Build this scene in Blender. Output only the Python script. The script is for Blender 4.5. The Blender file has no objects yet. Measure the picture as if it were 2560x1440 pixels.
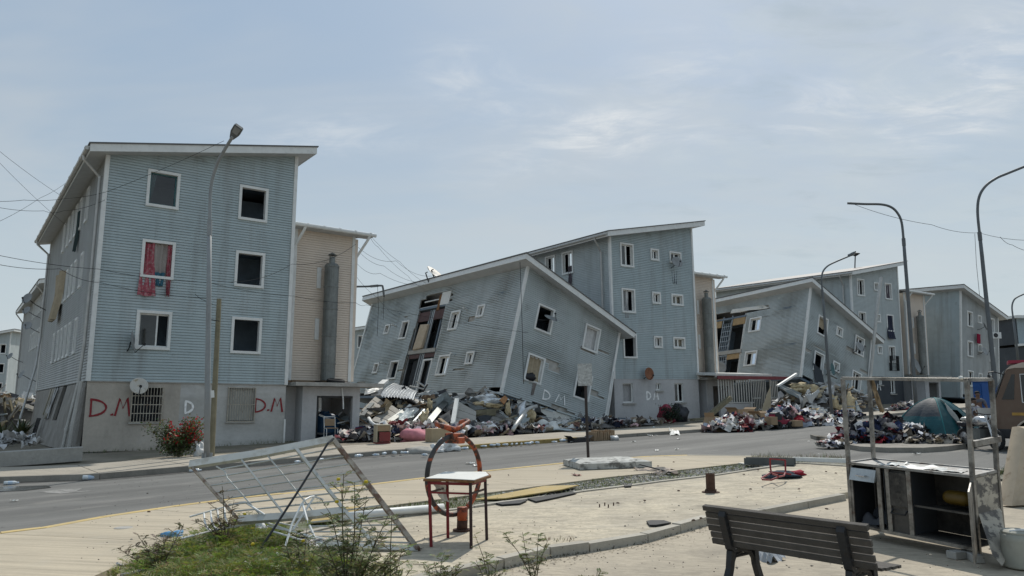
import bpy, bmesh, math, random
from math import sin, cos, pi, radians, sqrt, atan2
from mathutils import Vector, Matrix, noise
V = Vector
C = bpy.context.scene.collection
R = random.Random(7)
rad = radians

# ------------------------------------------------------------------ camera, sky, sun, exposure
FPX = 1900.0; PT = math.atan(288 / FPX); CZ = 1.75
cd = bpy.data.cameras.new('camera'); cam = bpy.data.objects.new('camera', cd); C.objects.link(cam)
cd.sensor_fit = 'HORIZONTAL'; cd.sensor_width = 36; cd.lens = 36 * FPX / 2560; cd.clip_start = .1; cd.clip_end = 6000
cam.location = (0, 0, CZ); cam.rotation_euler = (pi / 2 + PT, 0, 0)
bpy.context.scene.camera = cam
SUN_EL = 50; SUN_AZ = 18
w = bpy.data.worlds.new('World'); bpy.context.scene.world = w; w.use_nodes = True
def world():
    nt = w.node_tree; N = nt.nodes; L = nt.links; N.clear()
    out = N.new('ShaderNodeOutputWorld'); bg = N.new('ShaderNodeBackground'); bg.inputs[1].default_value = .1
    L.new(bg.outputs[0], out.inputs[0])
    sky = N.new('ShaderNodeTexSky'); sky.sky_type = 'NISHITA'; sky.sun_disc = False
    sky.sun_elevation = rad(SUN_EL); sky.sun_rotation = rad(SUN_AZ); sky.air_density = 1.0; sky.dust_density = 3.0; sky.ozone_density = 2.0
    tc = N.new('ShaderNodeTexCoord')
    def mix(a, b, f):
        m = N.new('ShaderNodeMix'); m.data_type = 'RGBA'
        for s, x in ((6, a), (7, b), (0, f)):
            if isinstance(x, (int, float)): m.inputs[s].default_value = x
            elif isinstance(x, tuple): m.inputs[s].default_value = (*x, 1)
            else: L.new(x, m.inputs[s])
        return m.outputs[2]
    def math_(op, a, b=0.0):
        m = N.new('ShaderNodeMath'); m.operation = op; m.use_clamp = False
        for i, x in enumerate((a, b)):
            if isinstance(x, (int, float)): m.inputs[i].default_value = x
            else: L.new(x, m.inputs[i])
        return m.outputs[0]
    def ramp(x, a, b):
        m = N.new('ShaderNodeMapRange'); m.interpolation_type = 'SMOOTHSTEP'; L.new(x, m.inputs[0]); m.inputs[1].default_value = a; m.inputs[2].default_value = b; return m.outputs[0]
    def nz(scale, detail, sc=(1, 1, 1), rot=(0, 0, 0), dist=0.0):
        mp = N.new('ShaderNodeMapping'); mp.inputs['Scale'].default_value = sc; mp.inputs['Rotation'].default_value = rot; L.new(proj, mp.inputs[0])
        n = N.new('ShaderNodeTexNoise'); n.inputs['Scale'].default_value = scale; n.inputs['Detail'].default_value = detail; n.inputs['Roughness'].default_value = .62; n.inputs['Distortion'].default_value = dist
        L.new(mp.outputs[0], n.inputs[0]); return n.outputs[0]
    # direction projected onto a cloud layer
    sp = N.new('ShaderNodeSeparateXYZ'); L.new(tc.outputs['Generated'], sp.inputs[0])
    zz = math_('ADD', math_('MAXIMUM', sp.outputs[2], 0.0), .16)
    cb = N.new('ShaderNodeCombineXYZ'); L.new(math_('DIVIDE', sp.outputs[0], zz), cb.inputs[0]); L.new(math_('DIVIDE', sp.outputs[1], zz), cb.inputs[1])
    proj = cb.outputs[0]
    haze = mix((4.85, 5.75, 6.2), (3.55, 4.75, 6.15), ramp(sp.outputs[2], .02, .5))
    base = mix(sky.outputs[0], haze, .82)
    # thin veil, brighter to the right; soft mottled layer low down
    veil = ramp(nz(.9, 4, (1, 1.6, 1), (0, 0, .5), .4), .38, .72)
    base = mix(base, (5.6, 6.0, 6.3), math_('MULTIPLY', veil, .5))
    mott = ramp(nz(3.2, 6, (1, 1.5, 1), (0, 0, .3), .6), .42, .7)
    base = mix(base, (5.6, 6.3, 6.6), math_('MULTIPLY', math_('MULTIPLY', mott, ramp(sp.outputs[0], -.2, .5)), .42))
    dark = ramp(nz(2.6, 6, (1, 2.2, 1), (0, 0, .15), .3), .52, .72)
    base = mix(base, (3.9, 4.75, 5.35), math_('MULTIPLY', math_('MULTIPLY', dark, ramp(sp.outputs[0], -.05, .4)), .45))
    # cirrus wisps: fibrous noise kept inside soft patches of the sky
    fib = math_('MULTIPLY', ramp(nz(2.6, 10, (1.0, 1.9, 1), (0, 0, .5), 1.6), .36, .72), ramp(nz(7.5, 8, (1.0, 2.4, 1), (0, 0, .6), .8), .2, .62))
    def patch(px, py, rx, ry, amt):
        d = ray(px, py).normalized(); e = 1 / (max(d.z, 0) + .16)
        q = (d.x * e, d.y * e)
        dx = math_('DIVIDE', math_('SUBTRACT', sp2.outputs[0], q[0]), rx); dy = math_('DIVIDE', math_('SUBTRACT', sp2.outputs[1], q[1]), ry)
        r2 = math_('ADD', math_('MULTIPLY', dx, dx), math_('MULTIPLY', dy, dy))
        return math_('MULTIPLY', math_('POWER', 2.718, math_('MULTIPLY', r2, -1.0)), amt)
    sp2 = N.new('ShaderNodeSeparateXYZ'); L.new(proj, sp2.inputs[0])
    tot = None
    for a in CIRRUS:
        p = patch(*a); tot = p if tot is None else math_('ADD', tot, p)
    wisp = math_('MULTIPLY', math_('MINIMUM', tot, 1.0), math_('ADD', math_('MULTIPLY', fib, .85), .12))
    base = mix(base, (7.6, 7.9, 8.1), wisp)
    base = mix(base, (6.2, 7.0, 7.35), math_('MULTIPLY', ramp(sp.outputs[2], .34, .0), .55))
    L.new(base, bg.inputs[0])
def ray(px, py):
    a, b = (px - 1280) / FPX, (720 - py) / FPX
    c, s = cos(PT), sin(PT)
    return V((a, c - b * s, s + b * c))
CIRRUS = [(2400, 190, .16, .26, 1.0), (2420, 290, .10, .16, .85), (2030, 280, .08, .15, .85), (1720, 160, .15, .12, .5), (1150, 178, .10, .10, .6), (1260, 245, .13, .08, .4),
          (1540, 335, .24, .15, .95), (820, 330, .22, .12, .5), (2440, 68, .05, .05, .6), (1480, 290, .12, .1, .4), (1290, 430, .2, .14, .3), (2180, 400, .2, .2, .2)]
world()
sl = bpy.data.lights.new('sun', 'SUN'); sl.energy = 3.5; sl.angle = rad(.8); sl.color = (1, .95, .87)
so = bpy.data.objects.new('sun', sl); C.objects.link(so)
sd = V((sin(rad(SUN_AZ)) * cos(rad(SUN_EL)), cos(rad(SUN_AZ)) * cos(rad(SUN_EL)), sin(rad(SUN_EL))))
so.rotation_euler = sd.to_track_quat('Z', 'Y').to_euler(); so.location = (10, 0, 40)
vs = bpy.context.scene.view_settings; vs.view_transform = 'Standard'; vs.look = 'None'; vs.gamma = 1; vs.exposure = 0.0; vs.use_curve_mapping = False

# ------------------------------------------------------------------ terrain and pixel helpers
E1 = V((.805, .593, 0)); N1 = V((-.593, .805, 0))       # along the street (rising to the right), away from it
def T(x, y):
    s = .805 * x + .593 * y
    s = max(-14.0, s)
    z = .034 + .0225 * min(s, 28)
    if s > 28: z += .032 * (min(s, 62) - 28)
    return z
ROAD = -.14; PLAZA = .02; LOW = -.07; PAVE = 0.0
def G(px, py, off=0.0):
    d = ray(px, py); o = V((0, 0, CZ)); lo, hi = 1.0, 400.0
    for _ in range(60):
        m = (lo + hi) / 2; p = o + d * m
        if p.z > T(p.x, p.y) + off: lo = m
        else: hi = m
    return o + d * lo
def P(px, py, y):
    d = ray(px, py); return V((0, 0, CZ)) + d * (y / d.y)
def on(x, y, off=0.0): return V((x, y, T(x, y) + off))

# ------------------------------------------------------------------ materials
MATS = {}
def rgb(c): return (*c, 1) if len(c) == 3 else c
def mat(name, col=(.5, .5, .5), rough=.75, metal=0.0, nz=(3.0, .18), bump=(0, 0), dirt=None, streak=None, attr=False, rand=0.0, spec=.4, bands=None):
    m = bpy.data.materials.new(name); m.use_nodes = True; nt = m.node_tree; N = nt.nodes; L = nt.links
    b = N['Principled BSDF']; b.inputs['Roughness'].default_value = rough; b.inputs['Metallic'].default_value = metal; b.inputs['Specular IOR Level'].default_value = spec
    tc = N.new('ShaderNodeTexCoord')
    def tex(scale, sc=(1, 1, 1), det=5, rough_=.6, rz=0.0):
        mp = N.new('ShaderNodeMapping'); mp.inputs['Scale'].default_value = sc; 
        src = tc.outputs['Object']
        if rz:
            m0 = N.new('ShaderNodeMapping'); m0.inputs['Rotation'].default_value = (0, 0, rz); L.new(src, m0.inputs[0]); src = m0.outputs[0]
        L.new(src, mp.inputs[0]); n = N.new('ShaderNodeTexNoise'); n.inputs['Scale'].default_value = scale; n.inputs['Detail'].default_value = det; n.inputs['Roughness'].default_value = rough_; L.new(mp.outputs[0], n.inputs[0]); return n.outputs[0]
        n = N.new('ShaderNodeTexNoise'); n.inputs['Scale'].default_value = scale; n.inputs['Detail'].default_value = det; n.inputs['Roughness'].default_value = rough_; L.new(mp.outputs[0], n.inputs[0]); return n.outputs[0]
    def rng(x, a, b_, c=0.0, d=1.0):
        r = N.new('ShaderNodeMapRange'); L.new(x, r.inputs[0])
        for i, q in enumerate((a, b_, c, d)): r.inputs[i + 1].default_value = q
        return r.outputs[0]
    def mixc(f, a, b_, mode='MIX'):
        x = N.new('ShaderNodeMix'); x.data_type = 'RGBA'; x.blend_type = mode
        for s, q in ((0, f), (6, a), (7, b_)):
            if isinstance(q, (int, float)): x.inputs[s].default_value = q
            elif isinstance(q, tuple): x.inputs[s].default_value = rgb(q)
            else: L.new(q, x.inputs[s])
        return x.outputs[2]
    if attr:
        at = N.new('ShaderNodeAttribute'); at.attribute_name = 'Col'; c = at.outputs[0]
    else:
        r = N.new('ShaderNodeRGB'); r.outputs[0].default_value = rgb(col); c = r.outputs[0]
    if nz:
        g = rng(tex(nz[0]), .3, .7, 1 - nz[1], 1 + nz[1])
        cbn = N.new('ShaderNodeCombineColor'); [L.new(g, cbn.inputs[i]) for i in range(3)]
        c = mixc(1.0, c, cbn.outputs[0], 'MULTIPLY')
        if len(nz) > 2:
            g = rng(tex(nz[2], det=3), .3, .7, 1 - nz[3], 1 + nz[3]); cbn = N.new('ShaderNodeCombineColor'); [L.new(g, cbn.inputs[i]) for i in range(3)]
            c = mixc(1.0, c, cbn.outputs[0], 'MULTIPLY')
    if rand:
        oi = N.new('ShaderNodeObjectInfo'); g = rng(oi.outputs['Random'], 0, 1, 1 - rand, 1 + rand); cbn = N.new('ShaderNodeCombineColor'); [L.new(g, cbn.inputs[i]) for i in range(3)]
        c = mixc(1.0, c, cbn.outputs[0], 'MULTIPLY')
    for dd in (dirt or []):      # (colour, scale, lo, hi, amount, stretch)
        f = rng(tex(dd[1], dd[5] if len(dd) > 5 else (1, 1, 1), 7, .65, dd[6] if len(dd) > 6 else 0), dd[2], dd[3], 0, dd[4])
        c = mixc(f, c, dd[0])
    L.new(c, b.inputs['Base Color'])
    if bump[1]:
        bp = N.new('ShaderNodeBump'); bp.inputs['Distance'].default_value = .02; bp.inputs['Strength'].default_value = bump[1]
        h = tex(bump[0], bump[2] if len(bump) > 2 else (1, 1, 1), 6, .6, bump[3] if len(bump) > 3 else 0)
        L.new(h, bp.inputs['Height']); L.new(bp.outputs[0], b.inputs['Normal'])
    MATS[name] = m; return m
GRIME = (.10, .095, .085)
M_SID = mat('siding_blue', (.385, .455, .468), .55, nz=(1.2, .07, 14, .04), rand=.035, dirt=[((.2, .2, .19), 1.1, .5, .74, .55, (1.8, 1.8, .14)), ((.5, .53, .53), .5, .5, .7, .35), ((.17, .17, .16), .8, .62, .72, .6)])
M_SIDG = mat('siding_dirt_skylight', (.40, .42, .415), .6, nz=(1.2, .1, 14, .05), rand=.05, dirt=[((.16, .155, .145), 1.0, .45, .8, .6, (1.6, 1.6, .2)), ((.45, .45, .44), .7, .5, .8, .35)])  # blue siding again, colour greyed for dirt and for its different sky light
M_SID2 = mat('siding_grey_blue', (.43, .475, .475), .55, nz=(1.2, .07, 14, .04), dirt=[((.22, .22, .21), 1.1, .52, .76, .42, (1.8, 1.8, .14)), ((.54, .56, .55), .5, .5, .7, .35), ((.2, .195, .185), .9, .62, .74, .5)])
M_BEI = mat('siding_beige', (.68, .585, .49), .55, nz=(1.0, .06, 12, .04), dirt=[((.35, .3, .25), 1.2, .55, .85, .35, (1.5, 1.5, .15))])
M_TRIM = mat('trim_white', (.70, .71, .69), .5, nz=(4, .07), dirt=[((.3, .28, .24), 5, .55, .85, .4)])
M_SOF = mat('soffit', (.48, .49, .49), .6, nz=(3, .08), bump=(1, 0))
M_PLG = mat('plaster_grey', (.44, .40, .345), .85, nz=(.8, .12, 9, .06), bump=(18, .12), dirt=[((.2, .19, .17), .9, .5, .82, .55, (1.3, 1.3, .25)), ((.55, .54, .52), .45, .55, .75, .5)])
M_PLW = mat('plaster_blotched', (.44, .435, .41), .85, nz=(.8, .14, 9, .06), bump=(18, .12), dirt=[((.25, .245, .23), 1.2, .5, .8, .5), ((.62, .62, .61), .8, .5, .7, .6, (.5, .5, 1.6))])
M_PLB = mat('plaster_blue_grey', (.47, .47, .47), .85, nz=(.7, .1, 9, .06), bump=(18, .1), dirt=[((.2, .2, .2), .9, .55, .85, .5, (1.3, 1.3, .3))])
M_PLD = mat('plaster_dark', (.055, .062, .07), .85, nz=(.7, .15, 9, .06), bump=(18, .1), dirt=[((.15, .15, .15), .9, .55, .85, .4, (1.3, 1.3, .3))])
M_CON = mat('concrete_beam', (.36, .35, .32), .9, nz=(2, .15, 14, .08), bump=(20, .25), dirt=[((.13, .125, .11), 2.2, .52, .8, .6)])
M_ROOF = mat('roof_sheet', (.12, .12, .12), .6, nz=(2, .15))
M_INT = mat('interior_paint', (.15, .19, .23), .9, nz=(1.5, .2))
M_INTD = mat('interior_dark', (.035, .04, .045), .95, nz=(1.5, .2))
M_INTW = mat('interior_cream', (.42, .39, .33), .9, nz=(1.5, .15), dirt=[((.2, .17, .13), 2, .5, .8, .5)])
M_ZINC = mat('zinc_pipe', (.48, .48, .46), .5, .35, nz=(3, .12, 20, .06), dirt=[((.16, .15, .13), 2.5, .52, .8, .5, (2, 2, .3))])
M_CHUTE = mat('chute_metal', (.20, .21, .2), .5, .5, nz=(2.0, .2, 9, .1), dirt=[((.06, .06, .055), 2.5, .5, .8, .5, (2, 2, .25))])
M_GRIL = mat('grille_paint', (.45, .42, .35), .6, nz=(6, .15), dirt=[((.16, .07, .03), 9, .5, .7, .7)])
M_BLK = mat('black_metal', (.02, .021, .023), .5, nz=(8, .2))
M_CABLE = mat('cable_black', (.02, .021, .022), .95, nz=None, spec=.05)
M_GALV = mat('galvanised_steel', (.42, .45, .46), .42, .55, nz=(5, .15, 30, .06), dirt=[((.25, .23, .2), 6, .5, .8, .5)])
M_LAMP = mat('lamp_post_steel', (.27, .285, .29), .65, .1, nz=(3, .12), dirt=[((.16, .15, .14), 4, .52, .8, .5, (1, 1, .2))])
M_LAMPD = mat('lamp_post_dull', (.13, .14, .145), .55, .3, nz=(3, .12), dirt=[((.2, .19, .17), 4, .52, .8, .5, (1, 1, .2))])
M_RUST = mat('rusty_iron', (.075, .04, .027), .85, nz=(9, .35), bump=(40, .3), dirt=[((.14, .06, .03), 7, .5, .75, .6), ((.03, .02, .018), 5, .5, .7, .6)])
M_ORA = mat('orange_rust_paint', (.40, .085, .03), .6, nz=(6, .2), bump=(30, .2), dirt=[((.035, .028, .025), 7, .47, .56, .95), ((.15, .05, .025), 12, .5, .7, .5)])
M_ORB = mat('hoop_worn_black', (.045, .042, .04), .6, nz=(8, .3), bump=(30, .2), dirt=[((.38, .085, .03), 6, .56, .62, .95)])
M_RED = mat('red_paint', (.19, .016, .018), .5, nz=(6, .2), dirt=[((.05, .02, .018), 10, .52, .7, .7)])
M_REDD = mat('red_paint_dark', (.035, .016, .016), .5, nz=(6, .2), dirt=[((.12, .016, .018), 10, .55, .7, .7)])
M_WHT = mat('white_laminate', (.68, .68, .64), .45, nz=(4, .06), dirt=[((.33, .32, .3), 6, .58, .75, .5)])
M_PLY = mat('chipboard', (.19, .095, .04), .9, nz=(30, .3), bump=(60, .4))
M_WOOD = mat('bench_wood', (.075, .068, .06), .85, nz=(5, .25), bump=(30, .35, (1, 1, 8)), rand=.14, dirt=[((.10, .095, .088), 4, .5, .8, .5)])
M_IRON = mat('bench_iron', (.022, .023, .025), .6, nz=(8, .25), bump=(40, .2), dirt=[((.06, .035, .02), 10, .55, .75, .5)])
M_POST = mat('weathered_post', (.20, .18, .12), .9, nz=(4, .2), bump=(25, .4, (6, 6, .4)), dirt=[((.08, .08, .05), 2.5, .5, .75, .6, (3, 3, .4))])
M_CART = mat('cart_steel', (.26, .25, .23), .42, .6, nz=(5, .25, 25, .1), dirt=[((.03, .028, .025), 4, .45, .65, .8), ((.42, .40, .36), 6, .55, .75, .5), ((.10, .05, .028), 11, .55, .7, .6)])
M_CARTT = mat('cart_top_sheet', (.27, .27, .26), .5, .3, nz=(4, .2), dirt=[((.13, .115, .095), 3.5, .45, .65, .8), ((.07, .045, .03), 8, .54, .66, .8)])
M_SOOT = mat('sooty_panel', (.085, .08, .072), .55, .3, nz=(3, .3), dirt=[((.012, .012, .012), 2.4, .42, .62, .9), ((.22, .2, .17), 5, .58, .8, .6)])
M_FLAK = mat('flaking_board', (.40, .37, .31), .85, nz=(3, .15), bump=(14, .3), dirt=[((.10, .095, .09), 4.2, .47, .53, .95, (1, 1, 1.8)), ((.25, .23, .2), 9, .5, .7, .5)])
M_FOAM = mat('insulation', (.52, .43, .27), .98, nz=(6, .25), bump=(14, .8), dirt=[((.32, .2, .1), 5, .5, .75, .6)])
M_PINK = mat('pink_cloth', (.55, .22, .25), .9, nz=(5, .2), bump=(12, .5))
M_CARD = mat('cardboard', (.30, .215, .135), .9, nz=(4, .15), dirt=[((.12, .08, .05), 4, .55, .8, .5)])
M_CLOTH = mat('cloth', attr=True, rough=.9, nz=(7, .15), bump=(25, .25))
M_RUB = mat('rubble_bits', attr=True, rough=.8, nz=(6, .2), bump=(25, .25))
M_LEAF = mat('leaf', attr=True, rough=.55, nz=(5, .2))
M_PANEL = mat('fibre_cement_panel', (.35, .335, .30), .9, nz=(2, .12, 12, .06), bump=(20, .2), dirt=[((.16, .145, .12), 1.8, .5, .78, .6), ((.47, .46, .43), 3, .58, .8, .4)])
M_CORR = mat('corrugated_sheet', (.42, .44, .45), .45, .45, nz=(2, .15), dirt=[((.2, .19, .17), 3, .5, .8, .5)])
M_RUBR = mat('black_rubber', (.02, .021, .022), .75, nz=(8, .2))
M_YEL = mat('yellow_paint', (.38, .28, .10), .75, nz=(3, .12), bump=(30, .2), dirt=[((.3, .27, .2), 5, .5, .75, .6)])
M_TENT = mat('tent_teal', (.004, .070, .082), .6, nz=(3, .2), bump=(5, .8))
M_TENTD = mat('tent_dark', (.022, .034, .045), .65, nz=(3, .2), bump=(9, .4))
M_TENTL = mat('tent_strap', (.36, .37, .34), .8, nz=(5, .2))
M_BUS = mat('bus_brown', (.135, .088, .062), .4, nz=(2, .08), dirt=[((.2, .16, .12), 3, .5, .85, .5)])
M_BUSL = mat('bus_cream', (.48, .40, .33), .45, nz=(2, .08))
M_TYRE = mat('tyre', (.018, .018, .018), .85, nz=(9, .2))
M_BLUE = mat('blue_plastic', (.012, .075, .26), .5, nz=(2, .15))
M_BLUED = mat('blue_tank', (.008, .045, .10), .5, nz=(2, .15))
M_QUILT = mat('quilted_mattress', (.46, .38, .28), .9, nz=(4, .1), dirt=[((.18, .11, .06), 6, .58, .72, .8), ((.36, .29, .21), 3, .5, .8, .5)])
M_MATG = mat('grey_mattress', (.45, .45, .42), .92, nz=(3, .2), bump=(16, .3), dirt=[((.07, .07, .065), 4.5, .5, .62, .9), ((.25, .24, .22), 9, .5, .75, .6)])
M_SKIN = mat('skin', (.16, .09, .06), .6)
M_SHIRT = mat('shirt_grey', (.34, .33, .36), .9)
M_HAIR = mat('hair_dark', (.015, .013, .012), .8)
M_DISH = mat('dish_white', (.52, .50, .45), .55, nz=(3, .1), dirt=[((.27, .2, .1), 6, .55, .68, .8)])
M_DISHG = mat('dish_grey', (.25, .26, .26), .55, nz=(3, .12))
M_DISHR = mat('dish_rust', (.22, .095, .05), .8, nz=(5, .25))
M_DISHT = mat('dish_teal', (.05, .13, .14), .6, nz=(5, .25))
M_SIGN = mat('sign_back', (.40, .42, .42), .6, .2, nz=(12, .25, 45, .2), dirt=[((.25, .26, .26), 16, .5, .62, .7)])
M_POLE = mat('sign_pole', (.035, .028, .026), .7, nz=(6, .2))
M_SPR = mat('spray_red', (.24, .03, .035), .8, nz=(14, .25)); M_SPW = mat('spray_white', (.88, .88, .86), .85, nz=(9, .2)); M_SPF = mat('spray_faint', (.62, .66, .67), .85, nz=(9, .3))
M_PLAS = mat('clear_plastic', (.62, .66, .67), .25, nz=(9, .15)); M_LBL = mat('bottle_label', (.45, .55, .66), .5)
M_BAG = mat('plastic_bag', (.62, .63, .62), .45, nz=(9, .12), bump=(20, .5)); M_BKB = mat('black_bag', (.015, .016, .02), .4, bump=(20, .6))
M_GASY = mat('gas_cylinder_yellow', (.11, .068, .007), .5)
M_BUCK = mat('drum_white', (.34, .34, .29), .6, nz=(4, .1), dirt=[((.22, .21, .18), 5, .5, .78, .6)])
M_CHR = mat('chrome', (.5, .5, .5), .25, .8)
def leaf_glow():      # thin leaves let some sun through
    nt = M_LEAF.node_tree; N = nt.nodes; L = nt.links; b = N['Principled BSDF']; out = N['Material Output']; src = b.inputs['Base Color'].links[0].from_socket
    t = N.new('ShaderNodeBsdfTranslucent'); mx = N.new('ShaderNodeMixShader'); mx.inputs[0].default_value = .42; L.new(src, t.inputs[0]); L.new(b.outputs[0], mx.inputs[1]); L.new(t.outputs[0], mx.inputs[2]); L.new(mx.outputs[0], out.inputs[0])
leaf_glow()
def glass():
    m = bpy.data.materials.new('window_glass'); m.use_nodes = True; nt = m.node_tree; N = nt.nodes; L = nt.links; N.clear()
    o = N.new('ShaderNodeOutputMaterial'); mx = N.new('ShaderNodeMixShader'); t = N.new('ShaderNodeBsdfTransparent'); g = N.new('ShaderNodeBsdfGlossy'); f = N.new('ShaderNodeFresnel')
    t.inputs[0].default_value = (.62, .68, .68, 1); g.inputs[0].default_value = (.9, .9, .9, 1); g.inputs['Roughness'].default_value = .06; f.inputs[0].default_value = 1.7
    L.new(f.outputs[0], mx.inputs[0]); L.new(t.outputs[0], mx.inputs[1]); L.new(g.outputs[0], mx.inputs[2]); L.new(mx.outputs[0], o.inputs[0]); return m
M_GLASS = glass()
M_GLASSD = mat('dark_vehicle_glass', (.012, .014, .016), .12, nz=None, spec=.6)

# ------------------------------------------------------------------ mesh helpers
WM = {}
def wm(o): return WM.get(o.name, Matrix.Identity(4))
def tag(o, label=None, cat=None, group=None, kind=None, category=None):
    cat = cat or category
    for k, x in (('label', label), ('category', cat), ('group', group), ('kind', kind)):
        if x: o[k] = x
    return o
def thing(name, label, cat, M=None, group=None, kind=None):
    o = bpy.data.objects.new(name, None); C.objects.link(o)
    if M is None: M = Matrix.Identity(4)
    elif isinstance(M, Vector): M = Matrix.Translation(M)
    o.matrix_world = M; WM[o.name] = M.copy(); o.empty_display_size = .1
    return tag(o, label, cat, group, kind)
class MB:
    def __init__(s): s.v = []; s.f = []; s.c = []; s.m = []; s.col = None; s.mi = 0
    def add(s, vs, fs):
        n = len(s.v); s.v += [V(x) for x in vs]
        for f in fs: s.f.append([i + n for i in f]); s.c.append(s.col); s.m.append(s.mi)
        return s
    def quad(s, a, b, c, d): return s.add([a, b, c, d], [(0, 1, 2, 3)])
    def hexa(s, p): return s.add(p, [(0, 3, 2, 1), (4, 5, 6, 7), (0, 1, 5, 4), (1, 2, 6, 5), (2, 3, 7, 6), (3, 0, 4, 7)])
    def box(s, lo, hi, M=None):
        x0, y0, z0 = lo; x1, y1, z1 = hi
        p = [V(q) for q in ((x0, y0, z0), (x1, y0, z0), (x1, y1, z0), (x0, y1, z0), (x0, y0, z1), (x1, y0, z1), (x1, y1, z1), (x0, y1, z1))]
        return s.hexa([M @ q for q in p] if M else p)
    def bar(s, a, b, w, h=None, up=(0, 0, 1)):
        a, b = V(a), V(b); h = h or w; d = (b - a).normalized(); up = V(up)
        x = d.cross(up)
        if x.length < 1e-4: x = d.cross(V((1, 0, .3)))
        x.normalize(); y = x.cross(d); x *= w / 2; y *= h / 2
        return s.hexa([a - x - y, a + x - y, a + x + y, a - x + y, b - x - y, b + x - y, b + x + y, b - x + y])
    def tube(s, pts, r, n=8, cap=True):
        pts = [V(p) for p in pts]; rs = r if isinstance(r, (list, tuple)) else [r] * len(pts); rings = []; px = None
        for i, p in enumerate(pts):
            d = (pts[min(i + 1, len(pts) - 1)] - pts[max(i - 1, 0)]).normalized()
            x = (px - d * px.dot(d)) if px else d.cross(V((0, 0, 1)))
            if x.length < 1e-3: x = d.cross(V((1, 0, 0)))
            x.normalize(); y = d.cross(x); px = x
            rings.append([p + (x * cos(2 * pi * k / n) + y * sin(2 * pi * k / n)) * rs[i] for k in range(n)])
        vs = sum(rings, []); fs = []
        for i in range(len(pts) - 1):
            for k in range(n): fs.append((i * n + k, i * n + (k + 1) % n, (i + 1) * n + (k + 1) % n, (i + 1) * n + k))
        if cap: fs.append(tuple(range(n - 1, -1, -1))); fs.append(tuple(range((len(pts) - 1) * n, len(pts) * n)))
        return s.add(vs, fs)
    def prism(s, poly, vec):
        poly = [V(p) for p in poly]; vec = V(vec); n = len(poly)
        fs = [tuple(range(n - 1, -1, -1)), tuple(range(n, 2 * n))] + [(i, (i + 1) % n, (i + 1) % n + n, i + n) for i in range(n)]
        return s.add(poly + [p + vec for p in poly], fs)
    def grid(s, fn, nu, nv):
        vs = [fn(i / nu, j / nv) for j in range(nv + 1) for i in range(nu + 1)]
        fs = [(j * (nu + 1) + i, j * (nu + 1) + i + 1, (j + 1) * (nu + 1) + i + 1, (j + 1) * (nu + 1) + i) for j in range(nv) for i in range(nu)]
        return s.add(vs, fs)
    def sheet(s, a, b, c, d, nu=8, nv=8, amp=.05, fr=3.0, seed=0, th=.006):
        a, b, c, d = map(V, (a, b, c, d)); nrm = (b - a).cross(d - a).normalized(); so_ = V((seed * 3.1, seed * 7.7, seed))
        def fn(o):
            def f(u, v):
                p = (a * (1 - u) + b * u) * (1 - v) + (d * (1 - u) + c * u) * v
                return p + nrm * (noise.noise(V((u * fr, v * fr, 0)) + so_) * amp * 2 + o)
            return f
        s.grid(fn(th / 2), nu, nv)
        if th: s.grid(fn(-th / 2), nu, nv)
        return s
    def lathe(s, prof, M, n=16):
        vs = []; fs = []; k = len(prof)
        for r, z in prof: vs += [M @ V((r * cos(2 * pi * i / n), r * sin(2 * pi * i / n), z)) for i in range(n)]
        for j in range(k - 1):
            for i in range(n): fs.append((j * n + i, j * n + (i + 1) % n, (j + 1) * n + (i + 1) % n, (j + 1) * n + i))
        return s.add(vs, fs)
    def blob(s, c, r, sc=(1, 1, 1), seed=0, amp=.25, n=10, M=None):
        vs = []; fs = []; m = n // 2
        for j in range(m + 1):
            for i in range(n):
                a = 2 * pi * i / n; e = -pi / 2 + pi * j / m; d = V((cos(a) * cos(e), sin(a) * cos(e), sin(e)))
                q = d * r * (1 + amp * 2 * noise.noise(d * 1.7 + V((seed * 5.3, seed, 0)))); q = V((q.x * sc[0], q.y * sc[1], q.z * sc[2]))
                vs.append(V(c) + (M @ q if M else q))
        for j in range(m):
            for i in range(n): fs.append((j * n + i, j * n + (i + 1) % n, (j + 1) * n + (i + 1) % n, (j + 1) * n + i))
        return s.add(vs, fs)
    def build(s, name, m, parent=None, M=None, smooth=False, bevel=0, **kw):
        vs = [M @ v for v in s.v] if M else s.v
        if parent: W = wm(parent)
        else:
            n = max(1, len(vs)); W = Matrix.Translation(V((sum(v.x for v in vs) / n, sum(v.y for v in vs) / n, min(v.z for v in vs))))
        I = W.inverted(); me = bpy.data.meshes.new(name)
        me.from_pydata([I @ v for v in vs], [], s.f)
        for x in (m if isinstance(m, (list, tuple)) else [m]): me.materials.append(x)
        if any(s.m): me.polygons.foreach_set('material_index', s.m)
        if any(c is not None for c in s.c):
            a = me.attributes.new('Col', 'FLOAT_COLOR', 'CORNER'); buf = []
            for f, c in zip(s.f, s.c): buf += list((*(c or (.5, .5, .5)), 1)) * len(f)
            a.data.foreach_set('color', buf)
        if smooth: me.polygons.foreach_set('use_smooth', [True] * len(me.polygons))
        me.update()
        o = bpy.data.objects.new(name, me); C.objects.link(o)
        if parent: o.parent = parent; WM[o.name] = W
        else: o.matrix_world = W; WM[o.name] = W
        if bevel:
            b = o.modifiers.new('bevel', 'BEVEL'); b.width = bevel; b.segments = 2; b.limit_method = 'ANGLE'
        return tag(o, **kw)
def rotm(a, axis): return Matrix.Rotation(a, 4, axis)
def mtx(r, t): return Matrix([(*r[0], t[0]), (*r[1], t[1]), (*r[2], t[2]), (0, 0, 0, 1)])
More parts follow.
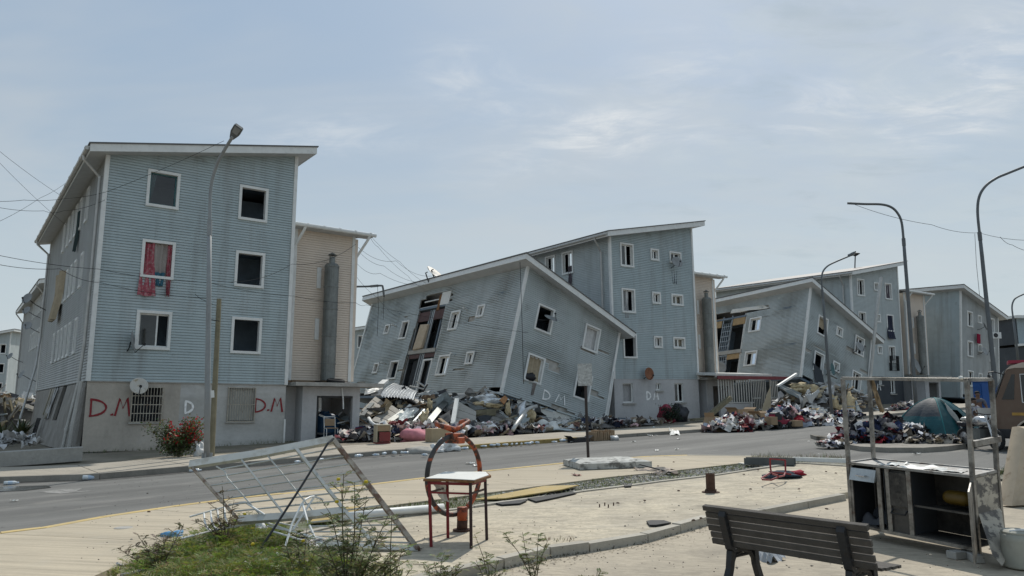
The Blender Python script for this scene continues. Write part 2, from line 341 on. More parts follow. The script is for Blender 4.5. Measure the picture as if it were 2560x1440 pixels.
def frame(o, x, y=None, up=(0, 0, 1)):           # matrix at o, x axis along x, z near up
    x = V(x).normalized(); up = V(up); y = up.cross(x).normalized(); z = x.cross(y)
    return Matrix([(x.x, y.x, z.x, o[0]), (x.y, y.y, z.y, o[1]), (x.z, y.z, z.z, o[2]), (0, 0, 0, 1)])

# ------------------------------------------------------------------ the ground
M_GND = mat('dry_soil', (.20, .175, .135), .95, nz=(.6, .2, 8, .12), bump=(10, .5), dirt=[((.10, .10, .055), .5, .5, .68, .7), ((.33, .31, .27), 2.2, .56, .75, .6)])
M_ROAD = mat('asphalt', (.128, .128, .120), .9, nz=(.25, .1, 60, .16), bump=(90, .25), dirt=[((.19, .187, .175), .5, .46, .66, .8, (.10, 1.6, 1), -.75), ((.072, .071, .068), .45, .5, .68, .6, (.12, 1.6, 1), -.75), ((.23, .22, .20), 1.6, .58, .7, .6, (.3, 1, 1), -.75), ((.07, .068, .064), 2.6, .62, .7, .7)])
M_PAV = mat('brushed_concrete', (.455, .395, .295), .92, nz=(.5, .08, 30, .05), bump=(9, .3, (.12, 3, 1), .22), dirt=[((.2, .175, .135), 3.2, .46, .62, .42, (.05, 2.4, 1), .25), ((.26, .23, .18), 9, .47, .62, .25, (.08, 2.5, 1), .25), ((.28, .25, .2), .7, .5, .8, .55), ((.46, .42, .34), 1.4, .55, .8, .5)], rand=.03)
M_FPAV = mat('far_concrete', (.36, .325, .265), .92, nz=(.5, .1, 30, .05), bump=(9, .2), dirt=[((.2, .185, .155), .9, .48, .75, .6), ((.25, .22, .18), 3.2, .52, .75, .5, (2.4, .15, 1), -.7)], rand=.05)
M_PLZ = mat('plaza_concrete', (.55, .485, .365), .93, nz=(.45, .08, 22, .06), bump=(35, .25), dirt=[((.33, .295, .235), .75, .43, .68, .75), ((.23, .21, .17), 2.6, .5, .7, .6, (.6, 1.4, 1)), ((.26, .23, .18), 7, .46, .62, .6, (.7, 1.5, 1)), ((.16, .145, .12), 1.1, .57, .7, .6), ((.3, .265, .2), 20, .45, .6, .5), ((.53, .48, .385), 1.8, .52, .75, .5, (.4, 1.5, 1))])
M_LOWC = mat('lower_concrete', (.44, .385, .295), .93, nz=(.5, .1, 26, .06), bump=(12, .35, (.2, 2.5, 1), .3), dirt=[((.27, .24, .19), 1.0, .44, .7, .75), ((.2, .175, .14), 2.6, .48, .68, .3, (.15, 2.6, 1), .3), ((.22, .19, .15), 14, .46, .62, .45, (.5, 1.6, 1), .3), ((.17, .15, .12), 1.2, .58, .72, .5)])
M_KERB = mat('kerb_concrete', (.27, .25, .215), .92, nz=(1, .12, 20, .08), bump=(20, .3), rand=.1, dirt=[((.12, .112, .095), 1.4, .5, .75, .7)])
M_KEDG = mat('edging_concrete', (.38, .355, .30), .92, nz=(1, .12, 20, .08), bump=(20, .3), rand=.08, dirt=[((.2, .185, .15), 1.8, .5, .78, .6)])
M_YKERB = mat('yellow_kerb', (.50, .375, .16), .85, nz=(1.2, .15, 16, .08), dirt=[((.36, .32, .25), 3, .5, .7, .7)])
M_YKFAR = mat('yellow_far_kerb', (.32, .23, .075), .85, nz=(1.2, .15, 16, .08), dirt=[((.16, .14, .1), 2, .5, .75, .6)])
def flat(poly, off, skirt=0.0, name='', m=None, parent=None, cuts=True, **kw):
    """polygon in plan laid on the terrain at the given offset, with an optional skirt (the side of a slab)"""
    bm = bmesh.new(); f = bm.faces.new([bm.verts.new((p[0], p[1], 0)) for p in poly])
    if f.normal.z < 0: f.normal_flip()
    bm.normal_update()
    bm.faces.ensure_lookup_table()
    if bm.faces[0].normal.z < 0: bmesh.ops.reverse_faces(bm, faces=bm.faces[:])
    for s in (-14, 28, 62):
        bmesh.ops.bisect_plane(bm, geom=bm.verts[:] + bm.edges[:] + bm.faces[:], plane_co=E1 * s / E1.length_squared, plane_no=E1)
    bm.verts.ensure_lookup_table()
    mb = MB(); idx = {v: i for i, v in enumerate(bm.verts)}
    vs = [V((v.co.x, v.co.y, T(v.co.x, v.co.y) + off)) for v in bm.verts]
    mb.add(vs, [[idx[v] for v in f.verts] for f in bm.faces])
    if skirt:
        for e in bm.edges:
            if len(e.link_faces) == 1:
                a, b = (vs[idx[v]] for v in e.verts); dz = V((0, 0, skirt)); mb.quad(a, b, b - dz, a - dz)
    bm.free()
    return mb.build(name, m, parent, **kw)
def pts(lst, off): return [G(a, b, off) for a, b in lst]
big = [(-2500, -2500), (2500, -2500), (2500, 3500), (-2500, 3500)]
flat(big, -.30, 0, 'ground', M_GND, kind='structure')
# far kerb line: one straight edge parallel to the houses, top at PAVE
FK = pts([(0, 1192), (250, 1184), (475, 1165), (760, 1143), (976, 1125), (1117, 1117), (1360, 1099), (1593, 1083), (1750, 1073)], PAVE)
fk0 = FK[0]; fk1 = FK[-1]; fdir = (fk1 - fk0); fdir.z = 0; fdir.normalize(); fnor = V((-fdir.y, fdir.x, 0))
FK = [fk0 - fdir * 30, fk0 - fdir * 6] + FK + [fk1 + fdir * 8, fk1 + fdir * 18, fk1 + fdir * 34, fk1 + fdir * 70]
NK = pts([(0, 1330), (100, 1318), (250, 1291), (425, 1265), (565, 1247), (700, 1233), (857, 1217), (932, 1209), (1080, 1191), (1229, 1175), (1407, 1157), (1520, 1147), (1620, 1140), (1718, 1137), (1863, 1139), (1990, 1143), (2109, 1149), (2300, 1159), (2499, 1173), (2700, 1190)], PAVE)
NK = [NK[0] + V((-7, -4.6, 0)), NK[0] + V((-2.6, -1.9, 0))] + NK + [NK[-1] + V((9, -1, 0)), NK[-1] + V((40, -3, 0))]
far_side = [p + fnor * 45 for p in FK]
flat([p + fnor * .1 for p in FK] + [p + fnor * .0 + V((0, 0, 0)) for p in []] + [V((60, 100, 0)), V((120, -30, 0)), V((60, -40, 0)), V((-60, -40, 0)), V((-60, -5, 0))], ROAD, 0, 'road', M_ROAD, kind='structure')
def inset(line, d):
    out = []
    for i, p in enumerate(line):
        t = (line[min(i + 1, len(line) - 1)] - line[max(i - 1, 0)]); t.z = 0; t.normalize(); out.append(p + V((-t.y, t.x, 0)) * d)
    return out
def along(line, step):      # resample a polyline
    out = [line[0]]; acc = 0
    for a, b in zip(line, line[1:]):
        n = max(1, round((b - a).length / step)); out += [a + (b - a) * (k / n) for k in range(1, n + 1)]
    return out
# far pavement: slabs and kerb stones are parts of it
fp = thing('far_pavement', None, None, V(fk0), kind='structure')
line = along(FK, 3.3)
for a, b in zip(line, line[1:]):
    g = fdir * .012; wdt = 3.3
    flat([a + fnor * .16 + g, b + fnor * .16 - g, b + fnor * wdt - g, a + fnor * wdt + g], PAVE, .2, 'slab', M_FPAV, fp)
line = along(FK, 1.65)
for a, b in zip(line, line[1:]):
    g = fdir * .006; c = (a + b) / 2; sx = 1280 + FPX * c.x / c.y
    yel = (sx < 12 and sx > -600) or 1150 < sx < 1428
    flat([a + g, b - g, b + fnor * .155 - g, a + fnor * .155 + g], PAVE + R.uniform(-.006, .004), .2, 'kerb_stone', M_YKFAR if yel else M_KERB, fp)
flat([p + fnor * 3.2 for p in FK] + [FK[-1] + fnor * 60, FK[0] + fnor * 60], -.05, 0, 'yard', M_GND, kind='structure')
# near pavement
BK = pts([(150, 1478), (280, 1420), (560, 1345), (740, 1301), (921, 1270), (1121, 1245), (1218, 1232), (1379, 1211), (1526, 1192), (1679, 1177), (1779, 1166), (1859, 1157)], PAVE)
np_ = thing('pavement', None, None, V(NK[5]), kind='structure')
NKi = inset(NK, -.17)
def near(line, px): return min(range(len(line)), key=lambda i: abs(1280 + FPX * line[i].x / (line[i].y) - px) if line[i].y > 1 else 1e9)
def cutlist():
    L = along(NKi, .35); B = along(BK, .35)
    ks = [(-9e9, 0), (25, 560), (435, 760), (1130, 1345), (1407, 1600), (1640, 1800)]
    ki = [0] + [near(L, k[0]) for k in ks[1:]] + [near(L, 1900)]; bi = [0] + [near(B, k[1]) for k in ks[1:]] + [len(B) - 1]
    return L, B, ki, bi
L_, B_, ki, bi = cutlist()
for n in range(len(ki) - 1):
    a = L_[ki[n]:ki[n + 1] + 1]; b = B_[bi[n]:bi[n + 1] + 1]
    if n == 0: b = [V((-6, .5, 0)), V((-4.2, 3, 0))] + b; a = [V((-14, .5, 0))] + a
    if n < len(ki) - 2: a = a[:-1] + [a[-1] + (a[-2] - a[-1]).normalized() * .014]; b = b[:-1] + [b[-1] + (b[-2] - b[-1]).normalized() * .014]
    flat(a + b[::-1], PAVE, .2, 'slab', M_PAV, np_)
line = along(NK, 1.4); li = inset(line, -.16)
for i in range(len(line) - 1):
    a, b, c, d = line[i], line[i + 1], li[i + 1], li[i]; t = (b - a).normalized() * .004
    flat([a + t, b - t, c - t, d + t], PAVE + R.uniform(.0, .008), .2, 'kerb_stone', M_YKERB if (a.x < 4.3) else M_KEDG, np_)
# verge between the pavement and the plaza, plaza slab, lower concrete
PF = pts([(300, 1440), (600, 1368), (846, 1312), (1000, 1290), (1177, 1268), (1260, 1256), (1360, 1243), (1449, 1229), (1596, 1211), (1640, 1205), (1779, 1189), (1859, 1177), (1992, 1158)], PLAZA)
PR = pts([(2109, 1165), (2300, 1176), (2520, 1192)], PLAZA)
PB = pts([(2520, 1165 + 0), (2300, 1205), (2115, 1236), (1913, 1275), (1775, 1294), (1620, 1336), (1474, 1360), (1376, 1373), (1260, 1400), (1100, 1436), (900, 1490)], PLAZA)
PB = PB[1:]
flat([V((-9, .3, 0)), V((-4, 2.5, 0))] + BK + [G(1960, 1149, 0), G(2109, 1152, 0), G(2499, 1177, 0), G(2700, 1195, 0), V((16, 12, 0)), V((14, -12, 0)), V((-14, -12, 0))], LOW, 0, 'lower_pavement', M_LOWC, kind='structure')
M_VERGE = mat('verge_soil', (.155, .15, .115), .95, nz=(1.5, .2, 30, .3), bump=(25, .6), dirt=[((.30, .29, .26), 9, .5, .62, .8), ((.075, .10, .035), 1.6, .48, .62, .8)])
vp = BK[2:] + [G(1960, 1150, 0), G(2109, 1153, 0), G(2499, 1178, 0)] + PR[::-1] + PF[::-1][:-1]
flat(vp, -.03, 0, 'verge', M_VERGE, kind='structure')
def shrink(line, d): return inset(line, d)
pz = flat(shrink(PF, -.11) + [PR[0], PB[0]] + shrink(PB[1:], -.14) + [V((-1.6, 5.4, 0)), V((-3.6, 5.6, 0))], PLAZA, .25, 'plaza', M_PLZ, kind='structure')
ed = thing('plaza_edging', None, None, V(PF[5]), kind='structure')
line = along(PF + [PR[0], PR[1]], 1.1); li = inset(line, -.10)
for i in range(len(line) - 1):
    t = (line[i + 1] - line[i]).normalized() * .006
    flat([line[i] + t, line[i + 1] - t, li[i + 1] - t, li[i] + t], PLAZA + .025 + R.uniform(-.006, .006), .2, 'edging_stone', M_KEDG, ed)
line = along(PB[1:], .95); li = inset(line, -.13)
for i in range(len(line) - 1):
    t = (line[i + 1] - line[i]).normalized() * R.uniform(.006, .014)
    flat([line[i] + t, line[i + 1] - t, li[i + 1] - t, li[i] + t], PLAZA + .012 + R.uniform(-.008, .008), .25, 'edging_stone', M_KEDG, ed)
# traffic island
IS = [(2098, 1100), (2114, 1110), (2150, 1116), (2220, 1119), (2309, 1119), (2370, 1115), (2433, 1107), (2492, 1098)]
isl = pts(IS, -.0); back = [isl[-1] + V((1.6, 3.2, 0)), isl[-2] + V((.2, 4.6, 0)), isl[3] + V((.2, 5.6, 0)), isl[0] + V((.3, 3.2, 0))]
flat(isl + back, 0, .16, 'traffic_island', M_KERB, kind='structure')
# dark damp strip in the far gutter, worn pale patch on the asphalt, small cover in the pavement
M_DAMP = mat('damp_asphalt', (.052, .050, .046), .6, nz=(2, .25, 40, .1), bump=(60, .2), dirt=[((.12, .118, .11), 1.6, .5, .68, .9, (.5, 1.6, 1), -.75), ((.2, .19, .17), 6, .62, .74, .7)])
gl = along(FK[1:-3], .6); gi = [p - fnor * (.30 + .22 * noise.noise(V((p.x * .6, p.y * .6, 2)))) for p in gl]
for i in range(len(gl) - 1): pass
flat([p + fnor * .01 for p in gl] + gi[::-1], ROAD + .004, 0, 'gutter', M_DAMP, kind='structure')
flat(pts([(95, 1229), (150, 1224), (205, 1221), (190, 1228), (240, 1226), (150, 1234), (120, 1232)], ROAD + .004), ROAD + .0045, 0, 'worn_patch', mat('worn_asphalt', (.27, .265, .25), .92, nz=(3, .15, 50, .15), dirt=[((.14, .138, .13), 5, .45, .6, .9)]), kind='structure')
# damp stain in the far gutter and a pale patch on the asphalt
M_WET = mat('gutter_water', (.055, .055, .05), .12, nz=(3, .1), spec=.6)
flat(pts([(-40, 1222), (0, 1217), (120, 1214), (128, 1219), (60, 1227), (0, 1229), (-40, 1234)], ROAD + .004), ROAD + .009, 0, 'puddle', M_WET, kind='structure')

# ------------------------------------------------------------------ apartment blocks
BW, HL, HH, ZS, PITCH = 6.93, 10.41, 11.76, 2.38, .1015
def mk1(): return mtx([[0.805, -0.5932, 0.0009], [0.5932, 0.805, 0.0086], [-0.0059, -0.0064, 1.0]], (-14.489, 26.093, .12))
M1 = mk1()
M2 = mtx([[0.7812, -0.5908, 0.2017], [0.571, 0.8068, 0.152], [-0.2526, -0.0036, 0.9676]], (-1.559, 36.423, -2.723))
M3 = mtx([[0.8142, -0.5804, -0.0154], [0.5805, 0.8142, 0.0009], [0.012, 0.0062, 0.9999]], (5.662, 42.293, .694))
M4 = mtx([[0.8246, -0.5147, 0.2348], [0.4789, 0.856, 0.1947], [-0.3012, -0.0481, 0.9524]], (17.961, 49.813, -1.529))
M6 = mtx([[0.8259, -0.5638, 0.0069], [0.5638, 0.8256, -0.0207], [0.006, 0.021, 0.9998]], (26.82, 59.767, 1.46))
M5 = mtx([[0.819, -0.5668, 0.0895], [0.5677, 0.823, 0.0178], [-0.0838, 0.0362, 0.9958]], (38.253, 65.668, -.213))
def pg(u, z, off): return V((u, -off, z))         # gable plane
def pl(v, z, off): return V((-off, v, z))         # long wall plane
def clip(poly, f):
    out = []
    for i in range(len(poly)):
        a, b = poly[i], poly[(i + 1) % len(poly)]; fa, fb = f(a), f(b)
        if fa >= 0: out.append(a)
        if (fa >= 0) != (fb >= 0): t = fa / (fa - fb); out.append((a[0] + (b[0] - a[0]) * t, a[1] + (b[1] - a[1]) * t))
    return out
WARP = 0.0
def course(mb, pl_, U, zb, zt, ztop, holes, off=.022, base=0.0):
    gap = .02; zs = sorted({zb, zb + gap, zt} | {z for h in holes for z in h[2:4] if zb < z < zt}); ok = False
    for k, (za, zc) in enumerate(zip(zs, zs[1:])):
        iv = [(U[0], U[1])]
        for h in holes:
            if h[2] < zc - 1e-6 and h[3] > za + 1e-6:
                iv = [q for i in iv for q in ((i[0], min(i[1], h[0])), (max(i[0], h[1]), i[1])) if q[1] - q[0] > .004]
        slot = zc <= zb + gap + 1e-5
        o = (lambda z: base - .02) if slot else (lambda z: base + off * (1 - (z - zb) / (zt - zb)))
        if WARP: iv = [(a + (b - a) * q / n_, a + (b - a) * (q + 1) / n_) for a, b in iv for n_ in [max(1, int((b - a) / .9))] for q in range(n_)]
        wv = (lambda u, z: WARP * noise.noise(V((u * .55, z * .5, base + 3.3))) + WARP * .35 * noise.noise(V((u * 1.7, z * 2.6, 7.1)))) if WARP else (lambda u, z: 0.0)
        for a, b in iv:
            poly = [(a, za), (b, za), (b, zc), (a, zc)]
            if ztop: poly = clip(poly, lambda p: ztop(p[0]) - p[1])
            if len(poly) < 3: continue
            mb.add([pl_(u, z, o(z) + wv(u, z)) for u, z in poly], [tuple(range(len(poly)))]); ok = True
            lo = [u for u, z in poly if z < za + 1e-5]
            if abs(za - zb - gap) < 1e-5 and len(lo) > 1: a, b = min(lo), max(lo); mb.quad(pl_(a, za, o(za)), pl_(b, za, o(za)), pl_(b, za, base - .02), pl_(a, za, base - .02))
    return ok
def siding(root, M, pl_, U, z0, z1, ztop, holes, m, boards, jig=0.0):
    mb = MB(); n = 0; z = z0
    while z < z1:
        j = R.uniform(-.002, .004)
        if boards:          # each board its own part; boards are cut where they meet a window
            ed = sorted({h for q in holes if q[2] < z + PITCH * .55 and q[3] > z + PITCH * .45 for h in q[:2]}); ends = [U[0]] + ed + [U[1]]
            for a, b in zip(ends, ends[1:]):
                if any(q[0] <= a + 1e-4 and q[1] >= b - 1e-4 and q[2] < z + PITCH * .55 and q[3] > z + PITCH * .45 for q in holes): continue
                mb = MB()
                if course(mb, pl_, (a + .001, b - .001), z, z + PITCH, ztop, holes, .018 + j * .5): mb.build('siding_board', m, root, M)
        else: course(mb, pl_, U, z, z + PITCH, ztop, holes, .018 + j * .5)
        z += PITCH
    if not boards: mb.build('siding', m, root, M, kind='stuff')
def plain(mb, pl_, U, z0, z1, holes, off, ztop=None):
    zs = sorted({z0, z1} | {z for h in holes for z in h[2:4] if z0 < z < z1})
    for za, zc in zip(zs, zs[1:]):
        iv = [tuple(U)]
        for h in holes:
            if h[2] < zc - 1e-6 and h[3] > za + 1e-6: iv = [q for i in iv for q in ((i[0], min(i[1], h[0])), (max(i[0], h[1]), i[1])) if q[1] - q[0] > .004]
        for a, b in iv:
            poly = [(a, za), (b, za), (b, zc), (a, zc)]
            if ztop: poly = clip(poly, lambda p: ztop(p[0]) - p[1])
            if len(poly) > 2: mb.add([pl_(u, z, off) for u, z in poly], [tuple(range(len(poly)))])
def lbox(mb, pl_, u0, u1, z0, z1, o0, o1):
    mb.hexa([pl_(u0, z0, o0), pl_(u1, z0, o0), pl_(u1, z0, o1), pl_(u0, z0, o1), pl_(u0, z1, o0), pl_(u1, z1, o0), pl_(u1, z1, o1), pl_(u0, z1, o1)])
def window(root, M, pl_, q, style='open', tw=.10, trim=True, sash_m=None, base=0.0):
    u0, u1, z0, z1 = q; mb = MB(); p = base + .058
    if trim:
        lbox(mb, pl_, u0, u1, z1 - tw, z1, base, p); lbox(mb, pl_, u0, u1, z0, z0 + tw, base, p + .012)
        lbox(mb, pl_, u0, u0 + tw, z0 + tw, z1 - tw, base, p - .004); lbox(mb, pl_, u1 - tw, u1, z0 + tw, z1 - tw, base, p - .004)
    a, b, c, d = u0 + tw, u1 - tw, z0 + tw, z1 - tw; o = base + .003; i = base - .17
    for (x0, y0, x1, y1) in ((a, c, a, d), (b, c, b, d), (a, c, b, c), (a, d, b, d)):      # reveals
        mb.quad(pl_(x0, y0, o), pl_(x1, y1, o), pl_(x1, y1, i), pl_(x0, y0, i))
    win = mb.build('window', M_TRIM, root, M)
    if style in ('glass', 'ajar', 'half', 'sash'):
        s = MB(); o0, o1 = base - .13, base - .085; f = .055
        def ring(a, b, c, d):
            lbox(s, pl_, a, b, c, c + f, o0, o1); lbox(s, pl_, a, b, d - f, d, o0, o1); lbox(s, pl_, a, a + f, c + f, d - f, o0, o1); lbox(s, pl_, b - f, b, c + f, d - f, o0, o1)
        g = MB()
        if style == 'half': ring(a, (a + b) / 2, c, d); ring((a + b) / 2 + .002, b, c, d); g.quad(*[pl_(u, z, base - .11) for u, z in ((a, c), ((a + b) / 2, c), ((a + b) / 2, d), (a, d))])
        elif style == 'ajar':
            h = (a + b) / 2 + .1 * (b - a)
            for fr in (0, 1): lbox(s, pl_, a, b, (c, d - f)[fr], (c + f, d)[fr], o0, o1)
            lbox(s, pl_, h, h + f, c + f, d - f, o0, o1); lbox(s, pl_, a, a + f, c + f, d - f, o0, o1)
            g.quad(*[pl_(u, z, base - .11) for u, z in ((a, c), (h, c), (h, d), (a, d))])
        else: ring(a, b, c, d); g.quad(*[pl_(u, z, base - .11) for u, z in ((a, c), (b, c), (b, d), (a, d))])
        s.build('sash', sash_m or M_TRIM, win, M)
        if style != 'sash': g.build('pane', M_GLASS, win, M)
    return win
def hole(q, tw=.05): return (q[0] + tw, q[1] - tw, q[2] + tw, q[3] - tw)
def grille(root, M, pl_, q, m, nv=11, nh=4, r=.011, o=.07):
    u0, u1, z0, z1 = q; mb = MB()
    for k in range(nv): u = u0 + (u1 - u0) * k / (nv - 1); mb.tube([pl_(u, z0, o), pl_(u, z1, o)], r, 5)
    for k in range(nh): z = z0 + (z1 - z0) * k / (nh - 1); lbox(mb, pl_, u0 - .015, u1 + .015, z - .014, z + .014, o - .022, o - .004)
    for u in (u0, u1): lbox(mb, pl_, u - .018, u + .018, z0 - .02, z1 + .02, .0, o - .0225)
    return mb.build('security_grille', m, root, M)
def ribbon(mb, pl_, path, wd, off):
    """paint stroke: a flat band along a path of (u, z)"""
    p = [V((a, b, 0)) for a, b in path]; L = []
    for i, q in enumerate(p):
        d = (p[min(i + 1, len(p) - 1)] - p[max(i - 1, 0)]).normalized(); n = V((-d.y, d.x, 0)) * wd / 2 * R.uniform(.8, 1.2); L.append((q + n, q - n))
    vs = [pl_(a.x, a.y, off) for pr in L for a in pr]
    mb.add(vs, [(2 * i, 2 * i + 1, 2 * i + 3, 2 * i + 2) for i in range(len(L) - 1)])
def letter(ch, u, z, w_, h):
    if ch == 'D':
        arc = [(u + w_ * (-.08 + 1.08 * sin(t)), z + h * (.5 + .5 * cos(t))) for t in [pi * k / 12 for k in range(13)]]
        return [[(u + .02 * w_, z - .03 * h), (u, z + h * 1.0)], arc]
    if ch == 'M': return [[(u, z), (u + w_ * .26, z + h), (u + w_ * .5, z + h * .42), (u + w_ * .78, z + h * 1.03), (u + w_, z - .02 * h)]]
    if ch == '.': return [[(u - .04, z + .03), (u + .05, z + .06)]]
def graffiti(root, M, pl_, items, m, wd=.06, off=.004):
    for ch, u, z, w_, h in items:
        mb = MB()
        for k, st in enumerate(letter(ch, u, z, w_, h)): ribbon(mb, pl_, st, wd, off + .0015 * k)
        mb.build('graffiti', m, root, M)
def roof(root, M, mir, L, dz=0.0, ovu=(.62, .62), ovv=(.55, .45), th=.26, m_f=None):
    z = (lambda u: HH + (HL - HH) * u / BW) if mir else (lambda u: HL + (HH - HL) * u / BW)
    ua, ub, va, vb = -ovu[0], BW + ovu[1], -ovv[0], L + ovv[1]; m_f = m_f or M_TRIM
    def sl(lo, hi, u0, u1, v0, v1): return [V((u0, v0, z(u0) + lo)), V((u1, v0, z(u1) + lo)), V((u1, v1, z(u1) + lo)), V((u0, v1, z(u0) + lo)), V((u0, v0, z(u0) + hi)), V((u1, v0, z(u1) + hi)), V((u1, v1, z(u1) + hi)), V((u0, v1, z(u0) + hi))]
    MB().hexa(sl(th, th + .05, ua - .05, ub + .05, va - .06, vb + .06)).build('roof', M_ROOF, root, M)
    MB().hexa(sl(.0, .02, ua + .028, ub - .028, va + .028, vb - .028)).build('soffit', M_SOF, root, M)
    for bx in (sl(-.02, th - .002, ua, ub, va - .025, va), sl(-.02, th - .002, ua, ub, vb, vb + .025), sl(-.02, th - .002, ua, ua + .025, va + .002, vb - .002), sl(-.02, th - .002, ub - .025, ub, va + .002, vb - .002)):
        MB().hexa(bx).build('fascia', m_f, root, M)
    return z, (ua, ub, va, vb)
def interior(root, M, L, z0, ztall, parts_v=(3.2,), m=None):
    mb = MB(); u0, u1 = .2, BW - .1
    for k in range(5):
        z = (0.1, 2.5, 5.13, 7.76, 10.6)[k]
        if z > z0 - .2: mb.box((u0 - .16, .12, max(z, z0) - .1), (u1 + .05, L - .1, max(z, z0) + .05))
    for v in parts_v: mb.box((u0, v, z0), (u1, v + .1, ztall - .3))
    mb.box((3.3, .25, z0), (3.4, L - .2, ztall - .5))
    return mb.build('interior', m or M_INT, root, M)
def trims(root, M, zt0, ztW, z0, L, zb=None, mir=False, far_v=True, sc=1.0):
    t = .09 * sc; zb = z0 if zb is None else zb
    for (u0, u1, v0, v1, z1) in ((-.045, t, -.05, .02, zt0), (-.051, .0, .022, t, zt0), (BW - t, BW + .045, -.05, .02, ztW)):
        mb = MB().box((u0, v0, zb), (u1, v1, z1)); mb.build('corner_trim', M_TRIM, root, M)
    if far_v: MB().box((-.05, L - t, zb), (.02, L + .04, zt0)).build('corner_trim', M_TRIM, root, M)
def shell(root, M, L, z0, zl, zr, m):
    mb = MB(); mb.quad(V((BW, 0, z0)), V((BW, L, z0)), V((BW, L, zr)), V((BW, 0, zr)))
    mb.quad(V((0, L, z0)), V((BW, L, z0)), V((BW, L, zr)), V((0, L, zl)))
    return mb.build('rear_wall', m, root, M)
def pipe(root, M, path, name='downpipe', r=.055, m=None, n=8):
    mb = MB().tube([V(p) for p in path], r, n)
    for a in path[2:-1]: mb.tube([V(a) - V((0, 0, .05)), V(a) + V((0, 0, .05))], r * 1.25, n)
    return mb.build(name, m or M_ZINC, root, M, smooth=False)
R1Z, R2Z, R3Z = (8.77, 10.17), (6.12, 7.53), (3.54, 4.94)
Q1Z, Q2Z, Q3Z = (9.36, 10.08), (6.77, 7.48), (4.18, 4.89)

mb0 = None
M_INTB = mat('interior_blue', (.26, .33, .40), .9, nz=(1.5, .2))
# --- block at the left: upright, two windows a storey
b1 = thing('apartment_building', 'tall grey-blue block nearest on the left, red D.M letters on its base', 'building', M1, 'clad apartment blocks along the far side of the street')
L1 = 17.9
gw = [((1.36, 2.49) + R1Z, 'glass'), ((4.68, 5.82) + R1Z, 'open'), ((1.36, 2.49) + R2Z, 'open'), ((4.68, 5.82) + R2Z, 'open'), ((1.36, 2.54) + R3Z, 'ajar'), ((4.68, 5.84) + R3Z, 'open')]
ztop1 = lambda u: HL + (HH - HL) * u / BW + .01
siding(b1, M1, pg, (0, BW), ZS, HH, ztop1, [hole(q) for q, _ in gw], M_SID, True)
for q, st in gw: window(b1, M1, pg, q, st, sash_m=mat('sash_green', (.05, .13, .14), .5) if st == 'glass' else None)
lw = [(a, b) + z for z in (R1Z, R2Z, R3Z) for a, b in ((3.76, 4.4), (5.68, 6.3), (7.0, 7.6), (8.38, 8.92), (9.66, 10.2), (11.3, 11.85))]
siding(b1, M1, pl, (0, L1), ZS, HL, None, [hole(q) for q in lw], M_SIDG, False)
for k, q in enumerate(lw): window(b1, M1, pl, q, 'sash' if k % 3 else 'open')
for u0, u1, m_ in ((0, 3.02, M_PLG), (3.02, BW, M_PLW)):
    gh = [q for q in [(1.44, 2.4, 1.0, 2.2), (4.74, 5.7, 1.0, 2.22)] if u0 < q[0] < u1]
    mb = MB(); plain(mb, pg, (u0, u1), .0, ZS, gh, -.012)
    for q in gh:
        for (x0, y0, x1, y1) in ((q[0], q[2], q[0], q[3]), (q[1], q[2], q[1], q[3]), (q[0], q[2], q[1], q[2]), (q[0], q[3], q[1], q[3])): mb.quad(pg(x0, y0, -.012), pg(x1, y1, -.012), pg(x1, y1, -.2), pg(x0, y0, -.2))
    mb.build('plaster_wall', m_, b1, M1)
mb = MB(); lbox(mb, pg, -.02, BW + .02, ZS - .02, ZS + .015, -.01, .03); mb.build('drip_edge', M_CON, b1, M1)
grille(b1, M1, pg, (1.42, 2.42, .98, 2.2), M_GRIL, 11, 5)
grille(b1, M1, pg, (4.72, 5.72, .98, 2.24), M_GRIL, 12, 3)
mb = MB(); lbox(mb, pg, 4.76, 5.68, 1.02, 2.2, -.12, -.1); mb.build('shutter', mat('shutter_grey', (.38, .38, .35), .7, nz=(2, .1)), b1, M1)
for q in ((1.36, 2.46, .92, .985), (4.66, 5.74, .92, .985)):
    mb = MB(); lbox(mb, pg, *q, -.012, .06); mb.build('window_sill', M_CON, b1, M1)
graffiti(b1, M1, pg, [('D', .17, 1.2, .47, .56), ('.', .83, 1.2, 0, 0), ('M', .93, 1.2, .46, .60), ('D', 5.76, 1.33, .38, .50), ('.', 6.26, 1.36, 0, 0), ('M', 6.38, 1.34, .44, .52)], M_SPR, .068)
graffiti(b1, M1, pg, [('D', 3.22, 1.30, .26, .42)], M_SPW, .075, .004)
graffiti(b1, M1, pg, [('M', 3.95, 1.30, .28, .36)], M_SPF, .045, .004)
M_LEAN = mat('buckled_plaster', (.27, .255, .23), .9, nz=(1, .15, 9, .08), bump=(18, .2), dirt=[((.14, .13, .115), 1.1, .46, .7, .6), ((.38, .37, .35), 2.5, .52, .7, .5)])
# long ground wall: buckled masonry panels leaning out, gap at the corner
zt = ZS - .03
segs = [(.22, 2.3, .14, .32), (2.32, 4.6, .32, .44), (4.62, 7.2, .44, .5), (7.22, 10.2, .5, .44), (10.22, 13.6, .44, .3), (13.62, L1, .3, .2)]
for k, (v0, v1, o0, o1) in enumerate(segs):
    cut = {2: (5.3, 6.6), 3: (7.9, 9.4)}.get(k); prs = [(v0, v1, 0, 1)] if not cut else [(v0, cut[0], 0, 1), (cut[1], v1, 0, 1), (cut[0], cut[1], 0, .42)]
    for (a, b, f0, f1) in prs:
        A = lambda v, f: V((-(o0 + (o1 - o0) * (v - v0) / (v1 - v0)) * (1 - f), v + .12 * (1 - f), zt * f))
        p4 = [A(a, f0), A(b, f0), A(b, f1), A(a, f1)]
        MB().prism(p4, V((.12, 0, 0))).build('wall_panel', M_LEAN, b1, M1)
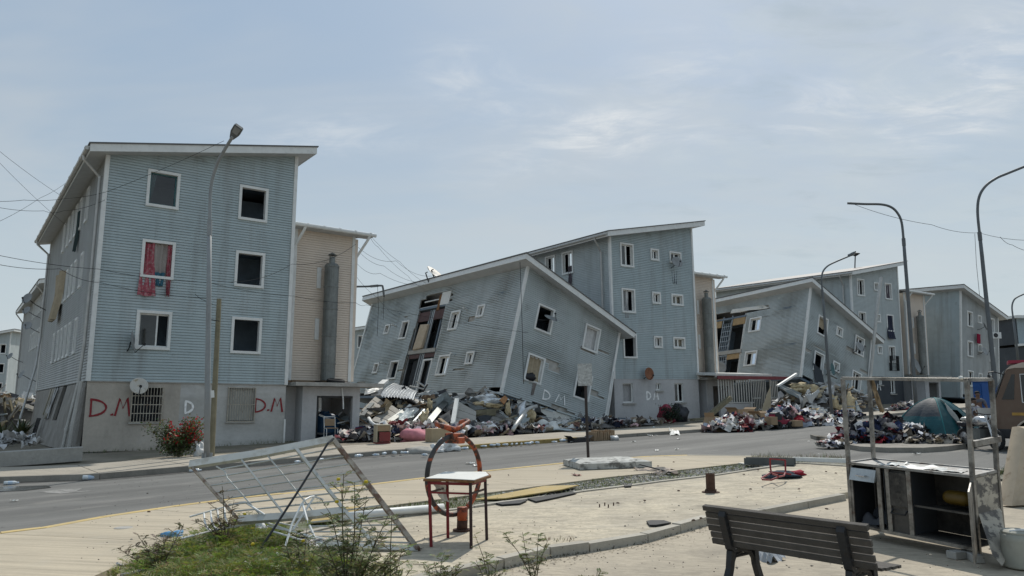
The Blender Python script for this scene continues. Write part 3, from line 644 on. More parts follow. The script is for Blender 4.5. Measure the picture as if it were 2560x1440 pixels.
for k in range(9):      # splintered lining hanging in the torn window
    v = 7.4 + k * .25 + R.uniform(-.05, .05); MB().bar(V((-.1 - R.random() * .1, v, 2.3)), V((-.36, v + R.uniform(-.1, .5), 1.0 + R.random() * .3)), .16, .02, (1, 0, 0)).build('broken_lath', R.choice([M_INTW, M_PLG, M_PLB, M_POST]), b1, M1)
mb = MB()
for k in range(8): v = 9.0 + k * .22; mb.tube([V((-.62, v + .1, .25)), V((-.48, v, 1.05))], .014, 5)
for z in (.3, .62, 1.0): mb.tube([V((-.66 + z * .18, 8.9, z)), V((-.66 + z * .18, 10.7, z))], .016, 5)
mb.build('window_bars', M_BLK, b1, M1)
interior(b1, M1, L1, .05, HL, (2.1, 8.0, 13), M_INTB); MB().box((.3, .5, .1), (3.2, .56, 2.35)).build('room_shade_panel', M_INTD, b1, M1); shell(b1, M1, L1, .0, HL, HH, M_SID2)  # added near-black panel stands in for the shade of the room behind the grille
mb = MB().box((-.02, .3, -.25), (.3, L1, .02)).box((0, .03, -.25), (BW, .3, -.03)); mb.build('foundation', M_CON, b1, M1)
_, ext = roof(b1, M1, False, L1)
trims(b1, M1, HL, HH, ZS, L1)
mb = MB(); zg = HL - .62 * (HH - HL) / BW + .12
mb.tube([V((-.70, -.5, zg)), V((-.70, L1 + .4, zg))], .075, 8)
for k in range(14): mb.tube([V((-.70, -.45 + k * 1.42, zg)), V((-.70, -.39 + k * 1.42, zg))], .09, 8)
mb.build('gutter', M_ZINC, b1, M1)
pipe(b1, M1, [(-.70, .35, zg - .05), (-.68, .35, zg - .2), (-.12, .42, zg - .75), (-.12, .42, 8.6), (-.12, .42, 6.1), (-.14, .44, 3.6), (-.2, .46, ZS), (-.42, .6, .75), (-.48, .66, .0)])
pipe(b1, M1, [(-.70, L1 - .3, zg - .05), (-.66, L1 - .3, zg - .25), (-.12, L1 - .35, zg - .75), (-.12, L1 - .35, 8.0), (-.12, L1 - .4, 5.2), (-.25, L1 - 1.2, 3.6), (-.95, L1 - 2.6, .1)])
pipe(b1, M1, [(-.16, .14, ZS), (-.3, .2, .9), (-.34, .28, .02)], 'downpipe', .07, M_PLW)
mb = MB(); lbox(mb, pg, 6.90, 6.96, .02, 1.05, -.02, .05); mb.build('corner_trim', M_TRIM, b1, M1)

# --- standard blocks
M_SHEA = mat('sheathing', (.42, .41, .38), .9, nz=(3, .2), dirt=[((.2, .15, .1), 4, .5, .7, .7)])
def block(M, label, mir, L, z0, gwin, lwin, m_g, m_l, gholes=(), lholes=(), warp=0.0, miss=0, base_m=None, gpipe=False, name='apartment_building', pv=(2.2, 8.0, 13), zlow=None, boards=False):
    b = thing(name, label, 'building', M, 'clad apartment blocks along the far side of the street')
    hz = (lambda u: HH + (HL - HH) * u / BW + .01) if mir else (lambda u: HL + (HH - HL) * u / BW + .01)
    zl = HH if mir else HL; zr = HL if mir else HH; zs = max(ZS, z0)
    global WARP
    WARP = warp; rg = random.Random(int(L * 7)); gm, lm = [], []
    for k in range(miss):      # boards that have dropped off, showing the sheathing
        for U_, out, ztp in ((BW, gm, 9.8), (L, lm, zl - .6)):
            a = rg.uniform(0, U_ - 1); n_ = rg.choice((1, 1, 1, 2, 3)); i0 = int(rg.uniform(0, (ztp - zs) * .55 if k % 3 else (ztp - zs)) / PITCH); out.append((a, a + rg.uniform(.3, 1.6), zs + i0 * PITCH, zs + (i0 + n_) * PITCH))
    gh_ = [hole(q[0]) for q in gwin if q[0][2] > zs] + list(gholes); lh_ = [hole(q[0]) for q in lwin] + list(lholes)
    siding(b, M, pg, (0, BW), zs, HH, hz, gh_ + gm, m_g, boards)
    siding(b, M, pl, (0, L), zs, zl, None, lh_ + lm, m_l, boards)
    WARP = 0.0
    if miss:
        sb = MB(); plain(sb, pg, (0, BW), zs, HH, gh_, -.075, hz); plain(sb, pl, (0, L), zs, zl, lh_, -.075); sb.build('sheathing', M_SHEA, b, M)
    for q, st in gwin: window(b, M, pg, q, st, base=0.0 if q[2] > ZS else -.02, trim=q[2] > ZS)
    for q, st in lwin: window(b, M, pl, q, st)
    if base_m:
        gh = [q for q, _ in gwin if q[2] < ZS]
        mb = MB(); plain(mb, pg, (0, BW), -.1, ZS, [hole(q, .1) for q in gh], -.014); plain(mb, pl, (0, L), -.1, ZS, [], -.014); mb.build('plaster_wall', base_m, b, M)
        for q in gh: mb = MB(); lbox(mb, pg, q[0] + .05, q[1] + .05, q[2] - .02, q[2] + .06, -.01, .07); mb.build('window_sill', M_CON, b, M)
    interior(b, M, L, z0, min(zl, zr), pv); shell(b, M, L, z0 - (.1 if z0 < 1 else 0), zl, zr, m_l)
    roof(b, M, mir, L); trims(b, M, zl, zr, zs, L)
    if not mir:
        zg = HL - .62 * (HH - HL) / BW + .12; mb = MB().tube([V((-.70, -.5, zg)), V((-.70, L + .4, zg))], .075, 8); mb.build('gutter', M_ZINC, b, M)
        pipe(b, M, [(-.70, .5, zg - .05), (-.66, .5, zg - .2), (-.12, .62, zg - .8), (-.12, .62, 8.6), (-.12, .62, 6.1), (-.12, .62, 3.6), (-.12, .62, .2)])
    return b
n3 = ((.77, 1.84), (3.22, 3.94), (4.84, 5.88)); m3 = ((1.05, 2.1), (3.0, 3.72), (5.1, 6.15)); m2 = ((1.11, 2.24), (4.43, 5.56))
# second block (pancaked, leaning right)
gwin2 = [(m2[0] + R1Z, 'open'), (m2[1] + R1Z, 'sash'), (m2[0] + R2Z, 'sash'), (m2[1] + R2Z, 'open')]
lwin2 = [((14.13, 14.8, 9.28, 9.95), 'open'), ((11.5, 12.46, 8.75, 9.97), 'open'), ((5.58, 6.58, 8.85, 10.0), 'half'), ((3.16, 3.88, 9.36, 10.08), 'half'),
         ((14.24, 14.94, 6.63, 7.34), 'open'), ((11.5, 12.64, 6.16, 7.36), 'open'), ((5.58, 6.76, 6.2, 7.4), 'half'), ((3.16, 3.92, 6.72, 7.44), 'half')]
Z2 = 5.12
lh2 = [(7.45, 10.75, 5.0, 9.35), (7.55, 10.6, 9.3, 10.62), (8.25, 10.75, 10.6, 11.2), (7.3, 8.26, 10.62, 11.42), (8.2, 10.2, 11.2, 11.42), (6.95, 7.34, 10.7, 10.86), (7.0, 7.34, 11.05, 11.2), (.02, 1.1, 5.0, 5.42), (13.5, 17.9, 5.0, 5.35)]
b2 = block(M2, 'pancaked grey block tilted over a heap of rubble, dish on its roof', True, L1, Z2, gwin2, lwin2, M_SID2, M_SID2, warp=.08, miss=8, lholes=lh2, gholes=[(1.9, 3.6, 5.0, 5.22)])
# what shows in the torn strip of its long wall
def slab2(name, v0, v1, z0, z1, o0, o1, m, root=None, M=M2): mb = MB(); lbox(mb, pl, v0, v1, z0, z1, o0, o1); return mb.build(name, m, root or b2, M)
slab2('floor_edge', 7.5, 10.72, 7.68, 7.92, -.9, .0, M_CON)
slab2('sheathing', 7.28, 8.28, 10.6, 11.4, -.06, -.02, M_WHT)
slab2('brown_panel', 8.28, 8.55, 10.3, 11.3, -.07, -.03, M_PLY)
M_MAR = mat('maroon_panel', (.085, .045, .042), .7, nz=(3, .2))
slab2('lintel_panel', 9.3, 10.6, 9.75, 10.35, -.12, -.07, M_MAR); slab2('lintel_panel', 7.6, 8.75, 9.75, 10.35, -.12, -.07, M_MAR)
slab2('lintel_panel', 9.35, 10.6, 7.4, 7.66, -.12, -.07, M_MAR); slab2('lintel_panel', 7.6, 8.75, 7.4, 7.66, -.12, -.07, M_MAR)
for v in (7.5, 8.8, 9.0, 9.25, 10.62): slab2('wall_stud', v, v + .07, 5.1, 10.4, -.16, -.09, M_GALV if v > 8 else M_TRIM)
for z, v0, v1 in ((10.62, 8.2, 10.7), (11.0, 8.3, 10.3)): slab2('wall_stud', v0, v1, z, z + .06, -.12, -.05, M_TRIM)
slab2('door_leaf', 9.45, 10.3, 5.1, 7.35, -.35, -.30, M_INTD); slab2('door_leaf', 7.7, 8.6, 5.1, 7.3, -.4, -.35, M_INTD)
mb = MB(); [lbox(mb, pl, *q, -.15, -.05) for q in ((7.62, 7.72, 5.1, 7.2), (8.6, 8.7, 5.1, 7.2), (7.62, 8.7, 7.2, 7.3))]; mb.build('door_frame', M_TRIM, b2, M2)
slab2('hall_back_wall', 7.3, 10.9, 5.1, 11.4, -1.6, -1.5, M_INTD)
for v, z in ((13.35, 9.75), (5.0, 9.98), (13.5, 7.25), (5.2, 7.35)):
    MB().tube([pl(v, z, 0), pl(v - .12, z - .02, .35)], .05, 8).build('flue_pipe', M_TRIM, b2, M2)
graffiti(b2, M2, pg, [('D', 2.5, 5.5, .42, .46), ('M', 3.32, 5.55, .66, .46)], M_SPW, .075, .07)
# torn skirt of boards below its gable
mb = MB(); k = 0
for z in [Z2 - PITCH * (i + 1) for i in range(9)]:
    a = 1.75 + k * .04 + R.uniform(0, .25); e = 7.0 - max(0, k - 2) * .55 + R.uniform(-.3, .1)
    if k in (1, 2, 3): course(mb, pg, (a, 3.2 - .2 * k + R.uniform(0, .3)), z, z + PITCH, None, [], .024, -.15); course(mb, pg, (5.6 + R.uniform(0, .5), e), z, z + PITCH, None, [], .024, -.02)
    elif k == 0: course(mb, pg, (a, 3.4), z, z + PITCH, None, [], .024, -.05); course(mb, pg, (4.6, e), z, z + PITCH, None, [], .024)
    else: course(mb, pg, (a, e - .8), z, z + PITCH, None, [], .024, -.2)
    k += 1
mb.build('torn_siding', M_SID2, b2, M2)
mb = MB(); mb.prism([pg(1.0, 5.1, -.06), pg(3.2, 5.12, -.06), pg(6.9, 5.12, -.06), pg(6.4, 4.75, -.06), pg(4.6, 4.3, -.06), pg(3.3, 4.55, -.06), pg(1.4, 4.5, -.06)], M2.to_3x3().inverted() @ V((0, 0, 0)) + V((0, .03, 0))); mb.build('torn_board', M_WHT, b2, M2)
mb = MB().bar(pl(.05, 5.12, .06), pl(8.2, 5.06, .10), .12, .08); mb.build('loose_trim', M_TRIM, b2, M2)
mb = MB().bar(pg(BW + .0, 5.3, .05), pg(BW + .42, 3.3, .12), .1, .06).bar(pg(BW + .0, 8.2, .06), pg(BW + .1, 5.3, .06), .1, .06); mb.build('loose_corner_trim', M_TRIM, b2, M2)
MB().prism([pg(BW + .02, 7.0, -.1), pg(BW + .7, 4.2, -.2), pg(BW + .65, 2.95, -.2), pg(BW - .3, 3.0, -.2), pg(BW - .1, 5.2, -.1)], V((0, .05, 0))).build('exposed_sheathing', M_PLY, b2, M2)
# third block, upright
g3 = [(n3[i] + z, s) for z, ss in ((R1Z, ('half', 'half', 'half')), (R2Z, ('half', 'half', 'half')), (R3Z, ('open', 'half', 'half'))) for i, s in enumerate(ss) for z in [z if i != 1 else {R1Z: Q1Z, R2Z: Q2Z, R3Z: Q3Z}[z]]]
g3 += [((.55, 1.55, .98, 2.24), 'sash'), ((3.17, 3.8, 1.66, 2.24), 'half'), ((4.74, 5.7, .96, 2.24), 'half')]
b3 = block(M3, 'upright grey-blue clad block behind the tilted one, white DM on its blue-grey base', False, 14.6, .0, g3, [((3.2, 4.25) + R1Z, 'half'), ((4.9, 5.9) + R1Z, 'half')], M_SID, M_SID2, base_m=M_PLB)
graffiti(b3, M3, pg, [('D', 2.52, 1.22, .30, .44), ('M', 3.06, 1.2, .38, .38)], M_SPW, .095, -.008)
# fourth block, tilted
g4 = [(m3[i] + (z if i != 1 else q), s) for z, q, ss in ((R1Z, Q1Z, ('open', 'half', 'half')), (R2Z, Q2Z, ('sash', 'half', 'half'))) for i, s in enumerate(ss)]
lh4 = [(5.55, 9.4, 5.0, 10.9), (6.3, 8.8, 10.85, 11.15), (3.4, 5.6, 10.75, 10.88), (4.2, 5.6, 10.85, 11.0)]
b4 = block(M4, 'tilted clad block with a torn open wall behind the white slatted fence', True, 14.0, 5.25, g4, [((4.02, 5.14, 9.1, 10.24), 'half'), ((4.0, 5.14, 6.46, 7.6), 'half')], M_SID2, M_SID2, warp=.10, miss=9, lholes=lh4, gholes=[(0, 1.2, 5.2, 5.45)])
s4 = lambda *a: slab2(*a, root=b4, M=M4)
M_OCH = mat('ochre_board', (.36, .25, .13), .8, nz=(3, .15))
s4('lintel_panel', 8.05, 9.35, 9.95, 10.7, -.12, -.06, M_OCH); s4('lintel_panel', 5.7, 6.9, 9.95, 10.6, -.12, -.06, M_OCH)
s4('floor_edge', 5.6, 9.4, 7.62, 7.9, -.8, .0, M_CON); s4('lintel_panel', 8.0, 9.3, 7.25, 7.6, -.12, -.06, M_OCH); s4('lintel_panel', 5.8, 7.0, 7.2, 7.6, -.12, -.06, M_OCH)
for v in (5.6, 5.72, 7.0, 7.9, 9.34): s4('wall_stud', v, v + .07, 5.3, 10.8, -.16, -.09, M_GALV if v > 6 else M_TRIM)
mb = MB(); [lbox(mb, pl, 7.05 + .2 * k, 7.08 + .2 * k, 5.4, 10.2, -.05, -.02) for k in range(5)]; [lbox(mb, pl, 7.03, 7.9, 5.5 + .4 * k, 5.53 + .4 * k, -.045, -.018) for k in range(12)]; mb.build('security_grille', M_GALV, b4, M4)
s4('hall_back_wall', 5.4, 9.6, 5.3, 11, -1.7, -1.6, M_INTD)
MB().sheet(pl(3.4, 10.8, .05), pl(7.2, 10.95, .05), pl(7.0, 11.25, .08), pl(4.0, 11.1, .05), 8, 2, .08).build('torn_board', M_WHT, b4, M4)
graffiti(b4, M4, pg, [('D', 3.7, 5.55, .32, .42), ('M', 4.35, 5.6, .5, .42)], M_SPF, .07, .08)
MB().prism([pg(1.0, 6.6, .05), pg(1.55, 6.2, .35), pg(2.3, 4.3, .5), pg(1.5, 4.6, .2)], V((0, .03, 0))).build('hanging_sheet', M_PLD, b4, M4)
# fifth and sixth blocks
g6 = [(n3[i] + (z if i != 1 else q), 'half') for z, q in ((R1Z, Q1Z), (R2Z, Q2Z), (R3Z, Q3Z)) for i in range(3)] + [((4.74, 5.7, .96, 2.24), 'half'), ((3.2, 3.8, 1.66, 2.24), 'half')]
b6 = block(M6, 'upright clad block with a near-black base marked DM behind the leaning pipe', False, 13.6, .0, g6, [], M_SID2, M_SID2, base_m=M_PLD)
graffiti(b6, M6, pg, [('D', 2.35, 1.35, .34, .5), ('M', 2.95, 1.3, .5, .5)], M_SPW, .10, -.008)
g5 = [(m3[i] + (z if i != 1 else q), 'half') for z, q in ((R1Z, Q1Z), (R2Z, Q2Z), (R3Z, Q3Z)) for i in range(3)]
b5 = block(M5, 'sunken clad block farthest right in the row, red cloth under its window', True, L1, 2.45, g5, [], M_SIDG, M_SID, gholes=[(0, 1.0, 2.3, 2.75), (2.6, 6.9, 2.3, 3.4)], name='apartment_building')
grille(b6, M6, pg, (4.9, 5.95, 2.9, 4.1), M_BLK, 6, 5, .014, .25)

# --- stair towers between the blocks, each with chute, gutter, pipes and porch canopy
def tower(M, label, porch=True, dark=False, u0=7.45, u1=10.12, v0=1.2, zt=9.02, short=0, pv=.0):
    t = thing('stair_tower', label, 'stair tower', M @ Matrix.Translation((u0, v0, 0)), 'beige stair towers between the blocks')
    zb = 2.62; mb = MB()
    f = lambda u, z, off: V((u, v0 - off, z))
    siding(t, M, f, (u0, u1), zb, zt, None, [], M_BEI, False)
    mb = MB(); mb.quad(V((u0, v0, zb)), V((u0, 8, zb)), V((u0, 8, zt)), V((u0, v0, zt))); mb.quad(V((u1, v0, zb)), V((u1, 8, zb)), V((u1, 8, zt)), V((u1, v0, zt))); mb.quad(V((u0, 8, 0)), V((u1, 8, 0)), V((u1, 8, zt)), V((u0, 8, zt))); mb.build('side_wall', M_BEI, t, M)
    for a, b in ((u0 - .03, u0 + .09), (u1 - .07, u1 + .06)): MB().box((a, v0 - .05, zb), (b, v0 + .07, zt)).build('corner_trim', M_TRIM, t, M)
    MB().box((u1 + .062, v0 - .03, zb), (u1 + .2, v0 + .1, zt - .1)).build('corner_trim', M_BEI, t, M)
    ov = .5
    MB().hexa([V((u0 - .2, v0 - ov, zt + .04)), V((u1 + .75, v0 - ov, zt + .04)), V((u1 + .75, 8, zt + 1.0)), V((u0 - .2, 8, zt + 1.0)), V((u0 - .2, v0 - ov, zt + .12)), V((u1 + .75, v0 - ov, zt + .12)), V((u1 + .75, 8, zt + 1.1)), V((u0 - .2, 8, zt + 1.1))]).build('roof', M_ROOF, t, M)
    MB().box((u0 - .2, v0 - ov + .03, zt - .02), (u1 + .7, v0, zt + .03)).build('soffit', M_SOF, t, M)
    g = MB().tube([V((u0 - .25, v0 - ov - .06, zt + .08)), V((u1 + .8, v0 - ov - .06, zt + .06))], .085, 8)
    for k in range(5): uu = u0 + .3 + k * .72; g.tube([V((uu, v0 - ov - .06, zt + .08)), V((uu + .06, v0 - ov - .06, zt + .08))], .1, 8)
    g.build('gutter', M_TRIM, t, M)
    pipe(t, M, [(u0 + .22, v0 - ov - .06, zt + .02), (u0 + .2, v0 - ov, zt - .1), (u0 - .05, v0 - .12, zt - .8), (u0 - .08, v0 - .1, 6), (u0 - .08, v0 - .1, 2.7)], r=.06, m=M_TRIM)
    pipe(t, M, [(u1 + .5, v0 - ov - .06, zt + .0), (u1 + .46, v0 - ov, zt - .15), (u1 + .14, v0 + .12, zt - 1.0), (u1 + .12, v0 + .14, 6), (u1 + .12, v0 + .14, 3)], r=.06, m=M_TRIM)
    # chute: fat round duct with collars, conical shoulder, cowl
    cu, cv = 8.97, v0 - .42; c = MB(); prof = [(.30, 2.63), (.30, 7.42), (.315, 7.44), (.315, 7.5), (.24, 7.6), (.125, 7.62), (.125, 7.9)]
    c.lathe(prof, Matrix.Translation((cu, cv, 0)), 20)
    for z in (3.3, 4.45, 5.6, 6.55): c.lathe([(.302, z), (.318, z + .01), (.318, z + .06), (.302, z + .07)], Matrix.Translation((cu, cv, 0)), 20)
    ch = c.build('garbage_chute', M_CHUTE, t, M)
    cw = MB().lathe([(.2, 7.98), (.02, 8.1)], Matrix.Translation((cu, cv, 0)), 14)
    for k in range(4): a = k * pi / 2 + .4; cw.tube([V((cu + .12 * cos(a), cv + .12 * sin(a), 7.88)), V((cu + .15 * cos(a), cv + .15 * sin(a), 8.0))], .015, 5)
    cw.build('cowl', M_CHUTE, ch, M)
    for z in (7.1, 4.9): mb = MB(); lbox(mb, f, cu - .5, cu - .32, z - .55, z + .35, .0, .06); mb.build('hatch_window', M_TRIM, t, M)
    if porch:
        pu0, pu1 = 7.62, 10.1
        q = (8.22, 9.78, .0, 1.98); m_ = M_PLB if not dark else M_PLD
        pw = MB(); ff = lambda u, z, off: V((u, pv - off, z)); plain(pw, ff, (pu0, pu1), -.05, 2.34, [q], 0)
        for a in (q[0], q[1]): pw.quad(V((a, pv, 0)), V((a, pv + .18, 0)), V((a, pv + .18, q[3])), V((a, pv, q[3])))
        pw.quad(V((q[0], pv, q[3])), V((q[1], pv, q[3])), V((q[1], pv + .18, q[3])), V((q[0], pv + .18, q[3])))
        pw.quad(V((pu0, pv, -.05)), V((pu0, 3, -.05)), V((pu0, 3, 2.34)), V((pu0, pv, 2.34))); pw.quad(V((pu1, pv, -.05)), V((pu1, 3, -.05)), V((pu1, 3, 2.34)), V((pu1, pv, 2.34))); pw.quad(V((pu0, 3, -.05)), V((pu1, 3, -.05)), V((pu1, 3, 2.34)), V((pu0, 3, 2.34)))
        w0 = pv + .75; pw.quad(V((6.95, w0, -.1)), V((pu0, w0, -.1)), V((pu0, w0, 2.34)), V((6.95, w0, 2.34)))
        pw.build('porch_wall', m_, t, M)
        cp = MB().box((7.12, pv - .55, 2.35), (10.95, pv + 1.22, 2.50)); cp.build('canopy', M_CON, t, M)
        MB().box((8.2, .15, -.02), (9.8, 2.9, .04)).build('porch_floor', M_CON, t, M)
        d = MB(); d.box((8.24, pv + .02, .0), (8.3, pv + .1, 1.96)).box((8.22, pv + .02, 1.9), (9.78, pv + .1, 1.97)); d.build('door_frame', M_BLK, t, M)
    return t
t1 = tower(M1, 'beige stair tower with a fat metal chute, right of the block with red letters')
t3 = tower(M3, 'beige stair tower with a metal chute, wedged against the tilted block behind the white fence')
t6 = tower(M6, 'beige stair tower in the distance, behind the second tall lamp post', v0=-.2, u1=10.5, zt=9.5, pv=-1.4)

# --- blocks farther back
def simple_block(label, M, L, wins, m, mir=False, group=None):
    b = thing('apartment_building', label, 'building', M); zl, zr = (HH, HL) if mir else (HL, HH)
    hz = (lambda u: HH + (HL - HH) * u / BW) if mir else (lambda u: HL + (HH - HL) * u / BW)
    gq = [q for p_, q in wins if p_ == 'g']; lq = [q for p_, q in wins if p_ == 'l']
    siding(b, M, pg, (0, BW), .0, HH, hz, [hole(q) for q in gq], m, False); siding(b, M, pl, (0, L), 0, zl, None, [hole(q) for q in lq], m, False)
    for q in gq: window(b, M, pg, q, 'half')
    for q in lq: window(b, M, pl, q, 'sash')
    interior(b, M, L, 0, min(zl, zr), (3.3, 9)); shell(b, M, L, 0, zl, zr, m); roof(b, M, mir, L); trims(b, M, zl, zr, 0, L)
    return b
Mb0 = Matrix.Translation((-33.2, 53.8, -.15)) @ rotm(rad(36.2), 'Z')
lq = [(a, a + .62) + z for z in (R1Z, R2Z) for a in (3.4, 5.0, 6.4, 7.8, 9.2, 11)]
b0 = simple_block('grey clad block behind the left corner of the nearest one, dishes on its long wall', Mb0, 22, [('l', q) for q in lq], M_SIDG)
pipe(b0, Mb0, [(-.70, .35, HL), (-.68, .35, HL - .2), (-.12, .45, HL - .9), (-.12, .45, 6), (-.12, .45, 0)], m=M_ZINC)
pipe(b0, Mb0, [(-.70, 21.6, HL), (-.66, 21.6, HL - .25), (-.12, 21.6, HL - 1), (-.12, 21.6, 6), (-.12, 21.6, 0)], m=M_ZINC)
ZZ = [(1.1, 2.4), (3.7, 5.0), (6.35, 7.65)]
Mb7 = Matrix.Translation((-75.4, 103, -.4)) @ rotm(rad(6), 'Z')
bf = simple_block('blue-grey block at the far left edge beyond the rubble, barred top window', Mb7, 16, [('g', (7.0 - 1.9 + .2, 7.0 - .55 + .2) + z) for z in ZZ[:0]] + [('g', (4.9, 6.5) + z) for z in (R1Z, R2Z, R3Z)], M_SID2)
Mb8 = Matrix.Translation((-16.6, 74, .4)) @ rotm(rad(36), 'Z')
simple_block('small glimpse of a grey block seen in the gap beside the first stair tower', Matrix.Translation((-17.2, 78, .1)) @ rotm(rad(33), 'Z') @ Matrix.Translation((0, 0, -1.5)), 10, [('g', (1.36, 2.5) + z) for z in (R1Z, R2Z, R3Z)] + [('g', (4.68, 5.8) + z) for z in (R1Z, R2Z, R3Z)], M_SID2)
Mb9 = Matrix.Translation((63, 84, -1.0)) @ rotm(rad(8), 'Z')
db = thing('apartment_building', 'long dark grey building behind the bus at the right edge', 'building', Mb9)
siding(db, Mb9, pg, (-6, 24), 0, 9.0, None, [], mat('siding_dark', (.13, .14, .145), .6, nz=(1, .1)), False)
siding(db, Mb9, lambda u, z, o: V((u, 2.0 - o, z)), (-6, 24), 9.0, 12.2, None, [], M_SID, False)
MB().box((-6.3, -.5, 9.05), (24, 2.2, 9.3)).build('fascia', M_TRIM, db, Mb9); MB().box((-6.4, 1.4, 12.2), (24, 9, 12.5)).build('roof', M_TRIM, db, Mb9)
MB().box((-6.02, 0.02, 0), (24, 9, 9)).box((-6.01, 2.02, 9.3), (24, 8.9, 12.2)).build('rear_wall', M_PLD, db, Mb9)
MB().box((-6.1, -.12, 4.6), (24, -.03, 4.85)).build('string_course', M_CON, db, Mb9)

# ------------------------------------------------------------------ lamp posts, wooden post, sign
def Z(px, py, z): d = ray(px, py); return V((0, 0, CZ)) + d * ((z - CZ) / d.z)
def lamp(path, d, label, r=(.085, .05), head=None, m=M_LAMP, collar=None, dd=None, grp='street lamp posts'):
    n = len(path); p = [P(a, b, d + (dd[i] if dd else 0)) for i, (a, b) in enumerate(path)]
    t = thing('street_lamp', label, 'lamp post', p[0], grp)
    sm = [p[0]]
    k = (collar or 2)
    MB().tube(p[:k + 1], [r[0] + (r[1] * 1.25 - r[0]) * i / k for i in range(k + 1)], 10).build('pole', m, t, smooth=True)
    # rounded arm through the remaining points
    q = p[k:]; arm = []
    for i in range(len(q) - 1):
        p0 = q[max(i - 1, 0)]; p1 = q[i]; p2 = q[i + 1]; p3 = q[min(i + 2, len(q) - 1)]
        for j in range(5):
            u = j / 5; arm.append(.5 * ((2 * p1) + (p2 - p0) * u + (2 * p0 - 5 * p1 + 4 * p2 - p3) * u * u + (3 * p1 - p0 - 3 * p2 + p3) * u ** 3))
    arm.append(q[-1]); MB().tube(arm, r[1], 10).build('arm', m, t, smooth=True)
    dv = (p[k] - p[k - 1]).normalized(); MB().tube([p[k] - dv * .35, p[k] + dv * .1], r[1] * 1.5, 10).build('collar', m, t)
    b = p[0]; MB().box((b.x - .17, b.y - .17, b.z - .02), (b.x + .17, b.y + .17, b.z + .025)).box((b.x - .012, b.y - .15, b.z + .02), (b.x + .012, b.y + .15, b.z + .2)).box((b.x - .15, b.y - .012, b.z + .021), (b.x + .15, b.y + .012, b.z + .2)).build('base_plate', m, t)
    if head:
        a = q[-1]; dv = (q[-1] - q[-2]).normalized(); M = frame(a, dv, up=(.2, .6, .8)); L, W_ = head
        mb = MB().prism([M @ V(c) for c in ((-.1, -.06, .0), (.05, -W_ * .4, 0), (L * .35, -W_ / 2, 0), (L * .9, -W_ / 2, 0), (L, -W_ * .38, 0), (L, W_ * .38, 0), (L * .9, W_ / 2, 0), (L * .35, W_ / 2, 0), (.05, W_ * .4, 0), (-.1, .06, 0))], M.to_3x3() @ V((0, 0, .09)))
        mb.build('lamp_head', M_LAMPD, t); MB().prism([M @ V(c) for c in ((.12, -W_ * .3, -.012), (L * .9, -W_ * .36, -.012), (L * .9, W_ * .36, -.012), (.12, W_ * .3, -.012))], M.to_3x3() @ V((0, 0, .011))).build('lens', M_DISHG, t)
    return t
d = G(517, 1150, PAVE).y
lamp([(517, 1150), (519, 950), (522, 740), (524, 560), (527, 470), (541, 415), (560, 377), (582, 341)], d, 'grey lamp post with flat head in front of the block with red letters', (.085, .048), (.40, .27), M_LAMP, 3, [0, 0, 0, 0, 0, -.15, -.4, -.8])
lamp([(2292, 1036), (2285, 945), (2276, 820), (2262, 640), (2259, 600), (2254, 556), (2244, 533), (2228, 518), (2203, 511), (2160, 510), (2119, 508)], 44, 'tall lamp post with bare arm bent left, behind the tent', (.115, .07), None, M_LAMPD, 4)
lamp([(2494, 1040), (2486, 940), (2476, 840), (2465, 740), (2455, 640), (2449, 585), (2444, 530), (2448, 492), (2464, 465), (2490, 446), (2520, 433), (2590, 405)], 40, 'tall lamp post with arm bent right, beside the bus', (.13, .07), None, M_LAMPD, 5)
lamp([(2081, 1052), (2069, 900), (2061, 790), (2056, 730), (2054, 700), (2057, 680), (2068, 666), (2086, 656), (2126, 639)], 38.5, 'slender lamp post before the tilted block with the torn wall', (.08, .042), (.30, .16), M_LAMPD, 3)
lamp([(2549, 930), (2540, 850), (2533, 795), (2530, 770), (2533, 754), (2543, 743), (2575, 729)], 80, 'small far lamp post in front of the long dark building', (.14, .08), None, M_LAMPD, 2)
lt = lamp([(866, 1010), (866, 900), (866, 800), (866, 735), (868, 722), (885, 717), (920, 716), (952, 714), (957, 718), (960, 742)], 46, 'lamp post hidden behind the first stair tower, broken arm sticking out', (.11, .06), None, M_LAMPD, 2)
MB().bar(P(926, 716, 46), P(946, 714, 46), .2, .12).build('lamp_head', M_LAMPD, lt)
t = thing('utility_post', 'short weathered wooden post leaning beside the grey lamp post', 'post', G(531, 1148, PAVE))
d = G(531, 1140, PAVE).y
MB().tube([P(529, 1142, d), P(538, 950, d), P(548, 747, d)], [.085, .08, .07], 9).build('post', M_POST, t); MB().bar(P(531, 976, d - .1), P(532, 994, d - .1), .1, .01, (0, 1, 0)).build('tag_plate', M_TRIM, t)
MB().tube([P(521, 798, d - .05), P(534, 800, d - .1), P(549, 803, d - .05)], .012, 5).build('wire_bracket', M_BLK, t)
b = G(1471, 1152, PAVE); d = b.y; t = thing('road_sign', 'grey blank sign seen from behind on a dark pole over the mattress', 'sign', b)
MB().tube([b, P(1467, 1060, d), P(1463, 930, d)], .036, 8).build('pole', M_POLE, t)
q = [P(1443.5, 909.5, d - .05), P(1479, 908.5, d - .1), P(1481, 964, d - .1), P(1445, 965, d - .05)]; MB().prism(q, V((0, -.012, 0))).build('sign_plate', M_SIGN, t)
MB().bar(P(1448, 925, d - .0), P(1477, 925, d - .03), .05, .03).build('bracket', M_POLE, t)
t = thing('antenna_mast', 'thin antenna mast on the roof ridge left of the far upright block', 'antenna', P(2137, 672, 66))
MB().tube([P(2137, 674, 66), P(2138.5, 628, 66)], .05, 6).build('mast', M_BLK, t); MB().lathe([(.02, .2), (.42, .05), (.1, -.15)], Matrix.Translation(P(2138, 636, 66)), 10).build('head', M_BLK, t)
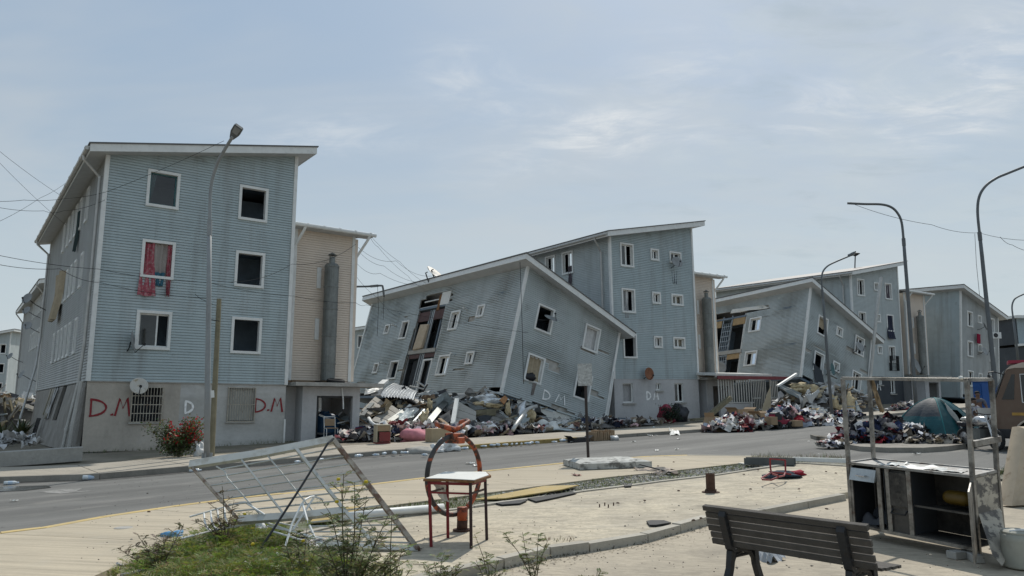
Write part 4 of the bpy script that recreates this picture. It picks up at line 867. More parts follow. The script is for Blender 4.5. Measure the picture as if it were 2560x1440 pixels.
MB().tube([P(2203, 693, 52), P(2190, 800, 52), P(2178, 920, 52), P(2166, 1030, 52)], .11, 8).build('leaning_pipe', M_ZINC, label='long pale pipe leaning against the row before the black-based block', category='pipe')
# ------------------------------------------------------------------ overhead cables
def cable(pl_, label, r=.012, sag=0.0, n=10):
    p = [P(*q) for q in pl_]; out = []
    for a, b in zip(p, p[1:]):
        for k in range(n): u = k / n; out.append(a.lerp(b, u) - V((0, 0, sag * 4 * u * (1 - u))))
    out.append(p[-1]); return MB().tube(out, r, 4).build('overhead_cable', M_CABLE, label=label, category='cable')
for pth, lab, s in (
    ([(-60, 330, 24), (170, 500, 33), (205, 523, 36)], 'upper cable from the top left corner down to the first block', .1), ([(-60, 345, 24), (165, 563, 34)], 'lower steep cable from the left edge to the first block', .1),
    ([(-60, 500, 24), (60, 500, 26), (165, 496, 30), (268, 479, 25.6), (560, 352, 22)], 'long cable rising along the first block to the lamp head', .05), ([(-60, 506, 24), (110, 527, 30), (160, 526, 33), (262, 500, 25.5)], 'sagging cable at left under the eave', .1),
    ([(-60, 578, 24), (100, 495, 30), (185, 440, 34)], 'faint cable crossing upward to the left eave', .1),
    ([(-60, 626, 20), (250, 673, 24.8), (520, 706, 22.5), (735, 740, 29), (890, 757, 31), (915, 762, 40), (1320, 832, 36)], 'low cable across the front of the first block to the tilted one', .08), ([(-60, 648, 20), (150, 672, 22), (250, 706, 24.8), (520, 745, 23)], 'lower cable sloping across the left block to the wooden post', .1),
    ([(488, 735, 23.5), (520, 753, 23), (548, 762, 23.8)], 'short tangled cable at the top of the wooden post', .05), ([(520, 700, 22.5), (730, 660, 29.5), (890, 610, 33)], 'cable from the lamp post to the stair tower gutter', .3),
    ([(922, 585, 33), (1000, 655, 37), (1065, 708, 41)], 'cable from the tower gutter to the tilted roof', .1), ([(922, 585, 33), (945, 617, 34), (1020, 690, 40), (1052, 716, 42)], 'second cable from tower gutter to tilted roof', .1),
    ([(892, 658, 34), (950, 683, 36), (1060, 712, 41)], 'thick sagging cable between tower and tilted roof', .2), ([(896, 628, 34), (960, 665, 37), (1040, 705, 41)], 'middle cable between tower and tilted roof', .15), ([(895, 618, 34), (990, 652, 38), (1080, 690, 42)], 'topmost thin cable between tower and tilted roof', .25),
    ([(890, 690, 34), (945, 745, 38), (990, 790, 44)], 'cable dropping from the tower behind the broken lamp', .1), ([(944, 716, 46), (946, 770, 46), (943, 840, 46)], 'cable dangling from the broken lamp arm', .0), ([(960, 742, 46), (958, 800, 46)], 'short cable dangling from the lamp tip', 0),
    ([(2133, 510, 44), (2330, 562, 43), (2448, 582, 40), (2600, 600, 40)], 'cable strung between the two tall lamp posts', .15), ([(2500, 592, 40), (2530, 612, 40), (2590, 630, 40)], 'slack cable right of the tall right lamp post', .1), ([(2437, 584, 40), (2441, 660, 40), (2449, 740, 40)], 'thin cable hanging beside the right lamp post', 0),
    ([(1300, 655, 36), (1305, 800, 35.5), (1309, 960, 36)], 'vertical cable down the corner of the tilted block', 0)):
    cable(pth, lab, .0075 if pth[0][2] < 35 else .012, s)

# ------------------------------------------------------------------ satellite dishes, air conditioner, curtains
def dish(M, pl_, u, z, r, label, m, off=.5, yaw=0.0, tilt=35, wall=None, grp='satellite dishes on the walls'):
    """u, z: dish centre on the wall plane; faces outward turned by yaw, up by tilt"""
    c = M @ pl_(u, z, off); a = M @ pl_(*(wall or (u, z - r * .8)), .0); o = M.to_3x3() @ (pl_(0, 0, 1) - pl_(0, 0, 0)); o.z = 0; o.normalize()
    o = rotm(rad(yaw), 'Z').to_3x3() @ o; f = (o * cos(rad(tilt)) + V((0, 0, sin(rad(tilt))))).normalized()
    q = f.to_track_quat('Z', 'Y').to_matrix().to_4x4(); q.translation = c
    t = thing('satellite_dish', label, 'satellite dish', a, grp)
    MB().lathe([(.001, -.0), (r * .35, .02 * r), (r * .7, .08 * r), (r * .97, .17 * r), (r, .19 * r), (r * .99, .20 * r), (r * .68, .1 * r), (r * .3, .04 * r), (.001, .02 * r)], q, 20).build('reflector', m, t, smooth=True)
    tip = q @ V((0, -r * .35, r * 1.0)); lo = q @ V((0, -r * .98, .18 * r))
    MB().tube([lo, tip], .014, 5).build('arm', M_BLK, t); MB().blob(tip, .06, n=6, amp=0).build('receiver', M_BLK, t)
    MB().tube([a, a + (c - a) * .55 + V((0, 0, -.05)), c - f * .02], .022, 6).build('mount', M_BLK, t)
    return t
dish(M1, pg, 1.55, 2.22, .30, 'stained white dish on the base wall above the barred window', M_DISH, .35, 0, 18, (1.75, 1.75))
dish(M1, pg, 1.20, 3.75, .40, 'blue-grey dish seen edge-on under the ajar window', M_DISHG, .35, 75, 10, (1.15, 3.45))
dish(M2, pg, 1.75, 9.45, .38, 'grey dish in front of the upper left window of the tilted block', M_DISHG, .45, 10, 60, (1.2, 9.3))
dish(M3, pg, 2.42, 2.68, .36, 'rusty brown dish above the white DM letters', M_DISHR, .3, 0, 5, (2.3, 2.4))
dish(M3, pg, 5.05, 9.35, .36, 'grey dish on the top right window of the third block', M_DISHG, .45, -15, 20, (4.9, 9.0))
dish(M4, pg, 5.0, 9.1, .40, 'grey dish by the right window of the torn block', M_DISHG, .5, 0, 25, (5.0, 8.7))
dish(M4, pg, 2.45, 6.6, .42, 'dark teal dish between windows of the torn block', M_DISHT, .4, 20, 5, (2.4, 6.2))
dish(M4, pl, 7.0, 6.3, .55, 'large dull dish leaning in the torn wall', M_DISHG, .5, 30, 20, (7.2, 5.8))
dish(M5, pg, 3.2, 9.0, .36, 'dark dish over the red cloth', M_DISHG, .5, 30, 20, (2.9, 8.7)); dish(M5, pg, 3.3, 6.8, .4, 'pale dish on the lower wall of the sunken block', M_DISHG, .4, 0, 20, (2.9, 6.5))
dish(M6, pg, 7.9, 3.3, .62, 'grey dish on the far porch roof behind the tent', M_DISHG, .6, 10, 15, (8.0, 2.6))
for k, (v, z, y) in enumerate(((2.5, 8.6, 40), (.4, 7.3, 60), (17.5, 6.0, 30), (1.2, 3.9, 20))):
    dish(Mb0, pl, v, z, .32, ('grey dish high on the rear left block', 'dish jutting out at the corner of the rear left block', 'dish on a long arm at the far end of the rear left block', 'low dish behind the drainpipe of the rear left block')[k], M_DISHG, 1.0, y, 25, (v + .4, z - .5))
dish(M1, pl, 16.8, 7.1, .30, 'dish at the far end of the weathered long wall', M_DISHG, .9, 40, 20, (17.2, 6.6))
rf = M2 @ V((-.3, 8.9, HH + .3)); t = thing('satellite_dish', 'white dish standing on the roof edge of the tilted block', 'satellite dish', rf, 'satellite dishes on the walls')
q = V((.62, -.30, .72)).normalized().to_track_quat('Z', 'Y').to_matrix().to_4x4(); q.translation = P(1086, 687, rf.y)
MB().lathe([(.001, 0), (.28, .02), (.62, .12), (.64, .14), (.28, .05), (.001, .03)], q, 18).build('reflector', M_DISH, t, smooth=True)
for a, b in (((1073, 708), (1068, 695)), ((1090, 704), (1083, 688))): MB().tube([P(*a, rf.y), P(*b, rf.y), P(b[0] - 4, b[1] - 13, rf.y), P(b[0] + 1, b[1] - 15, rf.y)], .04, 5).build('mount', M_BLK, t)
c = M5 @ pg(5.6, 8.55, .35); t = thing('air_conditioner', 'air conditioner box under the right window of the sunken block', 'air conditioner', c)
MB().box((c.x - .4, c.y - .2, c.z - .28), (c.x + .4, c.y + .2, c.z + .28)).build('case', M_TRIM, t); MB().lathe([(.2, 0), (.19, .02), (.02, .02)], frame((c.x - .1, c.y - .21, c.z), (1, 0, 0)) @ rotm(pi / 2, 'X'), 14).build('fan_grille', M_BLK, t)
def curtain(M, pl_, u0, u1, z0, z1, m, label, off=-.2, folds=5, amp=.035, taper=0.0, out=0.0, cat='curtain', seed=0, name='curtain'):
    mb = MB()
    def fn(o):
        def f(a, b):
            uu = u0 + (u1 - u0) * a + taper * (1 - b) * (.5 - a); z = z0 + (z1 - z0) * b + .05 * noise.noise(V((a * 3, seed, 0)))
            fo = sin(a * folds * 2 * pi + seed + 2.0 * noise.noise(V((a * 2, b * 2, seed)))) * amp
            return M @ pl_(uu, z, off + fo + out * max(0, .55 - b) + o)
        return f
    mb.grid(fn(0), 28, 8)
    return mb.build(name, m, smooth=True, label=label, category=cat)
def cm(name, c): return mat(name, c, .9, nz=(6, .15))
K_CRM = cm('curtain_cream', (.42, .38, .30)); K_GRY = cm('curtain_grey', (.36, .36, .36)); K_PNK = mat('curtain_pink', (.34, .075, .10), .9, nz=(6, .25), dirt=[((.42, .27, .27), 9, .48, .62, .8)]); K_WHT = cm('curtain_white', (.55, .55, .54)); K_NAVY = cm('curtain_navy', (.03, .035, .06)); K_LAC = cm('curtain_lace', (.30, .27, .25)); K_TEA = cm('curtain_teal', (.2, .32, .34)); K_PUR = cm('curtain_purple', (.10, .085, .10)); K_TAN = cm('curtain_tan', (.36, .30, .21))
curtain(M1, pg, 1.42, 1.72, 8.9, 10.05, K_TEA, 'pale teal curtain inside the top left window', -.2, 3, .03, .3)
curtain(M1, pg, 1.42, 1.80, 5.45, 7.40, K_PNK, 'ragged pink curtain blown out of the left window', -.03, 2.4, .05, -.24, .24, seed=1); curtain(M1, pg, 2.2, 2.44, 5.5, 7.40, K_PNK, 'narrow pink curtain at the right of the same window', -.02, 3, .035, .12, .2, seed=2)
curtain(M1, pg, 1.70, 2.26, 6.2, 7.42, K_LAC, 'patterned lace curtain between the two pink ones', -.06, 3, .03, 0, 0, seed=3); curtain(M1, pg, 1.85, 2.2, 5.85, 6.35, cm('cloth_blue', (.035, .12, .17)), 'bright blue cloth hanging from the pink-curtained window', .03, 2, .04, .1, .05, 'cloth', 4, 'cloth')
curtain(M1, pl, 9.4, 11.6, 5.4, 7.6, K_TAN, 'tan sheet hanging out on the weathered long wall', .12, 2, .12, .9, .35, 'sheet', 5, 'sheet'); curtain(M1, pl, 5.8, 6.4, 7.9, 9.6, cm('cloth_dark_green', (.03, .05, .05)), 'dark green cloth hanging from an upper long-wall window', .06, 2, .06, .3, .12, 'cloth', 6, 'cloth')
curtain(M2, pg, 4.5, 5.5, 8.95, 10.05, K_WHT, 'white curtain in the upper right window of the tilted block', -.2, 3, .03, 0, 0, seed=7); curtain(M2, pg, 1.3, 2.18, 6.0, 7.45, K_TAN, 'tan curtain in the lower left window of the tilted block', -.1, 3, .04, -.3, .15, seed=8)
curtain(M2, pg, 1.7, 1.92, 5.5, 6.15, K_LAC, 'rags hanging below the tan curtain', .06, 3, .05, .1, 0, 'rag', 9, 'rag')
curtain(M3, pg, .84, 1.35, 8.85, 10.05, K_GRY, 'grey curtain in the top left window of the third block', -.2, 3, .03, seed=10); curtain(M3, pg, .85, 1.45, 5.85, 7.45, K_GRY, 'pale curtain blown out of the middle left window of the third block', -.05, 3, .05, .25, .2, seed=11)
curtain(M3, pg, 4.9, 5.8, 6.6, 7.45, K_CRM, 'cream roller blind in the middle right window of the third block', -.2, 1, .005, cat='blind', seed=12); curtain(M3, pg, 4.9, 5.8, 3.65, 4.9, K_CRM, 'cream draped curtain in the lower right window of the third block', -.2, 2, .04, -.2, seed=13)
curtain(M3, pg, 4.95, 5.45, 8.1, 8.95, K_NAVY, 'dark cloth under the top right dish of the third block', .03, 2, .05, .2, .05, 'cloth', 14, 'cloth'); curtain(M3, pg, .62, 1.5, 1.05, 2.15, K_GRY, 'grey wind-sheet curtain in the base window of the third block', -.22, 4, .02, seed=15)
curtain(M3, pl, 3.2, 3.6, 8.0, 9.2, K_PUR, 'dull curtain blown from a window behind the tilted roof', .05, 2, .06, .2, .2, seed=16)
curtain(M4, pg, 1.15, 2.0, 9.4, 10.1, K_TAN, 'tan blind in the upper left window of the torn block', -.2, 1, .01, cat='blind', seed=17)
curtain(M6, pg, 4.95, 5.75, 8.7, 10.0, K_PUR, 'dark curtain in the top right window of the far upright block', -.1, 3, .05, -.1, .05, seed=18); curtain(M6, pg, 4.9, 5.7, 5.5, 7.45, K_NAVY, 'navy curtain blown outside the middle right window of the far block', -.02, 3, .06, -.25, .35, seed=19); curtain(M6, pg, .85, 1.4, 8.85, 10.0, K_GRY, 'grey curtain in the top left window of the far upright block', -.2, 3, .03, seed=20)
curtain(M5, pg, 2.35, 3.0, 7.45, 8.3, cm('cloth_red', (.30, .015, .05)), 'red cloth hanging on the sunken block', .2, 2, .06, .1, 0, 'cloth', 21, 'cloth')
MB().blob(M2 @ pg(1.45, 6.35, .0), .28, (1.2, .7, .8), 5, .3).build('dark_bundle', M_BKB, label='dark bundle on the sill below the tan curtain', category='bundle', smooth=True)
q = [M2 @ pl(10.05, 9.55, .02), M2 @ pl(9.05, 9.5, .02), M2 @ pl(9.1, 7.95, .10), M2 @ pl(10.1, 7.9, .10)]
MB().prism(q, M2.to_3x3() @ V((.2, 0, 0))).build('mattress', M_QUILT, bevel=.05, label='stained mattress wedged in the torn wall of the tilted block', category='mattress')

# ------------------------------------------------------------------ foreground: bench
A = P(1768, 1265, 7.35); B = P(2166, 1313, 6.2); B.z = A.z = (A.z + B.z) / 2
xd = (B - A); LB = xd.length; xd.normalize(); back = V((-xd.y, xd.x, 0)).normalized()         # towards the seat side (away from the camera)
if back.y < 0: back = -back
gz = T(A.x + .5, A.y - .3) + LOW; SB = (A.z - gz) / .845; LB /= SB; MBn = Matrix([(xd.x * SB, back.x * SB, 0, A.x), (xd.y * SB, back.y * SB, 0, A.y), (0, 0, SB, gz), (0, 0, 0, 1)])   # local: x along, y to the seat front, z up from the ground
t = thing('park_bench', 'weathered slatted bench with iron legs seen from behind, in front of the steel cart', 'bench', MBn)
def prof(k): return (.012 + .021 * k, .752 - .0735 * k)
for k in range(5):
    y, z = prof(k); e = -.03 + .012 * k
    mb = MB(); M = MBn @ Matrix.Translation((0, y, z)) @ rotm(rad(16), 'X')
    mb.box((e * 0 - .02 + R.uniform(-.012, .012), -.017, -.0315), (LB + .02 + R.uniform(-.015, .015), .017, .0315), M); mb.build('back_slat', M_WOOD, t, bevel=.004)
M = MBn @ Matrix.Translation((0, -.008, .825)) @ rotm(rad(16), 'X'); MB().box((-.04, -.03, -.028), (LB + .02, .032, .03), M).build('top_rail', M_WOOD, t, bevel=.006)
for k in range(6): y = .17 + .072 * k; MB().box((-.01 + R.uniform(-.01, .01), y, .405 - .004 * k), (LB + .04 + R.uniform(-.01, .02), y + .058, .435 - .004 * k), MBn).build('seat_slat', M_WOOD, t, bevel=.004)
for x in (.22, LB - .24):
    mb = MB(); w_ = .035
    def side(pp, w2=.03): mb.tube([MBn @ V((x, a, b)) for a, b in pp], w2, 6)
    mb.prism([MBn @ V((x - w_, a, b)) for a, b in ((-.045, .81), (.0, .80), (.125, .40), (.6, .40), (.6, .36), (.1, .36), (.05, .40), (-.07, .76))], xd * 2 * w_)
    mb.prism([MBn @ V((x - w_ * .8, a, b)) for a, b in ((.06, .38), (.14, .38), (.10, .2), (.02, .0), (-.07, .0), (.03, .2))], xd * 1.6 * w_)
    mb.prism([MBn @ V((x - w_ * .8, a, b)) for a, b in ((.5, .38), (.58, .38), (.60, .18), (.68, .0), (.60, .0), (.53, .18))], xd * 1.6 * w_)
    side([(.1, .22), (.18, .33), (.32, .36), (.46, .33), (.55, .22)], .022); side([(.1, .31), (.55, .31)], .016)
    for a in (.2, .3, .4): side([(a, .31), (a, .37)], .012)
    leg = mb.build('leg', M_IRON, t)
    bm_ = MB()
    for k in range(5):
        y, z = prof(k)
        for s in (-.03, .03): bm_.lathe([(.013, 0), (.013, .009), (.001, .012)], MBn @ Matrix.Translation((x + s, y - .05 + .0, z)) @ rotm(rad(106), 'X'), 7)
    bm_.build('bolts', M_GALV, leg)
# ------------------------------------------------------------------ desk with red legs
fl, fr, br, bl = G(1078, 1367, PLAZA), G(1178, 1371, PLAZA), G(1217, 1350, PLAZA), G(1120, 1345, PLAZA)
tops = [P(1073, 1203, fl.y), P(1176, 1203, fr.y), P(1213, 1194, br.y), P(1118, 1196, bl.y)]; zt = sum(p.z for p in tops) / 4
for p in tops: p.z = zt
t = thing('desk', 'small desk with thin red legs and peeling white top before the orange hoop', 'desk', (fl + br) / 2)
for k, (a, b) in enumerate(zip((fl, fr, br, bl), tops)): MB().bar(a, b, .034, .034).build('leg', (M_RED, M_REDD, M_REDD, M_RED)[k], t, bevel=.003)
for k in range(4):
    a, b = tops[k], tops[(k + 1) % 4]; MB().bar(a - V((0, 0, .02)), b - V((0, 0, .02)), .03, .03).build('apron_rail', M_RED, t)
for k in (0, 1, 3): a, b = tops[k], tops[(k + 1) % 4]; MB().bar(a - V((0, 0, .125)), b - V((0, 0, .125)), .02, .02).build('stretcher', M_REDD if k else M_RED, t)
mid = sum(tops, V()) / 4; out = [mid + (Z(*q, zt + .03) - mid) for q in ((1058, 1197), (1100, 1197), (1186, 1201), (1228, 1188), (1217, 1180), (1112, 1180), (1085, 1188))]
MB().prism([p.copy() - V((0, 0, .028)) for p in out], V((0, 0, .026))).build('top_board', M_PLY, t)
c = sum(out, V()) / len(out); MB().prism([c + (p - c) * (.93 + .06 * ((k * 7) % 3) / 2) for k, p in enumerate(out)], V((0, 0, .006))).build('laminate', M_WHT, t)
q = [P(1085, 1210, fl.y + .25), P(1112, 1205, bl.y - .1), P(1120, 1255, bl.y - .15), P(1112, 1262, bl.y - .18), P(1098, 1243, fl.y + .35)]
MB().sheet(q[0], q[1], q[2], q[4], 8, 10, .025, 2.5, 4).build('hanging_cloth', M_WHT, smooth=True, label='torn white plastic sheet hanging under the red-legged desk', category='sheet')
# ------------------------------------------------------------------ orange playground hoop
b = G(1155, 1327, PLAZA); d = b.y; k_ = d / FPX
t = thing('playground_hoop', 'rusted orange steel hoop on a stub post behind the red-legged desk', 'playground equipment', b)
MB().tube([b + V((0, 0, .01)), P(1156, 1300, d)], .068, 14).build('post_foot', M_RUST, t, smooth=True); MB().tube([P(1156, 1300, d), P(1156, 1268, d)], .0685, 14).build('post', M_ORA, t, smooth=True)
MB().tube([b - V((0, 0, .0)), b + V((0, 0, .022))], .115, 16).build('base_flange', M_RUST, t)
cc = P(1136, 1187, d); hx = V((cos(rad(50)), sin(rad(50)), 0))
def ring(a0, a1, m, r=.031, n=26, name='hoop'):
    pp = [cc + hx * (.475 * cos(a0 + (a1 - a0) * i / n)) + V((0, 0, .485 * sin(a0 + (a1 - a0) * i / n))) for i in range(n + 1)]
    return MB().tube(pp, r, 10).build(name, m, t, smooth=True)
ring(rad(-62), rad(100), M_ORA); ring(rad(100), rad(298), M_ORB)
top = cc + V((0, 0, .49)); M = Matrix.Translation(top) @ rotm(rad(50), 'Z')
MB().box((-.10, -.09, -.06), (.10, .09, .03), M).box((-.07, -.13, -.10), (.06, .12, -.02), M).build('bracket', M_ORA, t, bevel=.015)
MB().tube([P(1136, 1075, d), P(1122, 1070, d - .05), P(1105, 1065, d - .1), P(1092, 1061, d - .05), P(1090, 1056, d + .1)], [.04, .036, .034, .032, .03], 8).build('bent_arm', M_ORA, t, smooth=True)
MB().tube([P(1136, 1076, d), P(1150, 1068, d + .1), P(1162, 1060, d + .3), P(1172, 1054, d + .35), P(1168, 1051, d + .5), P(1150, 1056, d + .6)], .028, 8).build('bent_arm', M_ORA, t, smooth=True)
b = G(1777, 1231, PLAZA); t = thing('pipe_stub', 'short rusty brown pipe stub on a flange standing on the plaza', 'pipe')
t.matrix_world = Matrix.Translation(b); WM[t.name] = Matrix.Translation(b)
h = P(1777, 1184, b.y).z - b.z; Mz = Matrix.Translation(b)
MB().lathe([(.075, 0), (.075, h), (.066, h + .004), (.066, h - .12)], Mz, 20).build('pipe', M_RUST, t, smooth=False); MB().lathe([(.0, .0), (.145, .0), (.148, .012), (.12, .02), (.07, .022)], Mz, 18).build('flange', M_RUST, t)
for k in range(4): a = .5 + k * pi / 2; MB().tube([b + V((.115 * cos(a), .115 * sin(a), .01)), b + V((.115 * cos(a), .115 * sin(a), .045))], .012, 6).build('bolt', M_RUST, t)
b = G(1515, 1266, PLAZA); t = thing('anchor_bolts', 'four rusty anchor bolts left standing in the plaza concrete', 'bolts', b)
for px, py in ((1499, 1268), (1512, 1264), (1521, 1269), (1534, 1264)): q = G(px, py, PLAZA); MB().tube([q, q + V((0, 0, .045))], .01, 6).build('bolt', M_RUST, t)
# ------------------------------------------------------------------ mattress on the pavement
a, b_, c = G(1408, 1163, PAVE), G(1451, 1176, PAVE), G(1630, 1169, PAVE); e = a + (c - b_) * .96; hh = V((0, 0, .17))
mb = MB(); n = 14
def mt(u, v, zf):
    p = (b_ * (1 - u) + c * u) * (1 - v) + (a * (1 - u) + e * u) * v; k = 1 - max(abs(u - .5) * 2, abs(v - .5) * 2) ** 8 * .25
    return p + V((0, 0, .012 + .165 * zf * (k if zf else 1) + (.012 * noise.noise(p * 4) if zf else 0)))
mb.grid(lambda u, v: mt(u, v, 1), n, n)
for s in range(4):
    f = (lambda u: (u, 0), lambda u: (1, u), lambda u: (1 - u, 1), lambda u: (0, 1 - u))[s]
    mb.grid(lambda u, v: mt(*f(u), 0) * (1 - v) + mt(*f(u), 1) * v + ((b_ + c) / 2 - (a + e) / 2).normalized() * 0, n, 3)
mb.build('mattress', M_MATG, smooth=False, label='grey mouldy mattress lying flat on the pavement below the blank sign', category='mattress')
# ------------------------------------------------------------------ fallen steel gate
TL, TR, BR = P(476, 1161, 9.6), P(833, 1099, 9.8), G(1045, 1377, PLAZA) + V((0, 0, .03))
nr = (TR - TL).cross(BR - TR).normalized()
def Q(px, py, o=0.0):
    d_ = ray(px, py); o_ = V((0, 0, CZ)); return o_ + d_ * ((TL - o_).dot(nr) / d_.dot(nr)) + nr * o
t = thing('steel_gate', 'bent pale steel gate frame with thin bars propped on a black stick', 'gate', BR)
M_GATE = mat('gate_paint', (.46, .47, .44), .6, .1, nz=(4, .12), dirt=[((.2, .16, .1), 6, .5, .72, .6)]); M_GATR = mat('gate_rust', (.30, .27, .22), .75, nz=(5, .2), dirt=[((.09, .04, .02), 7, .42, .58, .9)])
def gb(n_, pts_, w_, m, h=.03): 
    mb = MB()
    for p, q in zip(pts_, pts_[1:]): mb.bar(Q(*p), Q(*q), h, w_, nr) if w_ > .02 else mb.tube([Q(*p), Q(*q)], w_ * .72, 5)
    return mb.build(n_, m, t)
gb('top_rail', [(474, 1162), (655, 1134), (833, 1099)], .05, M_GATE, .11); gb('side_rail', [(833, 1099), (1046, 1376)], .075, M_GATR, .05); gb('side_rail', [(480, 1168), (600, 1304)], .04, M_GATR)
gb('middle_rail', [(596, 1300), (760, 1289), (862, 1277)], .05, M_GATE, .09); gb('bottom_rail', [(790, 1362), (1045, 1374)], .05, M_GATE, .06)
gb('stile', [(737, 1118), (862, 1277), (944, 1371)], .055, M_GATE, .035); gb('stile', [(604, 1150), (710, 1286)], .035, M_GATE, .02)
gb('bar', [(668, 1138), (785, 1281)], .014, M_GATE); gb('bar', [(541, 1166), (556, 1175), (562, 1178), (569, 1196), (655, 1292)], .014, M_GATE)
for a, b_ in (((554, 1173), (846, 1120)), ((514, 1197), (862, 1140)), ((528, 1214), (878, 1160)), ((541, 1231), (893, 1180)), ((555, 1247), (908, 1202)), ((571, 1262), (924, 1223)), ((586, 1278), (940, 1243)), ((790, 1286), (955, 1263)), ((775, 1306), (973, 1288)), ((772, 1316), (992, 1312)), ((772, 1329), (1003, 1329)), ((783, 1341), (1019, 1343)), ((800, 1352), (1030, 1357))): gb('bar', [a, b_], .014, M_GATE)
MB().tube([P(834, 1096, 9.72), P(820, 1108, 9.6), P(757, 1210, 9.2), P(679, 1330, 8.75), P(648, 1376, 8.6)], .014, 6).build('black_stick', M_BLK, label='thin black stick propping the steel gate', category='stick')
c = G(309, 1319, PAVE + .002); MB().lathe([(.001, .004), (.10, .004), (.105, .0), (.11, .003), (.12, .0)], Matrix.Translation(c), 18).build('pavement_cover', M_CON, label='small round cover set in the near pavement at left', category='cover')
# white tube frames in the weeds
def tubes(name, label, cat, runs, m=M_TRIM, r=.011):
    t = thing(name, label, cat, P(*runs[0][0])); 
    for rn in runs: MB().tube([P(*p) for p in rn], r, 6).build('tube', m, t)
    return t
tubes('wire_rack', 'white wire rack half sunk in the weeds left of the gate', 'rack', [[(474, 1292, 9.3), (566, 1266, 9.6)]] + [[(510 + k * 17, 1284 - k * 5, 9.35), (512 + k * 17, 1305 - k * 4, 9.1), (519 + k * 17, 1322 - k * 4, 8.9), (530 + k * 17, 1328 - k * 4, 8.85)] for k in range(4)] + [[(454, 1346, 8.5), (530, 1327, 8.85), (660, 1303, 9.2)], [(566, 1266, 9.6), (600, 1256, 9.3), (612, 1255, 9.2), (662, 1287, 9.0)]])
tubes('walker_frame', 'white folding tube frame standing in the rubbish behind the tall weed', 'frame', [[(755, 1258, 9.0), (730, 1310, 8.8), (713, 1366, 8.6)], [(757, 1256, 9.0), (762, 1250, 9), (775, 1243, 9.1), (786, 1241, 9.2), (808, 1250, 9.25)], [(756, 1258, 9.0), (768, 1300, 8.8), (788, 1345, 8.65)], [(786, 1242, 9.2), (745, 1305, 8.9), (731, 1326, 8.8)]], r=.013)
tubes('metal_strip', 'white angled metal strip on the plaza under the gate', 'strip', [[(775, 1374, 8.55), (890, 1315, 9.3)]], r=.018)
tubes('loose_rods', 'bundle of loose pale rods under the gate', 'rods', [[(655, 1303, 9.2), (790, 1348, 8.75)], [(668, 1315, 9.1), (830, 1352, 8.7)], [(675, 1302, 9.25), (745, 1318, 9.1)], [(680, 1328, 8.9), (760, 1352, 8.7)]], r=.01)
p = [G(690, 1372, LOW), G(745, 1360, PLAZA), G(825, 1352, PLAZA), G(818, 1370, PLAZA), G(770, 1378, PLAZA)]
MB().sheet(p[0] + V((0, 0, .08)), p[4] + V((0, 0, .02)), p[2] + V((0, 0, .02)), p[1] + V((0, 0, .1)), 12, 8, .06, 3, 8).build('black_bag', M_BKB, smooth=True, label='torn black plastic bag under the steel gate', category='bag')
# white pipe along the plaza edge, yellow boards, black rubber mats
MB().tube([G(840, 1311, PLAZA) + V((0, 0, .09)), G(960, 1296, PLAZA) + V((0, 0, .08)), G(1108, 1281, PLAZA) + V((0, 0, .07))], .055, 12).build('white_pipe', M_TRIM, smooth=True, label='white plastic pipe along the plaza edge behind the gate', category='pipe')
MB().prism([G(1185, 1254, -.03) + V((0, 0, .02)), G(1362, 1221, -.03) + V((0, 0, .03)), G(1448, 1222, -.03) + V((0, 0, .05)), G(1405, 1233, -.03) + V((0, 0, .05)), G(1262, 1253, -.03) + V((0, 0, .03))], V((0, 0, .018))).build('yellow_board', M_YEL, label='dirty yellow board lying on the verge right of the hoop', category='board')
MB().prism([G(775, 1316, -.03) + V((0, 0, .03)), G(800, 1290, -.03) + V((0, 0, .05)), G(900, 1283, -.03) + V((0, 0, .08)), G(880, 1304, -.03) + V((0, 0, .04))], V((0, 0, .03))).build('yellow_board', M_YEL, label='orange-yellow board under the steel gate', category='board')
for q, lab in ((((1318, 1250), (1358, 1245), (1430, 1233), (1442, 1236), (1380, 1250), (1340, 1258)), 'black rubber mat beside the right tip of the yellow board'), (((1240, 1262), (1300, 1254), (1318, 1255), (1300, 1263), (1255, 1266)), 'smaller black rubber scrap below the yellow board'), (((1616, 1308), (1626, 1306), (1660, 1306), (1678, 1312), (1640, 1318), (1624, 1318)), 'black rubber scrap at the plaza front edge'), (((1560, 1217), (1580, 1214), (1578, 1219), (1562, 1220)), 'tiny black scrap on the far plaza edging')):
    MB().prism([G(*p, PLAZA) + V((0, 0, .012)) for p in q], V((0, 0, .018))).build('rubber_mat', M_RUBR, label=lab, category='mat')
# fallen gutter channels at the far corner of the plaza
def channel(a, b, w_, h, label, m=M_CORR):
    d_ = (b - a).normalized(); s = d_.cross(V((0, 0, 1))).normalized() * w_; u = V((0, 0, h)); mb = MB()
    for q in ([a, a + s, b + s, b], ): mb.prism(q, V((0, 0, .006)))
    mb.prism([a, b, b + u, a + u], s * .04).prism([a + s, b + s, b + s + u, a + s + u], s * .04); mb.prism([a + u, b + u, b + u + s * .25, a + u + s * .25], V((0, 0, .006)))
    return mb.build('metal_channel', m, label=label, category='metal channel')
channel(G(1866, 1162, 0) + V((0, 0, .03)), G(1990, 1165, 0) + V((0, 0, .03)), .28, .14, 'dark open metal channel lying behind the red chair frame', mat('channel_dark', (.10, .11, .11), .5, .4, nz=(4, .15)))
channel(G(1985, 1157, 0) + V((0, 0, .05)), G(2125, 1162, 0) + V((0, 0, .05)), .16, .08, 'white metal channel reaching to the cart', M_TRIM)
MB().bar(G(1850, 1163, -.03) + V((0, 0, .04)), G(1945, 1172, -.03) + V((0, 0, .04)), .12, .03).build('metal_flat', M_ZINC, label='pale flat metal strip on the verge left of the dark channel', category='metal strip')
